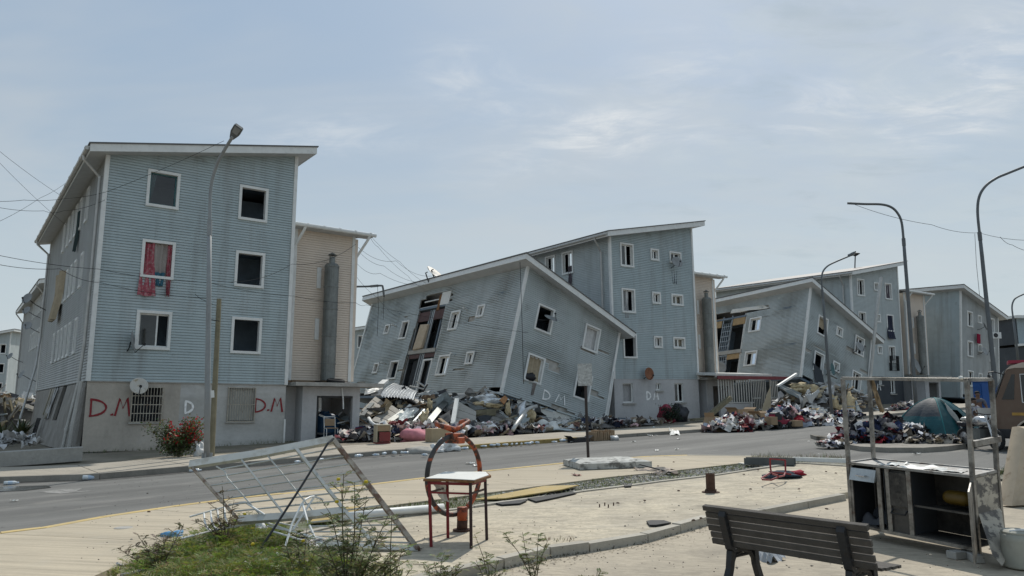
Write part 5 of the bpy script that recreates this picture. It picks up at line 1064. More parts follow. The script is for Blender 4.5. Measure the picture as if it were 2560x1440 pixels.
# overturned red chair frame with clothes
t = tubes('overturned_chair', 'overturned red tubular chair frame lying on the plaza', 'chair', [[(1925, 1146, 14.3), (1926, 1170, 14.3), (1928, 1180, 14.25), (1932, 1185, 14.1), (1945, 1189, 13.7)], [(1963, 1150, 14.5), (1964, 1180, 14.4), (1960, 1189, 14.0), (1945, 1192, 13.7)], [(1925, 1147, 14.3), (1963, 1150, 14.5)], [(1928, 1181, 14.2), (1904, 1195, 13.7), (1906, 1199, 13.55), (1928, 1200, 13.5), (1943, 1194, 13.6)], [(1928, 1181, 14.2), (1963, 1183, 14.3), (1978, 1186, 14.3)]], mat('red_tube', (.22, .018, .02), .4, nz=(6, .15)), .016)
c = G(1958, 1195, PLAZA); MB().blob(c + V((0, 0, .05)), .26, (1.1, .6, .3), 3, .5, 16).build('dark_cloth', cm('cloth_slate', (.025, .04, .06)), smooth=True, label='dark slate cloth heaped beside the red chair frame', category='cloth')
c = G(1990, 1189, PLAZA); MB().blob(c + V((0, 0, .04)), .17, (1.1, .7, .35), 9, .5, 14).build('red_cloth', cm('cloth_crimson', (.26, .012, .03)), smooth=True, label='crimson cloth beside the overturned chair frame', category='cloth')
# ------------------------------------------------------------------ burnt steel food cart
FR = G(2449, 1405, LOW); dR = FR.y; dL = dR / .85
fr_t = P(2431, 1192, dR); fl_t = P(2121, 1157, dL); bl_t = P(2184, 1148, dL * 1.045); br_t = P(2492, 1177, dR * 1.035)
zc = (fr_t.z + fl_t.z) / 2; zg = FR.z + .06
def dn(p, z): q = p.copy(); q.z = z; return q
t = thing('food_cart', 'burnt steel food cart with open cupboards and tall bare posts at right', 'cart', dn((fr_t + bl_t) / 2, zg))
xr = (fr_t - fl_t).normalized(); yr = (br_t - fr_t); yr.z = 0; yr.normalize()
posts = {'fl': (P(2107, 946, dL), dn(fl_t, zg)), 'fr': (P(2417, 950, dR), FR), 'bl': (P(2173, 947, dL * 1.045), dn(bl_t, zg)), 'br': (P(2479, 949, dR * 1.035), dn(br_t, zg + .02))}
for k, (a, b) in posts.items(): mid_ = {'fl': fl_t, 'fr': fr_t, 'bl': bl_t, 'br': br_t}[k]; MB().bar(a, mid_, .042, .042, yr).bar(mid_, b, .042, .042, yr).build('post', M_CART, t, bevel=.003)
pk = lambda a, b, w_=.036, n_='rail', m=M_CART: MB().bar(a, b, w_, w_).build(n_, m, t, bevel=.003)
pk(posts['fl'][0], posts['fr'][0]); pk(posts['bl'][0], posts['br'][0]); pk(posts['fl'][0], posts['bl'][0]); pk(posts['fr'][0], posts['br'][0])
MB().bar(P(2432, 1110, dR), P(2498, 1097, dR * 1.04), .05, .06).build('rail', M_CART, t)
for a, b in ((fl_t, fr_t), (fr_t, br_t), (bl_t, br_t), (fl_t, bl_t)): pk(a, b, .03, 'counter_rim', M_CARTT)
u_ = V((0, 0, .008)); MB().prism([fl_t - u_, fr_t - u_, br_t - u_, bl_t - u_], V((0, 0, .006))).build('counter_top', M_CARTT, t)
Lc = lambda f, z, o=0.0: fl_t.lerp(fr_t, f) * 1.0 + V((0, 0, z)) + yr * o        # along the front, z below the counter
H_ = zc - zg
def panel(f0, f1, z0, z1, o, m, n_, th=.012): return MB().prism([Lc(f0, z0, o), Lc(f1, z0, o), Lc(f1, z1, o), Lc(f0, z1, o)], yr * th).build(n_, m, t)
dp = (br_t - fr_t).length
for f in (.015, .27, .345, .52): MB().bar(Lc(f, -.02), Lc(f, -H_ + .06), .05, .02, yr).build('stile', M_CART, t)
MB().bar(Lc(0, -H_ + .075), Lc(.99, -H_ + .075), .035, .03).build('rail', M_CART, t); MB().bar(dn(bl_t, zg + .12), dn(br_t, zg + .12), .03, .03).build('rail', M_CART, t)
panel(.0, 1, -.02, -H_ + .1, dp - .02, M_SOOT, 'back_panel'); MB().prism([Lc(0, -H_ + .09, .01), Lc(.99, -H_ + .09, .01), Lc(.99, -H_ + .09, dp - .03), Lc(0, -H_ + .09, dp - .03)], V((0, 0, .01))).build('floor_panel', M_SOOT, t)
for f in (.0, .3, .53): MB().prism([Lc(f, -.03, .02), Lc(f, -.03, dp - .03), Lc(f, -H_ + .1, dp - .03), Lc(f, -H_ + .1, .02)], xr * .01).build('partition', M_INTD, t)
dr = MB().prism([Lc(.03, -.05, -.02), Lc(.255, -.05, -.02), Lc(.25, -.19, -.06), Lc(.025, -.19, -.06)], yr * .03).build('drawer', M_GALV, t)
MB().tube([Lc(.10, -.125, -.05), Lc(.10, -.125, -.085), Lc(.18, -.125, -.085), Lc(.18, -.125, -.05)], .009, 6).build('handle', M_CHR, dr)
o = panel(.355, .505, -.03, -H_ + .09, .015, M_SOOT, 'oven_door'); panel(.36, .50, -.05, -.42, -.012, M_SOOT, 'oven_panel')
MB().tube([Lc(.375, -.46, .0), Lc(.375, -.5, -.05), Lc(.49, -.5, -.05), Lc(.49, -.46, .0)], .01, 6).build('handle', M_BLK, o)
panel(.53, .985, -.38, -.40, .03, M_SOOT, 'shelf_edge'); MB().prism([Lc(.62, -.4, .06), Lc(.985, -.4, .06), Lc(.985, -.4, dp - .04), Lc(.62, -.4, dp - .04)], V((0, 0, .012))).build('shelf', M_SOOT, t)
hx_ = fr_t - xr * .03; dd = (V((-fr_t.x, -fr_t.y, 0)).normalized() - V((.10, 0, 0))).normalized()
dq = [hx_ + V((0, 0, -.04)), hx_ + dd * .36 + V((0, 0, -.12)), dn(hx_ + dd * .38, zg - .04), dn(hx_ + dd * .02, zg + .06)]
MB().prism(dq, xr * .022).build('cupboard_door', M_CART, t, bevel=.003)
MB().prism([fr_t - V((0, 0, .02)), br_t - V((0, 0, .02)), dn(br_t, zg + .40), dn(fr_t, zg + .30)], xr * .008).build('side_panel', M_FLAK, t)
c = Lc(.80, -.27, dp * .45); M = frame(c, xr) @ Matrix.Scale(.62, 4); gc = MB(); gc.lathe([(.001, -.24), (.09, -.22), (.125, -.15), (.125, .15), (.09, .22), (.03, .24), (.03, .29)], M @ rotm(pi / 2, 'Y'), 18); gc.build('gas_cylinder', M_GASY, smooth=True, label='yellow gas cylinder lying on the shelf inside the burnt cart', category='gas cylinder')
for k, (f, o0, o1, w_) in enumerate(((.22, .06, dp - .06, .16), (.42, .05, dp - .1, .30), (.66, .1, dp - .05, .22))):
    MB().sheet(Lc(f, .012, o0), Lc(f + w_, .014, o0 + .03), Lc(f + w_ - .03, .018, o1), Lc(f + .02, .014, o1), 10, 8, .018, 3, 20 + k, .002).build('paper_sheet', M_WHT, label=('crumpled plastic film at the left of the cart counter', 'curled pale sheet in the middle of the cart counter', 'stained paper at the right of the cart counter')[k], category='sheet')
MB().sheet(Lc(.06, -H_ + .11, .05), Lc(.26, -H_ + .11, .05), Lc(.3, -H_ + .25, .4), Lc(.05, -H_ + .2, .4), 10, 10, .07, 3, 31, .002).build('dark_cloth', cm('cloth_ashen', (.06, .065, .075)), smooth=True, label='ashen cloth heaped in the cart left compartment', category='cloth')
q = [br_t + xr * .05 - V((0, 0, .05)), br_t + xr * .35 + V((0, 0, -.30))]
lb = [P(2441, 1268, dR * 1.01), P(2498, 1243, dR * 1.05), P(2519, 1390, dR * .97), P(2505, 1415, dR * .95), P(2480, 1385, dR * .955)]
MB().prism(lb, V((.02, .02, 0))).build('leaning_board', M_FLAK, label='flaking pale board leaning against the end of the cart', category='board')
for k, (px, py, s) in enumerate(((2400, 1396, .09), (2440, 1404, .08))): c = G(px, py, LOW); MB().box((-s * 1.3, -s * .7, 0), (s * 1.3, s * .7, .08), Matrix.Translation(c) @ rotm(.3 + k, 'Z')).build('stone_block', M_CON, bevel=.01, label=('concrete block under the front of the cart', 'concrete block under the right cart post')[k], category='block')
b = G(2557, 1421, LOW); M = Matrix.Translation(b); t = thing('plastic_drum', 'dirty white plastic drum at the bottom right corner beside the cart', 'drum', b)
h = P(2538, 1334, b.y).z - b.z; MB().lathe([(.001, .01), (.155, .01), (.16, .03), (.168, h * .5), (.165, h * .8), (.168, h), (.155, h), (.15, h - .03)], M, 22).build('body', M_BUCK, t, smooth=True); MB().lathe([(.157, h - .005), (.16, h + .02), (.14, h + .035), (.0, h + .03)], M, 22).build('lid', M_BUCK, t)
MB().tube([b + V((-.13, -.05, h + .03)), b + V((-.05, -.1, h + .05)), b + V((.1, -.08, h + .035))], .012, 6).build('handle', M_BAG, t)
a = G(2534, 1272, PLAZA - .1); W_ = [a, a + V((.9, .25, 0)), a + V((1.0, .45, 1.3)), a + V((.22, .35, 1.28))]
W_[3] = P(2562, 1072, a.y + .4); W_[2] = W_[3] + V((.9, .25, 0)); W_[0] = P(2529, 1266, a.y); W_[1] = W_[0] + V((.9, .25, 0)); W_[0].z = T(W_[0].x, W_[0].y) + LOW + .03; W_[1].z = T(W_[1].x, W_[1].y) + LOW + .03
qm = MB(); nq = (W_[1] - W_[0]).cross(W_[3] - W_[0]).normalized(); nq = nq if nq.y < 0 else -nq; bk_ = V((-.05, .22, .02))
qf = lambda u, v: (W_[0] * (1 - u) + W_[1] * u) * (1 - v) + (W_[3] * (1 - u) + W_[2] * u) * v
qm.grid(lambda u, v: qf(u, v) + nq * (.022 * min(1, 12 * min(u, 1 - u, v, 1 - v)) * (.55 + .45 * abs(sin(u * 14 + 1.6 * sin(v * 22))) * abs(sin(v * 19 + .8)))), 60, 60)
for s_ in range(4):
    e_ = (lambda u: qf(u, 0), lambda u: qf(1, u), lambda u: qf(1 - u, 1), lambda u: qf(0, 1 - u))[s_]; qm.grid(lambda u, v: e_(u) + bk_ * v - nq * 0 + (e_(u) - qf(.5, .5)).normalized() * .02 * sin(v * pi), 12, 4)
qm.grid(lambda u, v: qf(u, v) + bk_, 2, 2); qm.build('mattress', M_QUILT, smooth=True, label='quilted cream mattress standing on edge at the right frame edge', category='mattress')
q = [G(1890, 1400, LOW), G(1925, 1412, LOW), G(1965, 1400, LOW), G(1938, 1385, LOW)]
MB().sheet(q[0] + V((0, 0, .03)), q[1] + V((0, 0, .03)), q[2] + V((0, 0, .03)), q[3] + V((0, 0, .1)), 12, 10, .06, 3, 41, .002).build('grey_rag', cm('cloth_silver', (.34, .36, .38)), label='silver-grey torn rag on the ground under the bench', category='rag')

# rag tied round the rear left cart post, knot on the right end of the top rail
k0 = posts['bl'][0]; MB().sheet(k0 + V((-.03, -.03, .01)), k0 + V((.04, -.04, .0)), P(2212, 1030, k0.y + .1), P(2200, 1032, k0.y + .1), 4, 16, .05, 4, 77, .004).build('tied_rag', mat('rag_brown', (.26, .2, .13), .9, nz=(8, .2)), smooth=True, label='twisted brown rag tied to the rear left post of the cart', category='rag')
MB().blob(posts['fr'][0] + V((-.06, .0, .02)), .02, (1.4, 1, 1), 3, .5, 10).build('tape_knot', M_WHT, smooth=True, label='knot of pale tape on the top rail at the front right cart post', category='tape')

# ------------------------------------------------------------------ rubble, clothes, litter
PAL = [(.62, .61, .6), (.52, .52, .52), (.6, .58, .56), (.66, .65, .64), (.025, .03, .05), (.015, .015, .018), (.02, .02, .03), (.11, .012, .02), (.28, .015, .03), (.04, .06, .13), (.2, .19, .19), (.06, .06, .07), (.45, .28, .28), (.08, .08, .095), (.55, .5, .45), (.02, .035, .09), (.16, .16, .18), (.03, .03, .04), (.36, .32, .27), (.4, .42, .46), (.30, .015, .03), (.02, .03, .075), (.025, .025, .03), (.04, .055, .12)]
PALW = [(.68, .67, .66), (.62, .62, .6), (.55, .53, .47), (.5, .33, .33), (.2, .2, .21), (.66, .66, .67), (.05, .05, .055), (.32, .35, .4), (.42, .35, .26), (.7, .7, .7), (.17, .025, .03), (.03, .04, .08), (.58, .57, .56), (.6, .58, .54), (.45, .42, .38)]
def rag(mb, c, s, col, rng, flat_=.5):
    """one crumpled garment"""
    mb.col = col; a = rng.uniform(0, 2 * pi); M = Matrix.Translation(c) @ rotm(a, 'Z') @ rotm(rng.gauss(0, flat_), 'X') @ rotm(rng.gauss(0, flat_ * .7), 'Y'); o = V((rng.random() * 90, rng.random() * 90, 0)); asp = rng.uniform(.5, 1.0); n = 5
    mb.grid(lambda u, v: M @ V(((u - .5) * s * (1 - .35 * abs(noise.noise(V((v * 2, 0, 3)) + o))), (v - .5) * s * asp, s * (.42 * noise.noise(V((u * 2.6, v * 2.6, 0)) + o) + .16 * noise.noise(V((u * 6, v * 6, 5)) + o)))), n, n)
def pile(name, label, cat, c, a, b, h, n, s, pal, seed, ax=None, off=0.0, m=None, shape=.9, smooth=True):
    rng = random.Random(seed); mb = MB(); ax = ax or E1; ay = V((-ax.y, ax.x, 0)); hh = lambda u, v: h * max(0, 1 - (u * u + v * v)) ** shape * (1 + .5 * noise.noise(V((u * 2.3, v * 2.3, seed))))
    mb.col = (.16, .155, .15)
    def core(i, j):
        r = j; t_ = 2 * pi * i; u, v = r * cos(t_) * .8, r * sin(t_) * .8; p = c + ax * u * a + ay * v * b; return V((p.x, p.y, T(p.x, p.y) + off + hh(u, v) - .05))
    mb.grid(core, 28, 8)
    for k in range(n):
        t_ = rng.uniform(0, 2 * pi); r = sqrt(rng.random()) * 1.02; u, v = r * cos(t_), r * sin(t_)
        p = c + ax * u * a + ay * v * b; z = T(p.x, p.y) + off + hh(u, v) + s * .12
        bri = rng.uniform(.7, 1.25); rag(mb, V((p.x, p.y, z)), s * rng.uniform(.5, 1.25), tuple(x * bri for x in rng.choice(pal)), rng, .5)
    return mb.build(name, m or M_CLOTH, label=label, cat=cat, kind='stuff', smooth=smooth)
def RA(x, y, d): return P(880 + x / 5.12, 930 + y / 5.12, d)
def RB(x, y, d): return P(1300 + x / 5.12, 960 + y / 5.12, d)
def RC(x, y, d): return P(1740 + x / 6.4, 920 + y / 6.4, d)
def slabq(name, q, th, m, label, cat='panel', R_=RA, bumpy=0.0, seed=0, group=None, joints=0):
    p = [R_(*a) for a in q]
    if bumpy: o = MB().sheet(*p[:4], 14, 14, bumpy, 2.2, seed, th).build(name, m, label=label, cat=cat, group=group)
    else:
        n_ = (p[1] - p[0]).cross(p[2] - p[0]).normalized(); n_ = n_ if n_.y > 0 else -n_
        if joints:      # a clad panel made of separate boards
            o = thing(name, label, cat, sum(p, V()) / 4, group)
            for k in range(joints):
                f0, f1 = k / joints + .012, (k + 1) / joints - .012; e = R.uniform(-.02, .02)
                MB().prism([p[0].lerp(p[1], f0), p[0].lerp(p[1], f1), p[3].lerp(p[2], f1 + e * .5), p[3].lerp(p[2], f0 + e * .5)], n_ * (th + abs(e))).build('board', m, o)
        else: o = MB().prism(p, n_ * th).build(name, m, label=label, cat=cat, group=group)
    return o
def corr(name, p, waves, amp, m, label, cat='sheet', nv=10, bend=0.0):
    n_ = (p[1] - p[0]).cross(p[3] - p[0]).normalized(); mb = MB()
    mb.grid(lambda u, v: (p[0] * (1 - u) + p[1] * u) * (1 - v) + (p[3] * (1 - u) + p[2] * u) * v + n_ * (amp * sin(u * waves * 2 * pi) + bend * sin(v * pi) + .06 * noise.noise(V((u * 3, v * 3, waves)))), waves * 6, nv)
    return mb.build(name, m, label=label, cat=cat)
corr('corrugated_sheet', [RA(360, 305, 34.5), RA(585, 160, 37), RA(865, 285, 36), RA(790, 352, 33.8)][:1] + [RA(790, 352, 33.8), RA(865, 275, 36), RA(585, 160, 37)], 11, .035, M_CORR, 'bowed ribbed metal sheet on top of the rubble under the torn wall', bend=.22)
slabq('wall_panel', [(120, 490, 33), (300, 310, 35), (445, 405, 34.6), (230, 548, 32.6)], .14, M_PANEL, 'upper cement wall panel leaning in the rubble at left', 'wall panel', joints=4)
slabq('wall_panel', [(240, 622, 32), (478, 398, 34), (625, 492, 33.6), (405, 668, 31.6)], .14, M_PANEL, 'middle cement wall panel sloping beside the red cabinet', 'wall panel', joints=4)
slabq('wall_panel', [(72, 805, 32), (92, 630, 33), (305, 662, 32.6), (305, 805, 31.6)], .14, M_PANEL, 'low cement panel behind the red cabinet', 'wall panel', joints=2)
slabq('wall_panel', [(1292, 690, 32), (1352, 368, 33.5), (1590, 500, 33), (1582, 690, 31.6)], .12, M_PANEL, 'pale wall panel standing upright in the middle of the rubble', 'wall panel', joints=3)
MB().bar(RA(1290, 690, 31.9), RA(1345, 372, 33.3), .18, .3).build('white_foam_edge', M_WHT, label='white foam edge beside the upright pale panel', category='foam strip')
slabq('wall_panel', [(1670, 740, 32.4), (1835, 512, 34.4), (2240, 690, 34), (2215, 750, 32.8)], .12, mat('panel_dark', (.25, .24, .22), .9, nz=(2, .15), bump=(18, .2), dirt=[((.13, .12, .1), 2, .5, .8, .6)]), 'dark boarded panel sloping at the right of the rubble', 'wall panel', joints=5)
slabq('wall_panel', [(240, 292, 36), (275, 245, 36.6), (395, 192, 37), (370, 292, 36)], .06, M_ZINC, 'grey flat panel at the top left of the rubble')
slabq('dark_sheet', [(1345, 372, 34), (1480, 400, 35), (1850, 455, 36), (1600, 500, 34)], .02, M_CHUTE, 'dark bent sheet over the upright pale panel', 'sheet', bumpy=.12, seed=3)
slabq('foil_sheet', [(1470, 310, 35), (1880, 300, 37), (2100, 430, 36.5), (1500, 395, 34.6)], .01, mat('foil', (.6, .62, .63), .3, .7, nz=(5, .3), bump=(9, .8)), 'crumpled silver foil sheeting under the tilted long wall', 'foil', bumpy=.35, seed=5)
slabq('foil_sheet', [(2020, 450, 35), (2230, 430, 36), (2330, 620, 35), (2080, 610, 34)], .01, MATS['foil'], 'silver foil scraps under the corner of the tilted block', 'foil', bumpy=.4, seed=6)
for k, (a, b, w_) in enumerate((((1245, 330, 36), (955, 680, 31.5), .34), ((1105, 335, 36), (835, 695, 31.5), .13), ((1020, 350, 36), (705, 565, 33), .12), ((925, 360, 35.5), (600, 690, 31.8), .13), ((770, 435, 34.5), (480, 640, 32), .3), ((985, 420, 35), (740, 690, 31.6), .08), ((1070, 420, 35), (880, 560, 33), .08), ((640, 430, 35), (560, 520, 33.5), .1), ((700, 385, 35.5), (610, 500, 33.5), .1))):
    MB().bar(RA(*a), RA(*b), w_ * .8, .07 + .05 * (w_ > .2), (.3, 0, 1)).build('steel_beam', M_CHUTE if k in (0, 4, 1, 3) else M_GALV, label=('widest dark steel channel slanting right of the tall yellow strip', 'slim pale channel beside the widest dark one', 'third channel from the right of the slanting row', 'dark slim channel in the middle of the slanting row', 'broad dark channel next to the middle cement panel', 'thin pale channel under the tall yellow strip', 'short thin channel high in the slanting row', 'short stub channel left of the slanting row', 'upper stub channel left of the slanting row')[k], category='steel beam', group='slanting steel channels in the rubble')
for k, (a, b) in enumerate((((800, 300, 35), (1040, 235, 36)), ((840, 290, 34.8), (1100, 272, 36)), ((1040, 235, 36), (1100, 272, 36)), ((960, 270, 35.4), (1000, 245, 35.8)), ((740, 180, 37), (1030, 240, 36.5)), ((1700, 220, 37), (1755, 335, 36)), ((1700, 220, 37), (1935, 292, 37)), ((1530, 290, 36.5), (1740, 322, 36)), ((830, 120, 38), (940, 190, 37.5)))):
    MB().bar(RA(*a), RA(*b), .09, .06).build('truss_rod', M_GALV, label=('lower left rod of the bent truss', 'bottom rod of the bent truss', 'right slanting rod of the bent truss', 'short strut inside the bent truss', 'long rod along the ribbed sheet edge', 'left strut over the silver foil', 'right strut over the silver foil', 'low rod left over the silver foil', 'short rod under the torn doorway')[k], category='truss piece', group='thin truss pieces on the rubble')
MB().bar(RA(340, 188, 36), RA(432, 112, 37), .3, .12).build('fascia_piece', M_TRIM, label='short white fascia piece at the left top of the rubble', category='fascia board')
MB().bar(RA(1590, 530, 33.4), RA(1835, 512, 34), .1, .28, (0, 0, 1)).build('lintel', M_POST, label='grey timber lintel right of the upright pale panel', category='timber')
slabq('chipboard', [(1888, 352, 34), (1958, 298, 34.4), (1995, 335, 34.2), (1945, 410, 33.8)], .05, mat('board_orange', (.33, .16, .065), .8, nz=(4, .15)), 'orange-brown board under the corner of the tilted block', 'board')
slabq('brown_board', [(905, 782, 30.5), (985, 690, 31), (1015, 700, 31), (960, 775, 30.4)], .03, M_CARD, 'brown board leaning among the clothes below the rubble', 'board')
MB().tube([RA(2058, 742, 31.5), RA(2115, 650, 32.3), RA(2180, 560, 33), RA(2240, 480, 34), RA(2300, 450, 34.6), RA(2360, 438, 35)], .085, 8).build('bent_gutter', M_ZINC, smooth=True, label='pale bent gutter arching at the right of the rubble', category='gutter')
MB().tube([RA(215, 590, 32), RA(240, 640, 31.4), RA(290, 680, 31), RA(400, 690, 31), RA(560, 690, 31)], .07, 7).build('white_strip', M_TRIM, smooth=True, label='white curved strip lying behind the red cabinet', category='strip')
for k, (x, y, r_, sc, d_) in enumerate(((700, 700, .75, (1.4, .8, .5), 31), (620, 730, .5, (1.2, .8, .6), 30.8), (780, 730, .5, (1.3, .8, .5), 30.8), (930, 600, .62, (.6, .5, 1.3), 32), (990, 420, .35, (.7, .5, 1.2), 34), (1640, 405, .4, (1.5, .8, .6), 34), (1790, 430, .45, (1.6, .7, .5), 34.4), (2000, 470, .5, (.5, .4, 1.3), 33.8), (2300, 560, .5, (.8, .6, 1.2), 34.5))):
    MB().blob(RA(x, y, d_), r_ * .42, sc, k + 2, .7, 18).build('insulation', M_FOAM, smooth=True, label=('largest yellow insulation wad behind the pink blanket', 'yellow wool wad by the red cabinet top', 'yellow wool lying right of the largest wad', 'tall hanging strip of yellow insulation below the steel channels', 'small yellow tuft high on the steel channels', 'insulation roll on the silver foil', 'insulation clump right of the roll on the foil', 'upright tan insulation strip under the orange-brown board', 'dark insulation clump by the bent gutter')[k], category='insulation', group='insulation lumps in the rubble')
def rubble(name, label, c, a, b, h, n, seed, off=0.0, ax=None, big=.5):
    rng = random.Random(seed); ax = ax or E1; ay = V((-ax.y, ax.x, 0)); mb = MB(); mb.col = (.1, .095, .09)
    hh = lambda u, v: h * max(0, 1 - (u * u + v * v)) ** .7 * (1 + .4 * noise.noise(V((u * 3, v * 3, seed))))
    def core(i, j):
        u, v = j * cos(2 * pi * i), j * sin(2 * pi * i); p = c + ax * u * a + ay * v * b; return V((p.x, p.y, T(p.x, p.y) + off + hh(u, v) - .12))
    mb.grid(core, 26, 8)
    cols = [(.42, .41, .38), (.3, .3, .29), (.5, .51, .51), (.14, .14, .14), (.38, .31, .21), (.58, .58, .56), (.26, .17, .1), (.4, .46, .48), (.06, .06, .065), (.46, .38, .25), (.62, .62, .6), (.44, .5, .52)]
    for k in range(n):
        t_ = rng.uniform(0, 2 * pi); r = sqrt(rng.random()); u, v = r * cos(t_), r * sin(t_); p = c + ax * u * a + ay * v * b; z = T(p.x, p.y) + off + hh(u, v)
        bri = rng.uniform(.7, 1.15); mb.col = tuple(x * bri for x in rng.choice(cols)); M = Matrix.Translation((p.x, p.y, z)) @ rotm(rng.uniform(0, 6.3), 'Z') @ rotm(rng.gauss(0, .5), 'X') @ rotm(rng.gauss(0, .4), 'Y'); q = rng.random(); s = big * rng.uniform(.4, 1.3)
        if q < .35: mb.box((-s, -.03, -.02), (s, .03, .03), M)
        elif q < .65: mb.box((-s * .6, -s * .4, -.02), (s * .6, s * .4, .025), M)
        elif q < .85:
            oo = rng.random() * 50; mb.grid(lambda u, v: M @ V(((u - .5) * s * 1.4, (v - .5) * s, .35 * s * noise.noise(V((u * 2.5 + oo, v * 2.5, 0))))), 5, 5)
        else: mb.box((-s * .25, -s * .2, -s * .12), (s * .25, s * .2, s * .14), M)
    return mb.build(name, M_RUB, label=label, cat='rubble', kind='stuff')
rubble('rubble', 'loose splintered rubble heaped below the tilted block in the middle', P(1110, 1050, 36.6), 7.4, 2.4, 1.5, 300, 11, -.1, None, 1.05)
rubble('rubble', 'low rubble along the foot of the tilted gable', P(1420, 1065, 37.2), 3.4, .9, .3, 60, 12, -.05, None, .8)
for k, (px, py, d_, a, b, h, n, s, pal, lab) in enumerate(((915, 1098, 30.3, 1.3, .7, .32, 55, .55, PAL, 'dark and pink clothes strewn by the porch corner left of the red cabinet'), (1010, 1092, 30.6, 1.7, .9, .5, 70, .6, PALW, 'pale clothes and paper heaped right of the red cabinet'), (1165, 1085, 31.6, 2.4, .8, .36, 70, .62, PALW, 'clothes and plastic spread below the upright pale panel'), (1280, 1078, 33, 2.0, .6, .28, 45, .58, PALW, 'dark clothes line at the right end of the rubble'))):
    pile('clothes_pile', lab, 'clothes pile', P(px, py, d_), a, b, h, n, s, pal, 40 + k)
MB().blob(RA(880, 845, 29.5), .62, (1.35, .8, .52), 4, .3, 22).build('blanket', M_PINK, smooth=True, label='bundled pink blanket on the pavement below the rubble', category='blanket')
def carton(c, s, yaw, label, open_=False, m=M_CARD, tilt=0.0, grp=None):
    M = Matrix.Translation(c) @ rotm(yaw, 'Z') @ rotm(tilt, 'Y'); t = thing('cardboard_box', label, 'cardboard box', Matrix.Translation(c), grp); x, y, z = s
    mb = MB(); th = .012
    for lo, hi in (((-x, -y, 0), (x, y, th)), ((-x, -y, th), (-x + th, y, z)), ((x - th, -y, th), (x, y, z)), ((-x + th, -y, th), (x - th, -y + th, z)), ((-x + th, y - th, th), (x - th, y, z))): mb.box(lo, hi, M)
    if not open_: mb.box((-x, -y, z), (x, y, z + th), M)
    mb.build('box_body', m, t)
    if open_:
        for sx in (-1, 1): MB().prism([M @ V(q) for q in ((sx * x, -y, z), (sx * x, y, z), (sx * (x + .16), y, z + .1), (sx * (x + .16), -y, z + .1))], M.to_3x3() @ V((0, 0, .01))).build('flap', m, t)
    return t
c = G(1095, 1104, PAVE); carton(c, (.38, .3, .46), .5, 'beige carton beside the bundled pink blanket', False, mat('carton_beige', (.36, .29, .19), .9, nz=(3, .12)))
c = G(955, 1109, PAVE); M = Matrix.Translation(c) @ rotm(.42, 'Z'); t = thing('cabinet', 'small cream cabinet with dark red drawer front standing on the pavement', 'cabinet', M)
mb = MB(); k_ = c.y / FPX; wd = 17.5 * k_; hg = 46 * k_
for lo, hi in (((-wd, -.2, .06), (-wd + .03, .25, hg)), ((wd - .03, -.2, .06), (wd, .25, hg)), ((-wd, -.2, hg - .03), (wd, .25, hg + .001)), ((-wd + .03, .22, .06), (wd - .03, .248, hg - .03))): mb.box(lo, hi, M)
mb.build('carcass', mat('cabinet_cream', (.42, .37, .27), .6, nz=(3, .1)), t); MB().box((-wd + .1, -.215, .08), (wd - .01, -.19, hg * .62), M).build('drawer_front', mat('cabinet_red', (.18, .03, .03), .5, nz=(3, .1)), t); MB().box((-wd + .035, -.19, hg * .66), (wd - .035, -.17, hg - .035), M).build('recess', M_CARD, t); MB().box((-wd, -.2, 0), (wd, .25, .055), M).build('plinth', MATS['cabinet_red'], t)
# more fallen sheets and cladding between the panels
for k, (q, m_, lab, bp) in enumerate((
    ([(560, 560, 31.6), (700, 480, 33), (800, 560, 32.4), (640, 660, 31.2)], M_SID2, 'buckled grey-blue cladding scrap left of the slanting channels', .14), ([(1120, 560, 32), (1290, 470, 33.4), (1300, 620, 32.2), (1150, 690, 31.4)], M_INTD, 'dark crushed sheet left of the upright pale panel', .1),
    ([(1400, 690, 31.4), (1560, 660, 31.8), (1640, 740, 31), (1450, 760, 30.8)], M_BKB, 'black plastic sheeting below the upright pale panel', .12), ([(2060, 560, 34), (2200, 520, 35), (2260, 640, 34.4), (2120, 660, 33.6)], M_SID2, 'bent cladding scrap by the bent gutter', .2),
    ([(1100, 290, 36), (1220, 270, 36.6), (1190, 360, 35.6), (1130, 330, 35.6)], M_WHT, 'white torn plasterboard at the middle top of the rubble', .06), ([(150, 240, 36), (340, 180, 37), (420, 240, 36.6), (170, 300, 35.8)], M_TRIM, 'bent white metal flashing at the left end of the rubble', .12),
    ([(1610, 560, 33.2), (1800, 545, 34), (1760, 620, 33.2), (1640, 660, 32.6)], M_INTD, 'dark cavity board behind the upright pale panel', .05), ([(480, 640, 31.4), (600, 610, 31.8), (620, 680, 31.2), (500, 700, 30.9)], M_PLB, 'small grey-blue board near the red cabinet', .03))):
    slabq('fallen_sheet', q, .012, m_, lab, 'sheet', RA, bp, 70 + k)
for k, (a, b_, w_, m_) in enumerate((((1480, 560, 33), (1900, 470, 34.4), .2, M_POST), ((1900, 520, 34), (2060, 640, 33.2), .16, M_GALV), ((130, 560, 32.4), (260, 400, 34), .18, M_CHUTE), ((420, 720, 30.8), (760, 640, 31.4), .1, M_TRIM), ((1900, 640, 32.6), (2100, 560, 33.6), .14, M_POST), ((1240, 690, 31.2), (1120, 600, 31.8), .16, M_CARD))):
    MB().bar(RA(*a), RA(*b_), w_, .06).build('fallen_timber', m_, label=('grey batten behind the upright pale panel', 'pale metal batten near the bent gutter', 'dark batten left of the upper cement panel', 'white thin batten among the yellow wool', 'grey batten over the dark boarded panel', 'brown batten among the clothes')[k], category='batten')
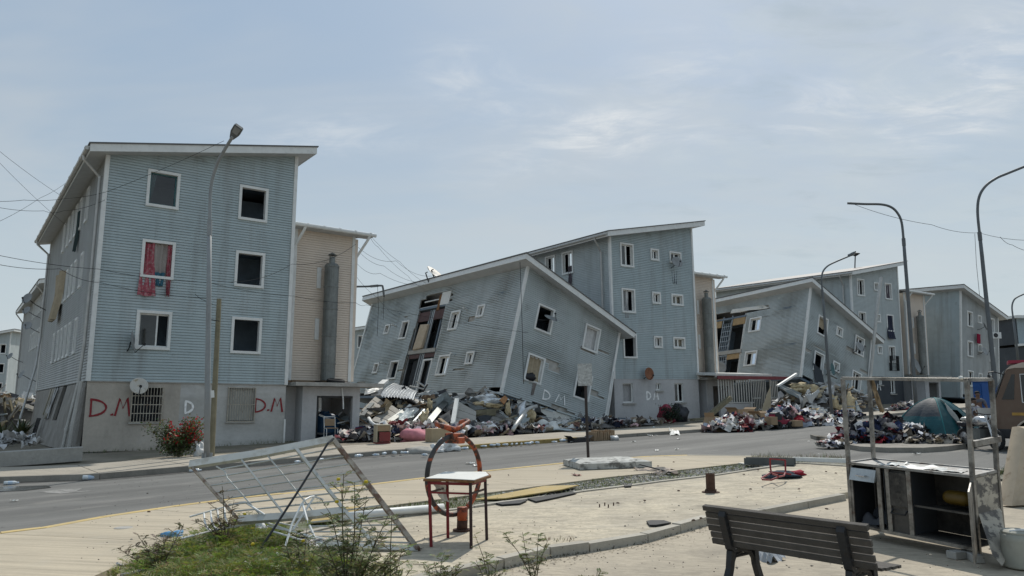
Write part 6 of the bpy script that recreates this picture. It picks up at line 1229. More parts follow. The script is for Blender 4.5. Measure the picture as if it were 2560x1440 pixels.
# foot of the tilted gable and the third block
slabq('pale_sheet', [(200, 490, 35.5), (470, 470, 36.5), (760, 545, 36), (330, 595, 34.6)], .01, M_WHT, 'torn pale sheet under the lower edge of the tilted gable', 'sheet', RB, .3, 8)
slabq('siding_scrap', [(170, 600, 34.4), (640, 575, 35.6), (760, 590, 35), (220, 612, 34)], .01, M_SID2, 'strip of blue-grey siding lying along the pavement edge', 'siding scrap', RB, .1, 9)
for k, (a, b) in enumerate((((680, 505, 36.4), (790, 560, 35.4)), ((720, 490, 36.6), (830, 550, 35.6)), ((645, 570, 35.4), (760, 592, 35)))): MB().bar(RB(*a), RB(*b), .2, .04).build('plank', mat('plank_red%s' % k, (.16, .075, .05), .8, nz=(4, .2)), label='reddish broken plank at the foot of the tilted gable', category='plank', group='broken planks by the tilted gable')
pile('clothes_pile', 'maroon and white clothes heap behind the sign pole', 'clothes pile', P(1518, 1073, 36), 1.9, .45, .28, 50, .55, PALW, 51); pile('clothes_pile', 'brownish scraps along the base of the third block', 'debris', P(1590, 1062, 38.5), 2.4, .5, .18, 36, .5, [(.25, .2, .15), (.33, .28, .22), (.3, .3, .3), (.15, .12, .1), (.4, .36, .3)], 52)
MB().sheet(RB(1590, 595, 35), RB(1790, 575, 35.4), RB(1750, 555, 36.4), RB(1680, 560, 36.2), 6, 6, .06, 3, 3).build('pale_sheet', mat('sheet_mint', (.42, .47, .46), .7), label='pale greenish sheet on the far pavement before the third block', category='sheet')
b = RB(1265, 500, 39.6); MB().hexa([b, RB(1392, 498, 40.4), RB(1392, 498, 40.4) + V((0, .4, 0)), b + V((0, .4, 0)), RB(1265, 432, 39.6), RB(1392, 436, 40.4), RB(1392, 436, 40.4) + V((0, .4, 0)), RB(1265, 432, 39.6) + V((0, .4, 0))]).build('blue_panel', mat('panel_slate', (.09, .13, .17), .7, nz=(3, .1)), label='slate blue panel at the foot of the third block', category='panel')
MB().sheet(RB(1395, 510, 39.6), RB(1740, 525, 41), RB(1700, 490, 41.6), RB(1400, 440, 40.6), 10, 6, .12, 2, 4).build('tarpaulin', mat('tarp_slate', (.15, .19, .21), .8, nz=(3, .12)), label='grey-blue tarpaulin sagging along the base of the third block', category='tarpaulin')
MB().tube([RB(1495, 400, 40), RB(1560, 480, 39.8), RB(1590, 510, 39.6)], .04, 6).build('metal_bar', M_BLK, label='bent dark bar sticking up from the tarpaulin', category='bar')
MB().blob(RB(1875, 415, 41.2), .52, (.85, .7, 1.15), 3, .25, 16).build('red_bag', mat('bag_red', (.24, .02, .045), .6, bump=(14, .5)), smooth=True, label='red bag standing by the base wall of the third block', category='bag'); MB().blob(RB(2040, 425, 42), .55, (.85, .7, 1.1), 6, .3, 16).build('dark_bag', M_BKB, smooth=True, label='dark bag right of the red bag', category='bag')
c = G(1505, 1101, ROAD); M = Matrix.Translation(c) @ rotm(.5, 'Z'); t = thing('paper_bale', 'bale of folded brown cardboard at the far kerb', 'cardboard bale', M)
for k in range(11): x = -.48 + k * .087; MB().box((x, -.2, 0), (x + .06, .25 + R.uniform(-.03, .03), .36 + R.uniform(-.06, .05)), M @ rotm(R.uniform(-.06, .06), 'Y')).build('cardboard_sheet', M_CARD, t)
carton(G(1447, 1105, ROAD), (.38, .2, .13), .6, 'black open carton at the kerb left of the cardboard bale', True, M_BKB)
MB().sheet(G(1675, 1089, ROAD) + V((0, 0, .03)), G(1703, 1088, ROAD) + V((0, 0, .03)), G(1692, 1083, ROAD) + V((0, 0, .12)), G(1672, 1082, ROAD) + V((0, 0, .22)), 8, 8, .06, 3, 7).build('white_sheet', M_WHT, label='crumpled white sheet on the road by the far kerb', category='sheet')
# --- debris in front of the second stair tower
I3 = M3.inverted()
def U3(px, py, v): d = I3.to_3x3() @ ray(px, py); o = I3 @ V((0, 0, CZ)); t_ = (v - o.y) / d.y; return o + d * t_
FV = -1.3; fa = U3(1797, 1000, FV); fb = U3(1946, 1000, FV); zt_ = U3(1797, 949, FV).z; zb_ = U3(1797, 1006, FV).z; z0_ = U3(1840, 1046, FV).z
t = thing('slatted_fence', 'white slatted fence with open gate before the second stair tower', 'fence', M3 @ V((fa.x, FV, 0)), None); ux = lambda px: U3(px, 1000, FV).x
M_SLAT = mat('fence_white', (.5, .5, .47), .6, nz=(4, .1), dirt=[((.25, .22, .18), 4, .5, .8, .6)])
for k in range(14): a = ux(1797 + k * 6.3); MB().box((a, FV - .02, zb_ - .02), (a + .075, FV + .02, zt_), M3).build('slat', M_SLAT, t)
for k in range(8): a = ux(1884 + k * 4.3); MB().box((a, FV - .04, z0_), (a + .05, FV - .01, zt_ - .05), M3).build('slat', M_SLAT, t)
for k in range(5): a = ux(1927 + k * 4.2); MB().box((a, FV - .04, z0_), (a + .05, FV - .01, zt_ - .05), M3).build('slat', M_SLAT, t)
for k in range(7): a = ux(1899 + k * 4.2); MB().box((a, FV + .4, zt_ - .75), (a + .05, FV + .43, zt_ - .02), M3).build('slat', M_SLAT, t)
for q in ((ux(1796), ux(1884), zb_ - .07, zb_), (ux(1883), ux(1900), z0_ + 1.15, z0_ + 1.22), (ux(1926), ux(1946), z0_ + 1.15, z0_ + 1.22)): MB().box((q[0], FV - .05, q[2]), (q[1], FV + .03, q[3]), M3).build('rail', M_SLAT, t)
MB().box((ux(1800), FV - .03, z0_ - .1), (ux(1877), FV + .12, zb_ - .09), M3).build('dwarf_wall', M_PLB, t); MB().box((ux(1874), FV - .06, z0_), (ux(1880), FV + .0, zb_), M3).build('post', M_SLAT, t); MB().box((ux(1926), FV - .06, z0_), (ux(1928), FV + .0, zt_), M3).build('post', M_SLAT, t)
t = thing('awning', 'low awning roof with red front beam over the white slatted fence', 'awning', M3 @ V((fa.x, FV - .3, zt_))); e_ = ux(1968)
MB().box((ux(1788), FV - .3, zt_ + .02), (e_, FV - .22, zt_ + .22), M3).build('red_beam', mat('beam_red', (.17, .03, .035), .6, nz=(3, .15)), t); MB().hexa([M3 @ V(q) for q in ((ux(1786), FV - .2, zt_ + .23), (ux(1926), FV - .2, zt_ + .23), (ux(1926), FV + 2.2, zt_ + .35), (ux(1786), FV + 2.2, zt_ + .35), (ux(1786), FV - .25, zt_ + .38), (ux(1926), FV - .25, zt_ + .36), (ux(1926), FV + 2.2, zt_ + .5), (ux(1786), FV + 2.2, zt_ + .5))]).build('roof_sheet', M_TRIM, t)
MB().prism([RC(1195, 285, 45.4), RC(1140, 400, 45.2), RC(1065, 620, 45), RC(1035, 790, 44.8), RC(1090, 800, 44.8), RC(1205, 800, 45.2), RC(1200, 500, 45.4)], V((.03, .08, 0))).build('curved_board', mat('board_cream', (.36, .31, .22), .7, nz=(2, .12)), label='tall cream curved board leaning in the open fence gate', category='board')
MB().bar(RC(175, 790, 43.6), RC(545, 475, 44.6), .26, .24).build('fallen_beam', M_POST, label='thick grey beam sloping up against the fence dwarf wall', category='beam')
slabq('wall_panel', [(1300, 700, 46), (1312, 395, 47), (1350, 360, 47), (1500, 520, 46.5)], .1, M_PLB, 'grey wall fragment right of the white fence gate', 'wall fragment', RC)
corr('corrugated_sheet', [RC(1335, 320, 45.5), RC(1360, 270, 46.5), RC(1690, 420, 46), RC(1650, 490, 45)], 2, .09, M_CHUTE, 'dark ribbed sheet sloping down right of the fence')
corr('corrugated_sheet', [RC(1960, 700, 44), RC(1700, 560, 45), RC(1800, 520, 46), RC(2130, 685, 45)], 6, .05, M_ZINC, 'crushed ribbed zinc sheet below the torn block corner')
slabq('white_metal', [(1640, 530, 44.6), (1800, 390, 45.6), (1980, 440, 45.4), (1730, 545, 44.4)], .01, M_CORR, 'crumpled bright metal sheet on the debris of the torn block', 'sheet', RC, .35, 14)
MB().bar(RC(1305, 290, 46), RC(1605, 95, 47.5), .14, .12).build('fascia_piece', M_TRIM, label='white fascia board sloping off the corner of the torn block', category='fascia board'); MB().bar(RC(1485, 500, 45.5), RC(1480, 670, 45.5), .16).build('prop', M_TRIM, label='short white prop under the dark ribbed sheet', category='prop'); MB().bar(RC(1540, 650, 44.6), RC(1730, 580, 45), .12).build('white_bar', M_TRIM, label='white bar lying across the cavity below the torn block', category='bar')
MB().bar(P(2155, 1028, 47.5), P(2172, 1010, 48.5), .35, .1).build('fascia_piece', M_TRIM, label='loose white board at the right foot of the torn block', category='fascia board')
for k, (x, y, r_, sc) in enumerate(((1640, 290, .5, (1.6, .7, .6)), (1590, 350, .5, (1.2, .8, .6)), (1780, 340, .7, (1.2, .8, .7)), (1850, 370, .5, (1, .8, .8)), (2210, 560, .55, (.8, .6, 1.2)), (2440, 580, .7, (.8, .6, 1.3)), (2250, 620, .5, (1, .8, .7)))): MB().blob(RC(x, y, 46.4), r_ * .6, sc, k + 20, .7, 16).build('insulation', M_FOAM, smooth=True, label=('topmost tan insulation roll under the torn corner', 'tan insulation left of the crumpled bright metal sheet', 'bulky tan insulation above the crumpled bright metal', 'tan insulation at the cut edge of the torn gable', 'tan insulation right of the slender lamp post', 'brown insulation heap at the right foot of the torn block', 'small tan insulation tuft on the rubble behind the lamp post')[k], category='insulation', group='insulation lumps below the torn block')
rubble('rubble', 'splintered rubble heaped under the corner of the torn block', P(2060, 1030, 48.3), 5.2, 1.7, 1.5, 230, 13, -.1, None, 1.0); rubble('rubble', 'rubble sliver at the right foot of the torn block', P(2130, 1028, 48), 2.6, .9, 1.0, 120, 14, 0)
for k, (px, py, d_, a, b, h, n, s, pal, lab) in enumerate(((1845, 1068, 34.2, 1.7, .8, .4, 95, .55, PALW, 'pale clothes mound spilling over the far kerb by the two tipped boxes'), (1965, 1058, 36.2, 1.7, .8, .68, 100, .62, PAL, 'tall dark and blue clothes mound behind the ride-on toy'), (2035, 1057, 37.0, 1.7, .7, .34, 80, .54, PALW, 'clothes trailing right to the slender lamp post'), (1840, 1050, 38.6, 1.9, .6, .3, 80, .45, PAL, 'clothes and rags below the fallen beam'), (2110, 1042, 42, 1.5, .7, .25, 80, .42, PAL, 'clothes and rags right of the slender lamp post'), (2262, 1022, 49, 2.0, .5, .35, 80, .45, PALW, 'rags beside the second tall lamp post'))):
    pile('clothes_pile', lab, 'clothes pile', P(px, py, d_), a, b, h, n, s, pal, 60 + k, None, -.05)
carton(G(1775, 1075, ROAD) + V((0, 0, .1)), (.28, .24, .42), .9, 'tipped open carton farthest left at the clothes mound', True, tilt=.6); carton(G(1800, 1079, ROAD), (.28, .24, .42), .3, 'closed tipped carton in front of the clothes mound', False, tilt=-.45); carton(P(1928, 1062, 34.4), (.2, .2, .34), .5, 'small carton left of the ride-on toy'); carton(P(1988, 1066, 35), (.3, .2, .26), .6, 'small carton right of the ride-on toy'); carton(P(2012, 1042, 37.5), (.5, .3, .3), .4, 'yellowish open carton on top of the clothes mound', True, mat('carton_yellow', (.40, .30, .15), .9)); carton(P(1897, 1048, 39), (.4, .3, .3), .8, 'dark carton in front of the fence gate', True); carton(P(1852, 1040, 41), (.6, .4, .35), .5, 'large battered carton below the dwarf wall', True)
c = G(1953, 1072, ROAD); M = Matrix.Translation(c) @ rotm(.35, 'Z'); t = thing('ride_on_toy', 'small red and black ride-on toy car at the edge of the clothes mound', 'toy car', M)
for x in (-.33, .33):
    for y in (-.22, .22): MB().lathe([(.04, -.09), (.15, -.09), (.17, -.05), (.17, .05), (.15, .09), (.04, .09)], M @ Matrix.Translation((x, y, .17)) @ rotm(pi / 2, 'X'), 14).build('wheel', M_TYRE, t)
MB().prism([M @ V((x, -.2, z)) for x, z in ((-.5, .2), (.55, .2), (.55, .36), (.3, .42), (.1, .40), (-.05, .55), (-.3, .72), (-.5, .62))], M.to_3x3() @ V((0, .4, 0))).build('body', MATS['bag_red'], t, bevel=.03); MB().prism([M @ V((x, -.22, z)) for x, z in ((-.45, .4), (-.1, .4), (-.1, .62), (-.3, .75), (-.45, .7))], M.to_3x3() @ V((0, .44, 0))).build('seat', M_BKB, t); MB().tube([M @ V((.1, 0, .4)), M @ V((.0, 0, .62)), M @ V((-.02, -.1, .64))], .025, 6).build('steering_handle', M_BLK, t)
for k, (a, b) in enumerate((((350, 872, 36), (490, 750, 37)), ((232, 800, 38), (265, 865, 37)))): MB().bar(RC(*a), RC(*b), .07).build('white_stick', M_TRIM, label=('long white stick poking out of the clothes by the two cartons', 'short white stick left of the long one')[k], category='stick')
MB().bar(RC(-60, 830, 41), RC(330, 790, 43), .3, .1).build('fallen_plank', M_POST, label='plank lying along the base right of the third block', category='plank')
# --- porch of the first tower: tank, chair, tyre, broken pieces
o = M1 @ V((9.05, 1.15, .05)); t = thing('water_tank', 'dark blue water tank standing inside the first porch', 'water tank', o); Mo = Matrix.Translation(o)
MB().lathe([(.001, 0), (.62, 0), (.66, .1), (.66, .9), (.60, 1.12), (.3, 1.22), (.001, 1.24)], Mo, 22).build('body', M_BLUED, t, smooth=True); MB().lathe([(.2, 1.2), (.2, 1.3), (.001, 1.32)], Mo, 14).build('lid', M_BLUED, t)
MB().tube([M1 @ V((8.35, .1, 2.0)), M1 @ V((8.42, .2, 1.5)), M1 @ V((8.4, .2, 1.35))], .09, 8).build('duct', M_ZINC, label='broken duct hanging in the first porch doorway', category='duct'); MB().tube([M1 @ V((9.25, -.05, 2.3)), M1 @ V((9.3, -.1, 1.9)), M1 @ V((9.33, -.1, 1.45))], .03, 6).build('hanging_strip', M_TRIM, label='pale strip dangling from the first porch canopy', category='strip')
MB().bar(M1 @ V((8.38, .1, 1.22)), M1 @ V((8.85, -.1, 1.0)), .28, .07).build('broken_board', M_PANEL, label='broken board jammed in the first porch doorway', category='board')
Mt = M1 @ Matrix.Translation((9.0, .0, 2.58)) @ rotm(.15, 'X'); MB().tube([Mt @ V((.30 * cos(a), .30 * sin(a), 0)) for a in [2 * pi * k / 20 for k in range(21)]], .085, 8, False).build('tyre', M_TYRE, smooth=True, label='old tyre lying on the first porch canopy', category='tyre')
MB().sheet(M1 @ V((8.0, -.3, 2.53)), M1 @ V((9.6, -.3, 2.53)), M1 @ V((9.6, .3, 2.54)), M1 @ V((8.0, .3, 2.54)), 12, 6, .03, 3, 2).build('dark_tarp', M_BKB, label='dark rag under the tyre on the canopy', category='rag')
c = M1 @ V((8.55, -.75, .0)); c.z = T(c.x, c.y) + PAVE; M = Matrix.Translation(c) @ rotm(.5, 'Z') ; t = thing('chair', 'chair with pale tube frame and brown back by the first porch', 'chair', M)
for s in (-.22, .22): MB().tube([M @ V((s, .2, 0)), M @ V((s, .18, .45)), M @ V((s, .28, .9))], .016, 6).build('leg', M_TRIM, t); MB().tube([M @ V((s, -.2, 0)), M @ V((s, -.18, .45)), M @ V((s, .18, .45))], .016, 6).build('leg', M_TRIM, t)
MB().tube([M @ V((-.22, .28, .9)), M @ V((.22, .28, .9))], .016, 6).build('top_tube', M_TRIM, t); MB().box((-.2, .2, .55), (.2, .235, .82), M).build('backrest', M_CARD, t); MB().box((-.22, -.2, .45), (.22, .2, .48), M).build('seat', M_CARD, t)
carton(M1 @ V((10.2, -.55, .12)), (.22, .1, .36), .62, 'flat cardboard leaning at the right corner of the first porch')
# --- left edge: planter wall, cloth, far rubble heap
a, b = G(-40, 1170, PAVE), G(205, 1152, PAVE); MB().prism([a, b, b + V((-.3, .5, 0)), a + V((-.3, .5, 0))], V((0, 0, .38))).build('planter_wall', M_CON, label='low stained planter wall at the left edge', category='wall')
pile('white_cloth', 'white cloth thrown over the low planter wall', 'cloth', P(36, 1141, 25.2), .55, .3, .2, 26, .5, [(.6, .6, .6), (.55, .55, .54)], 81, None, .34)
rubble('rubble', 'high rubble heap at the left edge beyond the weathered wall', P(-8, 1010, 42), 4.2, 2.6, 2.3, 360, 15, -.2, None, .6)
for k in range(7): a = P(10 + k * 7, 992 + k * 4, 40); MB().bar(a, a + V((R.uniform(-1.6, 1.2), .8, R.uniform(-1.1, .2))), .22, .05, (1, 0, .3)).build('fallen_beam', R.choice([M_PANEL, M_TRIM, M_POST]), label='long splintered board on the left rubble heap', category='board', group='boards on the left rubble heap')
# --- litter
def bottle(c, yaw, L=.22, r=.036):
    M = Matrix.Translation(c + V((0, 0, r))) @ rotm(yaw, 'Z') @ rotm(pi / 2, 'Y'); mb = MB(); 
    mb.lathe([(.001, 0), (r, .01), (r, L * .3)], M, 9); mb.mi = 1; mb.lathe([(r, L * .3), (r * 1.02, L * .32), (r * 1.02, L * .58), (r, L * .6)], M, 9); mb.mi = 0; mb.lathe([(r, L * .6), (r, L * .72), (r * .4, L * .9)], M, 9); mb.mi = 1; mb.lathe([(r * .4, L * .9), (r * .45, L), (.001, L)], M, 9)
    return mb.build('plastic_bottle', [M_PLAS, M_LBL], smooth=True)
tag(bottle(G(205, 1201, ROAD), .5, .42, .06), 'large clear bottle with blue label in the gutter at left', 'bottle')
tag(bottle(G(8, 1213, ROAD), .4, .3, .045), 'clear bottle by the yellow kerb end at far left', 'bottle')
proto = bottle(G(472, 1181, ROAD), .6, .3, .045); tag(proto, 'empty clear plastic bottle lying in the far gutter', 'bottle', 'plastic bottles in the far gutter')
spots = [(805, 1152), (898, 1143), (938, 1140), (962, 1137), (985, 1136), (1004, 1134), (1012, 1134), (1060, 1140), (1160, 1124), (1208, 1118), (1228, 1116), (1243, 1115), (1262, 1114), (1280, 1113), (1292, 1112), (1304, 1112), (1318, 1111), (1330, 1109), (1342, 1109), (745, 1157), (1410, 1104), (1385, 1107)]
for k, (px, py) in enumerate(spots): o = proto.copy(); C.objects.link(o); o.location = G(px, py, ROAD + .045); o.rotation_euler = (0, 0, R.uniform(0, 3.1)); s = R.uniform(.7, 1.15); o.scale = (s, s, s)
def bag(c, r, label, m=M_BAG, sc=(1.2, 1, .75), seed=0): MB().blob(c + V((0, 0, r * .5)), r, sc, seed, .4, 16).build('plastic_bag', m, smooth=True, label=label, category='bag')
bag(G(1118, 1128, ROAD), .30, 'big white plastic bag of rubbish in the far gutter behind the hoop', seed=1); bag(G(1092, 1131, ROAD), .2, 'smaller clear bag left of the big gutter bag', seed=2); bag(G(500, 1140, PAVE), .2, 'crumpled white plastic at the foot of the grey lamp post', sc=(.8, .8, 1.4), seed=3); bag(G(1536, 1101, ROAD), .14, 'small white bag right of the cardboard bale', seed=4)
MB().blob(G(1052, 1133, ROAD) + V((0, 0, .02)), .42, (1.3, .8, .45), 3, .2, 14).build('sand_heap', M_PANEL, smooth=True, label='small grey sand heap in the far gutter left of the bag', category='sand heap')
bag(G(432, 1350, PAVE - .05), .09, 'blue-labelled crushed bottle bag in the left weeds', mat('bag_blue', (.12, .3, .5), .4), (1.6, .8, .8), 5); bag(G(650, 1335, PLAZA), .075, 'clear plastic cup lump under the gate', sc=(1, 1, 1.2), seed=6)
def chip(c, s, m, label, cat='paper scrap', grp=None, seed=0): a = R.uniform(0, 6.3); e1 = V((cos(a), sin(a), 0)) * s; e2 = V((-sin(a), cos(a), 0)) * s * .6; u = V((0, 0, .015)); return MB().sheet(c + u, c + e1 + u, c + e1 + e2 + u * 2, c + e2 + u, 4, 4, s * .1, 3, seed, .002).build('paper_scrap', m, label=label, category=cat, group=grp)
proto = chip(G(1692, 1098, ROAD), .2, M_WHT, 'small white paper scrap lying on the asphalt', grp='paper scraps on the road')
for k, (px, py) in enumerate(((1692, 1124), (1642, 1127), (2022, 1104), (2048, 1136), (1585, 1105), (1625, 1090), (1640, 1089), (1655, 1086), (1430, 1106), (36, 1253), (1190, 1165), (1176, 1160), (2240, 1128), (2292, 1136))): o = proto.copy(); C.objects.link(o); o.location = G(px, py, ROAD + .01); o.rotation_euler = (0, 0, R.uniform(0, 6)); s = R.uniform(.4, 1.2); o.scale = (s, s, s)
for k, (px, py, w_, h_) in enumerate(((1600, 1178, .75, .34), (1640, 1185, .5, .22))): c = G(px, py, PAVE); MB().sheet(c, c + V((w_, -.1, .03)), c + V((w_ * .8, h_, .06)), c + V((-.1, h_ * .8, .03)), 8, 6, .05, 3, 60 + k).build('card_sheet', mat('card_pale%s' % k, (.48, .40, .33), .9, nz=(6, .2)), label=('stained pale card at the pavement back edge below the mattress', 'smaller stained card overlapping the verge')[k], category='card')
MB().tube([G(1600, 1173, PAVE) + V((0, 0, .1)), G(1677, 1186, 0) + V((0, 0, .04))], .016, 6).build('dark_rod', M_BLK, label='dark thin rod resting across the pale cards', category='rod')
pp = chip(G(1455, 1190, PAVE), .22, mat('scrap_pink', (.4, .24, .2), .9), 'pinkish scrap on the pavement left of the cards')
stones = MB(); rng = random.Random(5)
for px, py in [(rng.uniform(200, 2500), rng.uniform(1160, 1430)) for _ in range(900)]:
    z = 0; c = G(px, py, PLAZA + .005); s = rng.uniform(.003, .009) * (1 if rng.random() < .93 else 1.8); stones.col = rng.choice([(.08, .07, .06), (.3, .28, .24), (.12, .1, .08), (.05, .045, .04)]); stones.blob(c, s, (1.4, 1, .7), rng.random() * 50, .3, 5)
for k in range(1100):      # leaf crumbs and dirt gathered along the plaza kerb and edging
    ln = PB[2:] if k % 3 else PF[4:]; i = rng.randrange(len(ln) - 1); p = ln[i].lerp(ln[i + 1], rng.random()); t_ = (ln[i + 1] - ln[i]).normalized(); d_ = V((-t_.y, t_.x, 0)) * (abs(rng.gauss(0, .16)) + .005)
    p = p + d_; p.z = T(p.x, p.y) + (LOW if k % 3 else -.03) + .004; a = rng.uniform(0, 6.3); s = rng.uniform(.006, .02); stones.col = rng.choice([(.10, .08, .05), (.16, .13, .08), (.07, .055, .04), (.2, .17, .11)]); e1 = V((cos(a), sin(a), .2)) * s; e2 = V((-sin(a), cos(a), .1)) * s * .5; stones.add([p - e1, p - e2, p + e1, p + e2], [(0, 1, 2, 3)])
stones.build('grit', M_RUB, label='grit and tiny crumbs scattered over the concrete', cat='grit', kind='stuff')
proto = MB().blob(V((0, 0, 0)), .022, (1.5, 1, .6), 2, .4, 7); o = None
for k, (px, py) in enumerate(((1696, 1226), (1545, 1259), (1752, 1297), (1860, 1187), (1876, 1224), (1998, 1224), (1895, 1176), (2090, 1184), (2065, 1180), (2067, 1274), (1734, 1302), (1955, 1320), (1645, 1166), (1684, 1156), (372, 1281), (1612, 1253))):
    c = G(px, py, PLAZA + .02)
    if o is None: mb = MB(); mb.v = [v + c for v in proto.v]; mb.f = proto.f; mb.c = proto.c; mb.m = proto.m; o = mb.build('rusty_clod', M_RUST, label='small dark clod lying on the pale concrete', category='clod', group='dark clods on the concrete')
    else: q = o.copy(); C.objects.link(q); q.location = c; q.rotation_euler = (0, 0, k)
# ------------------------------------------------------------------ traffic island: clothes, tent, motorcycle, people, bus
pile('clothes_pile', 'big colourful clothes mound on the traffic island beside the teal tent', 'clothes pile', P(2205, 1094, 24.4), 1.6, .85, .5, 230, .46, PAL, 90, V((1, .1, 0)), .0)
pile('clothes_pile', 'small spill of clothes at the left tip of the island', 'clothes pile', P(2088, 1104, 23.6), .6, .3, .16, 45, .28, PALW, 91, V((1, .1, 0)), -.08)
carton(G(2070, 1106, ROAD), (.2, .12, .1), .2, 'flat brown box on the road left of the island')
pile('clothes_pile', 'brown and grey rags in front of the tent door', 'clothes pile', P(2345, 1102, 23.2), .95, .4, .16, 80, .3, [(.3, .25, .18), (.1, .1, .11), (.4, .36, .3), (.05, .05, .06), (.33, .33, .34)], 92, V((1, -.1, 0)), .0)
tc_ = P(2342, 1092, 25.0); tc_.z = T(tc_.x, tc_.y) + 0; t = thing('tent', 'teal dome tent with dark upper panel and open door on the traffic island', 'tent', tc_)
Mt = Matrix.Translation(tc_) @ rotm(rad(28), 'Z'); TA, TB, TH = 1.18, 1.12, 1.30
def tp(u, v):          # squarish dome: u around, v up
    a = 2 * pi * u; e = v; k = (1 - e) ** 1.0; sq = 1 / max(abs(cos(a)), abs(sin(a))); sq = 1 + (sq - 1) * .75 * (1 - v)
    sag = 1 - .05 * (abs(sin(2 * a))) * sin(v * pi) * 0 - .06 * (1 - abs(sin(2 * a))) * sin(v * pi)
    return Mt @ V((TA * cos(a) * k * sq * sag, TB * sin(a) * k * sq * sag, TH * (1 - (1 - e) ** 2.1) + .01 + .02 * noise.noise(V((cos(a) * 2, sin(a) * 2, v * 3)))))
M_TSEAM = mat('tent_seam', (.02, .16, .17), .7)
# sectors: the door is in the sector facing the camera, right
mb = MB(); nu, nv = 64, 16; da0, da1 = 45, 53
sk = MB(); up = MB(); 
for i in range(nu):
    for j in range(nv):
        p4 = [tp(i / nu, j / nv), tp((i + 1) / nu, j / nv), tp((i + 1) / nu, (j + 1) / nv), tp(i / nu, (j + 1) / nv)]
        if da0 <= i < da1 and 1 <= j < 7 and not (i in (da0, da1 - 1) and j >= 5): continue
        (up if (24 <= i < 40 and 5 <= j < 15) else sk).quad(*p4)
sk.build('canopy', M_TENT, t, smooth=True); up.build('upper_panel', M_TENTD, t, smooth=True)
for q in (.125, .375, .625, .875): MB().tube([tp(q, v / 14) for v in range(15)], .018, 6).build('pole', M_TSEAM, t)
inn = MB(); inn.grid(lambda u, v: Mt @ (Mt.inverted() @ tp(.66 + .2 * u, .02 + .5 * v) * .8), 8, 6); inn.build('inner_wall', mat('tent_inside', (.01, .03, .05), .8), t)
fl_ = MB(); fl_.grid(lambda u, v: tp(.70 - .03 * v + .03 * u, .02 + .72 * v) + (Mt.to_3x3() @ V((0, -.06 - .05 * sin(v * 9 + u * 4), 0))), 4, 12); fl_.build('door_flap', M_TENTL, t, smooth=True)
# motorcycle
mc = P(2450, 1108, 22.2); mc.z = T(mc.x, mc.y) + ROAD; M = frame(mc, V((.12, -.99, 0))); t = thing('motorcycle', 'parked motorcycle with silver tank behind the cart posts, beside the tent', 'motorcycle', mc)
for x in (-.62, .66): w_ = MB().tube([M @ V((x + .24 * cos(a), 0, .30 + .24 * sin(a))) for a in [2 * pi * k / 22 for k in range(23)]], .055, 8, False).build('wheel', M_TYRE, t, smooth=True); MB().lathe([(.04, -.05), (.19, -.02), (.2, 0), (.19, .02), (.04, .05)], M @ Matrix.Translation((x, 0, .3)) @ rotm(pi / 2, 'X'), 14).build('rim', M_CHR, w_)
MB().blob(M @ V((.12, 0, .80)), .25, (1.3, .62, .62), 1, .08, 16, M.to_3x3()).build('fuel_tank', M_CHR, t, smooth=True); MB().prism([M @ V((x, -.12, z)) for x, z in ((-.75, .78), (-.1, .74), (-.1, .66), (-.55, .62), (-.8, .7))], M.to_3x3() @ V((0, .24, 0))).build('seat', M_BKB, t, bevel=.03)
MB().box((-.22, -.15, .28), (.22, .15, .6), M).tube([M @ V((-.2, .17, .35)), M @ V((-.75, .2, .3))], .05, 8).build('engine', M_CHUTE, t)
MB().tube([M @ V((.66, .1, .3)), M @ V((.44, .1, .98))], .028, 6).tube([M @ V((.66, -.1, .3)), M @ V((.44, -.1, .98))], .028, 6).build('fork', M_CHR, t); MB().tube([M @ V((.32, -.38, 1.06)), M @ V((.42, -.12, 1.0)), M @ V((.42, .12, 1.0)), M @ V((.32, .38, 1.06))], .016, 6).build('handlebar', M_BLK, t)
MB().tube([M @ V((.62, 0, .62)), M @ V((.1, 0, .62)), M @ V((-.62, 0, .3))], .03, 6).tube([M @ V((.44, 0, .92)), M @ V((.0, 0, .45)), M @ V((-.5, 0, .6))], .028, 6).build('frame', M_BLK, t)
MB().blob(M @ V((.58, 0, .9)), .1, (.8, 1, 1), 0, 0, 10, M.to_3x3()).build('headlight', M_CHR, t, smooth=True)
for s in (-1, 1): MB().tube([M @ V((.36, s * .3, 1.04)), M @ V((.33, s * .36, 1.22))], .01, 5).blob(M @ V((.33, s * .37, 1.26)), .07, (.3, 1, .7), 0, 0, 10, M.to_3x3()).build('mirror', M_CHR, t)
MB().blob(M @ V((-.45, 0, .86)), .13, (1.2, .9, .5), 8, .4, 14, M.to_3x3()).build('white_bundle', M_WHT, smooth=True, label='white bundle on the seat of the motorcycle', category='bundle')
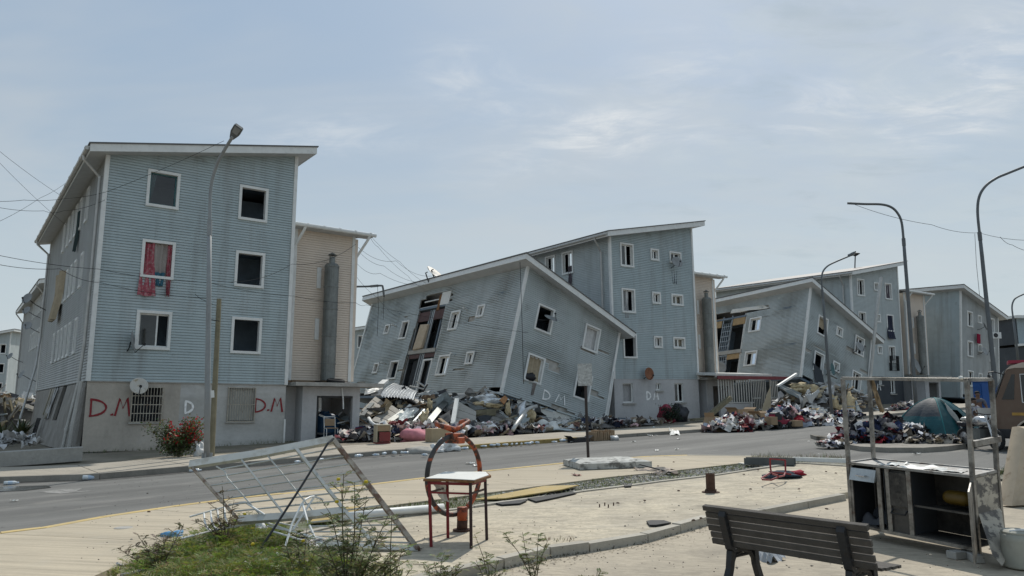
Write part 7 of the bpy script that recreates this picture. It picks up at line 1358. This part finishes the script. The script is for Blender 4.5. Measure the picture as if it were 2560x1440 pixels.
# people sitting beyond the motorcycle
def person(c, yaw, label, shirt, h=1.0):
    t = thing('person', label, 'person', c); M = Matrix.Translation(c) @ rotm(yaw, 'Z')
    def skin(name, vs, es, rs, m, sub=2):
        me = bpy.data.meshes.new(name); W = wm(t).inverted(); me.from_pydata([W @ (M @ V(v)) for v in vs], es, []); me.materials.append(m); o = bpy.data.objects.new(name, me); C.objects.link(o); o.parent = t; WM[o.name] = wm(t)
        md = o.modifiers.new('skin', 'SKIN'); md.use_smooth_shade = True
        for k, r in enumerate(rs): me.skin_vertices[0].data[k].radius = (r, r) if not isinstance(r, tuple) else r
        me.skin_vertices[0].data[0].use_root = True
        s = o.modifiers.new('sub', 'SUBSURF'); s.levels = sub; s.render_levels = sub; return o
    vs = [(0, 0, .46), (0, .03, .66), (0, .02, .86), (0, 0, .98), (0, -.02, 1.05), (0, -.035, 1.16), (0, -.03, 1.235), (-.19, .01, .93), (-.26, -.08, .68), (-.18, -.28, .60), (-.14, -.35, .59), (.19, .01, .93), (.26, -.08, .68), (.18, -.28, .60), (.14, -.35, .59), (-.1, -.02, .46), (-.14, -.42, .48), (-.14, -.40, .08), (-.14, -.52, .04), (.1, -.02, .46), (.14, -.42, .48), (.14, -.40, .08), (.14, -.52, .04)]
    es = [(0, 1), (1, 2), (2, 3), (3, 4), (4, 5), (5, 6), (3, 7), (7, 8), (8, 9), (9, 10), (3, 11), (11, 12), (12, 13), (13, 14), (0, 15), (15, 16), (16, 17), (17, 18), (0, 19), (19, 20), (20, 21), (21, 22)]
    rs = [.13, .13, .15, .09, .055, (.085, .1), (.075, .085), .06, .045, .034, .04, .06, .045, .034, .04, .10, .07, .045, .04, .10, .07, .045, .04]
    skin('body', vs, es, rs, M_SKIN)
    skin('shirt', [(0, 0, .48), (0, .03, .66), (0, .02, .86), (0, 0, .975), (-.19, .01, .93), (-.245, -.05, .76), (.19, .01, .93), (.245, -.05, .76)], [(0, 1), (1, 2), (2, 3), (3, 4), (4, 5), (3, 6), (6, 7)], [.155, .15, .17, .11, .08, .068, .08, .068], shirt)
    MB().blob(M @ V((0, .0, 1.235)), .098, (.95, 1.05, .75), 1, .05, 12).build('hair', M_HAIR, t, smooth=True)
    MB().blob(M @ V((0, -.135, 1.165)), .016, (.8, 1, 1.2), 0, 0, 6).build('nose', M_SKIN, t); [MB().blob(M @ V((s * .092, -.03, 1.165)), .022, (.4, .8, 1.2), 0, 0, 6).build('ear', M_SKIN, t) for s in (-1, 1)]
    [MB().blob(M @ V((s * .032, -.126, 1.19)), .010, (1.3, .6, .7), 0, 0, 6).build('eye', M_HAIR, t) for s in (-1, 1)]; MB().box((-.024, -.142, 1.112), (.024, -.128, 1.12), M).build('mouth', M_HAIR, t)
    return t
c = P(2438, 1060, 26); c.z = T(c.x, c.y) - .02; person(c, .15, 'person in pale grey shirt sitting beyond the motorcycle', M_SHIRT)
MB().box((c.x - .25, c.y - .18, c.z), (c.x + .25, c.y + .3, c.z + .38)).build('crate', M_CARD, label='crate the person in pale grey shirt sits on', category='crate')
c = P(2449, 1050, 29.5); c.z = T(c.x, c.y) + .12; person(c, -.3, 'person in dark top sitting behind the pale-shirted one, left of the blue cabin', mat('shirt_dark', (.12, .12, .14), .9)); MB().box((c.x - .25, c.y - .18, c.z - .2), (c.x + .25, c.y + .3, c.z + .38)).build('crate', M_CARD, label='crate under the person in dark top', category='crate')
c = P(2468, 1040, 31); c.z = T(c.x, c.y); M = Matrix.Translation(c) @ rotm(.2, 'Z'); t = thing('portable_cabin', 'tall narrow blue cabin beyond the people beside the bus', 'cabin', M); MB().box((-.2, 0, 0), (.2, .4, 1.75), M).build('body', M_BLUE, t, bevel=.02); MB().box((-.16, -.03, .1), (.16, -.005, 1.68), M).build('door', M_BLUE, t, bevel=.01); MB().box((-.22, -.03, 1.75), (.22, .43, 1.8), M).build('roof', M_BLUE, t)
MB().box((-.35, -.02, 0), (.3, .03, .75), Matrix.Translation(P(2484, 1085, 22.6)) @ rotm(-.3, 'Z')).build('white_board', M_WHT, label='white board standing between motorcycle and bus', category='board')
# bus
bc = P(2491, 1122, 21.8); bc.z = T(bc.x, bc.y) + ROAD; M = frame(bc, V((.86, -.51, 0))); t = thing('minibus', 'old brown minibus with yellow stripe at the right edge facing left', 'bus', M)
side_ = [(.02, .42), (.0, .62), (.03, 1.22), (.08, 1.38), (.40, 2.22), (.52, 2.34), (.8, 2.42), (6.3, 2.42), (6.4, 2.2), (6.4, .42), (1.27, .42), (1.24, .62), (1.1, .8), (.9, .86), (.68, .8), (.53, .62), (.50, .42)]
MB().prism([M @ V((x, 0, z)) for x, z in side_], M.to_3x3() @ V((0, 2.1, 0))).build('body', M_BUS, t)
MB().prism([M @ V((x, -.02, z)) for x, z in ((.42, 2.26), (.52, 2.36), (.8, 2.45), (6.3, 2.45), (6.3, 2.30), (.6, 2.30))], M.to_3x3() @ V((0, 2.14, 0))).build('roof', M_BUSL, t)
MB().prism([M @ V((x, .06, z)) for x, z in ((.08, 1.42), (.38, 2.2), (.37, 2.24), (.04, 1.42))], M.to_3x3() @ V((0, 1.98, 0))).build('windscreen', M_GLASSD, t); 
for k, (a, b, c_, e_) in enumerate(((.30, .55, .55, 1.0), (.72, 1.7, .72, 1.7), (1.8, 2.9, 1.8, 2.9), (3.0, 4.1, 3.0, 4.1), (4.2, 5.3, 4.2, 5.3))):
    z0_, z1_ = (1.42, 2.12); q = ((a - .06, z0_), (b - .02, z0_), (e_ - .4 if k == 0 else e_, z1_), (c_ - .02 if k == 0 else c_, z1_)) if k == 0 else ((a, z0_ - .08), (b, z0_ - .08), (e_, z1_), (c_, z1_))
    wn = MB().prism([M @ V((x, -.012, z)) for x, z in q], M.to_3x3() @ V((0, .01, 0))).build('side_window', M_GLASSD, t)
    if k: MB().tube([M @ V((x, -.014, z)) for x, z in list(q) + [q[0]]], .014, 5).build('window_frame', M_TRIM, wn)
MB().box((.45, -.012, .98), (6.3, -.002, 1.06), M).build('stripe', mat('stripe_yellow', (.42, .24, .05), .5), t); MB().box((-.08, -.04, .34), (.5, 2.14, .60), M).build('bumper', M_BLK, t, bevel=.03); MB().box((1.3, .02, .3), (6.3, .06, .46), M).build('skirt', M_BLK, t)
MB().tube([M @ V((.885 + .40 * cos(a), -.02, .44 + .42 * sin(a))) for a in [pi * k / 14 for k in range(15)]], .028, 6).build('wheel_arch', M_BUSL, t)
for x in (.885, 5.2):
    for y in (.12, 1.95): w_ = MB().lathe([(.2, -.11), (.33, -.11), (.385, -.07), (.385, .07), (.33, .11), (.2, .11)], M @ Matrix.Translation((x, y, .385)) @ rotm(pi / 2, 'X'), 22).build('wheel', M_TYRE, t); MB().lathe([(.001, .06), (.08, .08), (.12, .05), (.2, .07), (.205, .1)], M @ Matrix.Translation((x, y, .385)) @ rotm(pi / 2, 'X'), 16).build('rim', M_CHUTE, w_)
MB().tube([M @ V((.36, -.02, 2.12)), M @ V((.1, -.16, 2.2)), M @ V((-.02, -.2, 2.18)), M @ V((-.02, -.2, 2.05))], .016, 5).box((-.06, -.27, 1.62), (.02, -.13, 2.1), M).build('mirror', M_BLK, t)
MB().box((.5, .5, 2.45), (.9, 1.5, 2.54), M).build('roof_lights', MATS['bag_red'], t)
for y in (.25, 1.75): MB().lathe([(.1, 0), (.11, .03), (.001, .05)], M @ Matrix.Translation((.02, y, .82)) @ rotm(-pi / 2, 'Y'), 12).build('headlight', M_CHR, t)

# ------------------------------------------------------------------ plants
GREENS = [(.08, .11, .025), (.105, .135, .035), (.065, .09, .02), (.12, .14, .045), (.14, .14, .06), (.085, .12, .03)]
def frond(mb, base, d, L, rng, n=8, w_=.012, cols=GREENS, droop=.25):
    """a feathery leaf: rachis with paired leaflets"""
    d = d.normalized(); s = d.cross(V((0, 0, 1)))
    if s.length < .05: s = V((1, 0, 0))
    s.normalize(); u = s.cross(d); c = rng.choice(cols); p0 = base
    for k in range(1, n + 1):
        f = k / n; p = base + d * L * f - V((0, 0, droop * L * f * f)); l = L * .30 * (1 - .55 * abs(f - .35)); mb.col = tuple(x * rng.uniform(.75, 1.3) for x in c)
        for sg in (-1, 1):
            t_ = p + s * sg * l + d * l * .45 + u * l * rng.uniform(-.15, .25); m_ = (p + t_) / 2; q = d * w_ * rng.uniform(.7, 1.2)
            mb.add([p, m_ + q, t_, m_ - q * .6], [(0, 1, 2, 3)])
def weed(px, py, d, tops, label, off, seed, leaf=.13, n=9, flowers=(), cols=GREENS):
    rng = random.Random(seed); b = P(px, py, d); b.z = T(b.x, b.y) + off; t = thing('tall_weed', label, 'weed', b, 'feathery weeds in the foreground'); st = MB(); lf = MB()
    for (tx, ty, td, den) in tops:
        e = P(tx, ty, td); c1 = b.lerp(e, .45) + V((rng.uniform(-.05, .05), rng.uniform(-.05, .05), .06)); pts_ = [b.lerp(c1, k / 5).lerp(c1.lerp(e, k / 5), k / 5) for k in range(6)]
        pts_ = [p + V((rng.uniform(-.006, .006), 0, 0)) for p in pts_]; r0 = .0085 if (e - b).length > .7 else .006; st.tube(pts_, [r0 * (1 - .13 * k) for k in range(6)], 5)
        for k in range(int(den * (e - b).length * 10)):
            f = rng.uniform(.18, 1.0); i = min(4, int(f * 5)); p = pts_[i].lerp(pts_[i + 1], f * 5 - i); a = rng.uniform(0, 2 * pi); dr = V((cos(a), sin(a), rng.uniform(.15, .9)))
            L = leaf * rng.uniform(.6, 1.15)
            if rng.random() < .35:          # a short side twig with several leaves
                q = p + dr * L * 1.1; st.tube([p, q], .003, 4)
                for _ in range(3): a = rng.uniform(0, 6.3); frond(lf, p.lerp(q, rng.uniform(.4, 1)), V((cos(a), sin(a), rng.uniform(0, .8))), L * .75, rng, n, .008, cols)
            else: frond(lf, p, dr, L, rng, n, .008, cols)
    st.build('stem', mat('stem_%d' % seed, (.10, .085, .05), .8, nz=None), t); lf.build('foliage', M_LEAF, t, kind='stuff')
    for (fx, fy, fd) in flowers: MB().blob(P(fx, fy, fd), .018, (1, 1, .8), 1, .2, 8).build('flower', mat('flower_yellow', (.55, .42, .02), .6) if 'flower_yellow' not in MATS else MATS['flower_yellow'], t)
    return t
G2 = [(.17, .20, .075), (.21, .24, .10), (.14, .165, .065), (.26, .26, .14)]
weed(868, 1470, 6.6, [(858, 1185, 6.4, 2.6), (888, 1205, 6.6, 2.4), (915, 1250, 6.7, 2.2), (975, 1282, 6.5, 1.6), (825, 1280, 6.5, 2.4), (945, 1330, 6.4, 3), (810, 1350, 6.3, 3.2), (985, 1375, 6.2, 3.2), (910, 1390, 6.2, 3.4), (770, 1385, 6.3, 3.4), (870, 1330, 6.4, 3), (1020, 1400, 6.3, 3)], 'tallest feathery weed with yellow flowers, in front of the gate', LOW, 3, .14, 10, [(842, 1254, 6.4), (915, 1204, 6.5), (846, 1198, 6.5)], G2)
weed(985, 1470, 6.6, [(978, 1290, 6.5, 1.6), (1005, 1370, 6.5, 3), (960, 1400, 6.4, 4), (1030, 1420, 6.4, 3)], 'thin weed right of the tallest one', LOW, 4, .10, 8, [], G2)
weed(1335, 1445, 7.4, [(1262, 1332, 7.4, 3), (1306, 1330, 7.4, 3), (1345, 1335, 7.4, 3), (1370, 1350, 7.4, 3), (1322, 1400, 7.3, 4)], 'weed at the plaza front edge right of the desk', LOW, 5, .09, 8, [], G2)
weed(1230, 1455, 7.0, [(1185, 1335, 7.3, 3), (1215, 1390, 7.1, 4), (1245, 1400, 7.0, 4), (1190, 1400, 7.0, 3)], 'weed leaning at the foot of the desk front leg', LOW, 6, .10, 8, [], G2)
weed(1100, 1465, 6.8, [(1065, 1410, 6.9, 4), (1110, 1380, 6.9, 4), (1150, 1410, 6.9, 4), (1090, 1430, 6.8, 5)], 'low bushy weed below the gate corner', LOW, 7, .11, 8, [], G2)
weed(570, 1320, 8.8, [(556, 1215, 8.8, 2.4), (585, 1250, 8.8, 2.5), (540, 1270, 8.8, 3), (600, 1290, 8.7, 4), (520, 1300, 8.7, 4), (500, 1296, 8.6, 3)], 'dry reddish weed behind the white rack', PAVE, 8, .10, 8, [(612, 1285, 8.7)], [(.12, .09, .045), (.08, .08, .035), (.15, .10, .06)])
weed(400, 1400, 7.8, [(350, 1345, 8, 4), (295, 1370, 7.9, 3), (420, 1335, 8.2, 4), (460, 1310, 8.4, 3), (380, 1370, 7.9, 5)], 'dry sprawling weed at the left end of the grass', PAVE, 9, .10, 8, [], [(.10, .085, .04), (.07, .08, .03), (.14, .10, .06)])
weed(1490, 1560, 5.2, [(1455, 1436, 5.2, 4), (1492, 1430, 5.2, 4)], 'weed tips at the bottom edge left of the bench', LOW, 10, .09, 8, [], G2)
weed(760, 1430, 7.2, [(740, 1330, 7.3, 4), (770, 1310, 7.4, 3), (715, 1350, 7.3, 4), (790, 1360, 7.2, 4)], 'weed under the gate stick', LOW, 11, .10, 8, [(758, 1352, 7.2), (632, 1360, 7.2)], G2)
# grass hummock at the bottom left
rng = random.Random(21); mb = MB(); edge = [(262, 1452), (285, 1418), (345, 1385), (440, 1350), (520, 1318), (600, 1298), (680, 1300), (735, 1330), (790, 1372), (880, 1392), (985, 1405), (1010, 1452), (1040, 1560), (1060, 1800), (700, 2000), (250, 1800), (235, 1560)]
ep = [G(a, b, PAVE) for a, b in edge]; cx = V((sum(p.x for p in ep) / len(ep), sum(p.y for p in ep) / len(ep), 0))
def inside(p):
    c = False; j = len(ep) - 1
    for i in range(len(ep)):
        if (ep[i].y > p.y) != (ep[j].y > p.y) and p.x < (ep[j].x - ep[i].x) * (p.y - ep[i].y) / (ep[j].y - ep[i].y) + ep[i].x: c = not c
        j = i
    return c
def edist(p): return min(((p - (a + (b - a) * max(0, min(1, (p - a).dot(b - a) / max((b - a).length_squared, 1e-9))))).length) for a, b in zip([V((q.x, q.y, 0)) for q in ep], [V((q.x, q.y, 0)) for q in ep[1:] + ep[:1]]))
def hum(p): return T(p.x, p.y) + LOW + min(.16, .01 + .16 * edist(V((p.x, p.y, 0)))) + .05 * noise.noise(V((p.x * 1.7, p.y * 1.7, 3)))
x0, x1, y0, y1 = min(p.x for p in ep), max(p.x for p in ep), max(3.6, min(p.y for p in ep)), max(p.y for p in ep); n = 0
soil = MB(); soil.col = (.04, .05, .02); NN = 34
for i in range(NN):
    for j in range(NN):
        q = [V((x0 + (x1 - x0) * (i + a) / NN, y0 + (y1 - y0) * (j + b) / NN, 0)) for a, b in ((0, 0), (1, 0), (1, 1), (0, 1))]
        if all(inside(p) for p in q): soil.quad(*[V((p.x, p.y, hum(p) - .03)) for p in q])
while n < 10500:
    p = V((rng.uniform(x0, x1), rng.uniform(y0, y1), 0))
    if not inside(p): continue
    ed_ = edist(p)
    if ed_ < .35 and rng.random() > .25 + ed_ * 2: continue
    n += 1; z = hum(p); b = V((p.x, p.y, z - .02)); a = rng.uniform(0, 6.3); h_ = rng.uniform(.05, .16) * (1 + .6 * noise.noise(V((p.x * 2, p.y * 2, 8)))); g = (noise.noise(V((p.x * 1.3, p.y * 1.3, 0))) + 1) / 2
    cs = [(.115 + .09 * g, .165 + .09 * g, .028 + .02 * g), (.15 + .08 * g, .19 + .06 * g, .05), (.27, .25, .11)]; cl = rng.choices(cs, (5, 4, 1.4))[0]
    if rng.random() < .62: frond(mb, b + V((0, 0, rng.uniform(0, .06))), V((cos(a), sin(a), rng.uniform(.35, 1.6))), h_ * rng.uniform(.9, 1.7), rng, 7, .0065, [cl], .35)
    else:
        for _ in range(3):
            a = rng.uniform(0, 6.3); lean = V((cos(a), sin(a), 0)) * h_ * rng.uniform(.3, .9); s = V((-sin(a), cos(a), 0)) * rng.uniform(.002, .0045); m_ = b + lean * .35 + V((0, 0, h_ * .65)); e = b + lean + V((0, 0, h_ * rng.uniform(.75, 1.05)))
            mb.col = tuple(x * rng.uniform(.7, 1.3) for x in cl); mb.add([b - s, b + s, m_ + s * .8, m_ - s * .8, e], [(0, 1, 2, 3), (3, 2, 4)])
mb.v += []; k0 = len(mb.v); mb.v += soil.v; mb.f += [[i + k0 for i in f] for f in soil.f]; mb.c += soil.c; mb.m += soil.m
mb.build('grass', M_LEAF, label='dense green grass and weeds growing at the bottom left', cat='grass', kind='stuff')
lit = MB(); 
for px, py in ((520, 1365), (545, 1372), (625, 1425), (640, 1418), (700, 1418), (720, 1405), (735, 1410), (660, 1440), (610, 1440), (990, 1430), (300, 1412), (340, 1395), (368, 1380), (395, 1378), (760, 1405), (815, 1440)):
    c = G(px, py, 0); c.z = hum(c) + .05; lit.col = rng.choice([(.55, .55, .54), (.5, .48, .45), (.4, .42, .45)]); rag(lit, c, rng.uniform(.07, .15), lit.col, rng, .4)
lit.build('litter_scraps', M_CLOTH, label='scraps of white litter caught in the grass at the bottom left', cat='litter', kind='stuff')
# verge grass
mb = MB(); rng = random.Random(22)
def tuft(c, h_, k, cl=None):
    for _ in range(k):
        a = rng.uniform(0, 6.3); hh = h_ * rng.uniform(.5, 1.2); l = V((cos(a), sin(a), 0)) * hh * rng.uniform(.3, 1.1); s = V((-sin(a), cos(a), 0)) * rng.uniform(.002, .005); c_ = cl or rng.choice(GREENS); mb.col = tuple(x * rng.uniform(.7, 1.4) for x in c_); e = c + l + V((0, 0, hh)); m_ = c + l * .35 + V((0, 0, hh * .6)); mb.add([c - s, c + s, m_ + s * .7, m_ - s * .7, e], [(0, 1, 2, 3), (3, 2, 4)])
bk = along(BK[3:], .1); pf = along(PF[2:], .1)
for k in range(5200):
    f = rng.random(); a = bk[min(len(bk) - 1, int(f * len(bk)))]; b = pf[min(len(pf) - 1, int(f * len(pf)))]; p = a.lerp(b, rng.uniform(.03, .95)); g = noise.noise(V((p.x * .9, p.y * .9, 4)))
    px = 1280 + FPX * p.x / p.y
    dens = .9 if px < 1200 else (.35 + .5 * g if px > 1420 else .25)
    if rng.random() > dens: continue
    p.z = T(p.x, p.y) - .03; tuft(p, rng.uniform(.02, .07), 3)
for px, py in [(rng.uniform(1880, 2110), rng.uniform(1146, 1156)) for _ in range(420)] + [(rng.uniform(2500, 2560), rng.uniform(1178, 1192)) for _ in range(80)]: c = G(px, py, -.03); tuft(c, rng.uniform(.05, .2), 3, rng.choice([(.07, .08, .03), (.12, .11, .06), (.05, .065, .025)]))
for px, py in [(1400 + rng.uniform(-90, 40), 1352 + rng.uniform(-4, 4)) for _ in range(24)] + [(rng.uniform(1500, 1800), 1000) for _ in range(0)]: tuft(G(px, py, PLAZA), .05, 3, (.14, .12, .06))
for k in range(160): f = rng.random(); a = PB[2:][min(len(PB) - 4, int(f * (len(PB) - 3)))]; b = PB[2:][min(len(PB) - 3, int(f * (len(PB) - 3)) + 1)]; p = a.lerp(b, rng.random()); p.z = T(p.x, p.y) + LOW; tuft(p, .03, 3, (.12, .10, .05))
for k in range(260): p = G(rng.uniform(190, 700), 1142, PAVE) ; q = M1 @ V((rng.uniform(-.4, 7.2), rng.uniform(-.55, -.05), 0)); q.z = T(q.x, q.y) - .03; tuft(q, rng.uniform(.04, .18), 3)
mb.build('verge_grass', M_LEAF, label='sparse grass tufts along the verge and wall bases', cat='grass', kind='stuff')
gr = MB(); rng = random.Random(23)
for k in range(1500):
    f = rng.uniform(.35, 1); a = bk[min(len(bk) - 1, int(f * len(bk)))]; b = pf[min(len(pf) - 1, int(f * len(pf)))]; p = a.lerp(b, rng.uniform(.05, .95)); p.z = T(p.x, p.y) - .025; gr.col = rng.choice([(.3, .29, .27), (.2, .19, .18), (.42, .41, .39), (.12, .11, .1)]); gr.blob(p, rng.uniform(.012, .03), (1.2, 1, .7), rng.random() * 40, .3, 5)
gr.build('gravel', M_RUB, label='grey gravel lying in the verge strip', cat='gravel', kind='stuff')
# flowering bush, small shrub, agaves
def bush(c, w_, h_, n, cols, label, seed, red=0, zoff=0):
    rng = random.Random(seed); t = thing('bush', label, 'bush', c); st = MB(); lf = MB(); fl_ = MB()
    for k in range(16):
        a = rng.uniform(0, 6.3); e = c + V((cos(a) * w_ * rng.uniform(.2, .95), sin(a) * w_ * .6 * rng.uniform(.2, .95), h_ * rng.uniform(.22, 1.05))); m_ = c.lerp(e, .5) + V((0, 0, .1)); st.tube([c, m_, e], [.02, .012, .004], 5)
        for _ in range(n // 16):
            f = rng.uniform(.25, 1.05); p = (c.lerp(m_, f * 2) if f < .5 else m_.lerp(e, f * 2 - 1)) + V((rng.gauss(0, .12), rng.gauss(0, .1), rng.gauss(0, .09))); p.z = max(p.z, c.z + .04); s = rng.uniform(.025, .06); d = V((rng.gauss(0, 1), rng.gauss(0, 1), rng.gauss(.3, 1))).normalized(); q = d.cross(V((rng.random(), rng.random(), rng.random()))).normalized()
            isr = red and rng.random() < red and p.z > c.z + h_ * .38 and (p.x - c.x) > -w_ * .35; mbx = fl_ if isr else lf; mbx.col = (.42, .018, .025) if isr else tuple(x * rng.uniform(.6, 1.3) for x in rng.choice(cols)); s *= 1.15 if isr else 1
            mbx.add([p - d * s, p + q * s * .5, p + d * s, p - q * s * .5], [(0, 1, 2, 3)])
    st.build('branches', M_POST, t); lf.build('foliage', M_LEAF, t, kind='stuff')
    if red: fl_.build('flowers', M_LEAF, t, kind='stuff')
c = G(458, 1144, PAVE); c = c + N1 * .6; c.z = T(c.x, c.y) - .03; bush(c, 1.0, 1.12, 4600, [(.085, .12, .045), (.12, .145, .06), (.07, .09, .04), (.15, .15, .08)], 'bush with red flowers against the base of the first block', 31, .20)
c = P(1678, 1062, 40.6); c.z = T(c.x, c.y) + .1; bush(c, .6, .75, 1500, [(.03, .045, .03), (.04, .055, .04)], 'small dark shrub between the red bag and the dark bag', 32)
def agave(c, r, label, seed):
    rng = random.Random(seed); t = thing('agave', label, 'agave', c)
    for k in range(30):
        a = k * 2.4; el = .25 + 1.15 * (k / 30); d = V((cos(a) * cos(el), sin(a) * cos(el), sin(el))); s = V((-sin(a), cos(a), 0)); L = r * rng.uniform(.85, 1.1); w_ = r * .07; m1 = c + d * L * .35; e = c + d * L - V((0, 0, .05 * L)); u = s.cross(d) * w_ * .4
        mb = MB(); cl = rng.choice([(.13, .15, .07), (.17, .18, .09), (.09, .12, .06)]); mb.col = cl; mb.add([c - s * w_ * .6, c + u * -.5, c + s * w_ * .6, m1 + s * w_, m1 - u * .5, m1 - s * w_, e], [(0, 1, 4, 5), (1, 2, 3, 4), (5, 4, 6), (4, 3, 6), (0, 5, 6, 3, 2)]); mb.build('leaf', M_LEAF, t)
c = P(52, 1100, 34); c.z = T(c.x, c.y) + .25; agave(c, .95, 'agave with pale stiff leaves at the left edge before the rubble', 41); c = P(4, 1110, 31); c.z = T(c.x, c.y) + .2; agave(c, .9, 'darker agave cut by the left frame edge', 42)
# soil bank at the left behind the planter wall
bpy.context.view_layer.update()
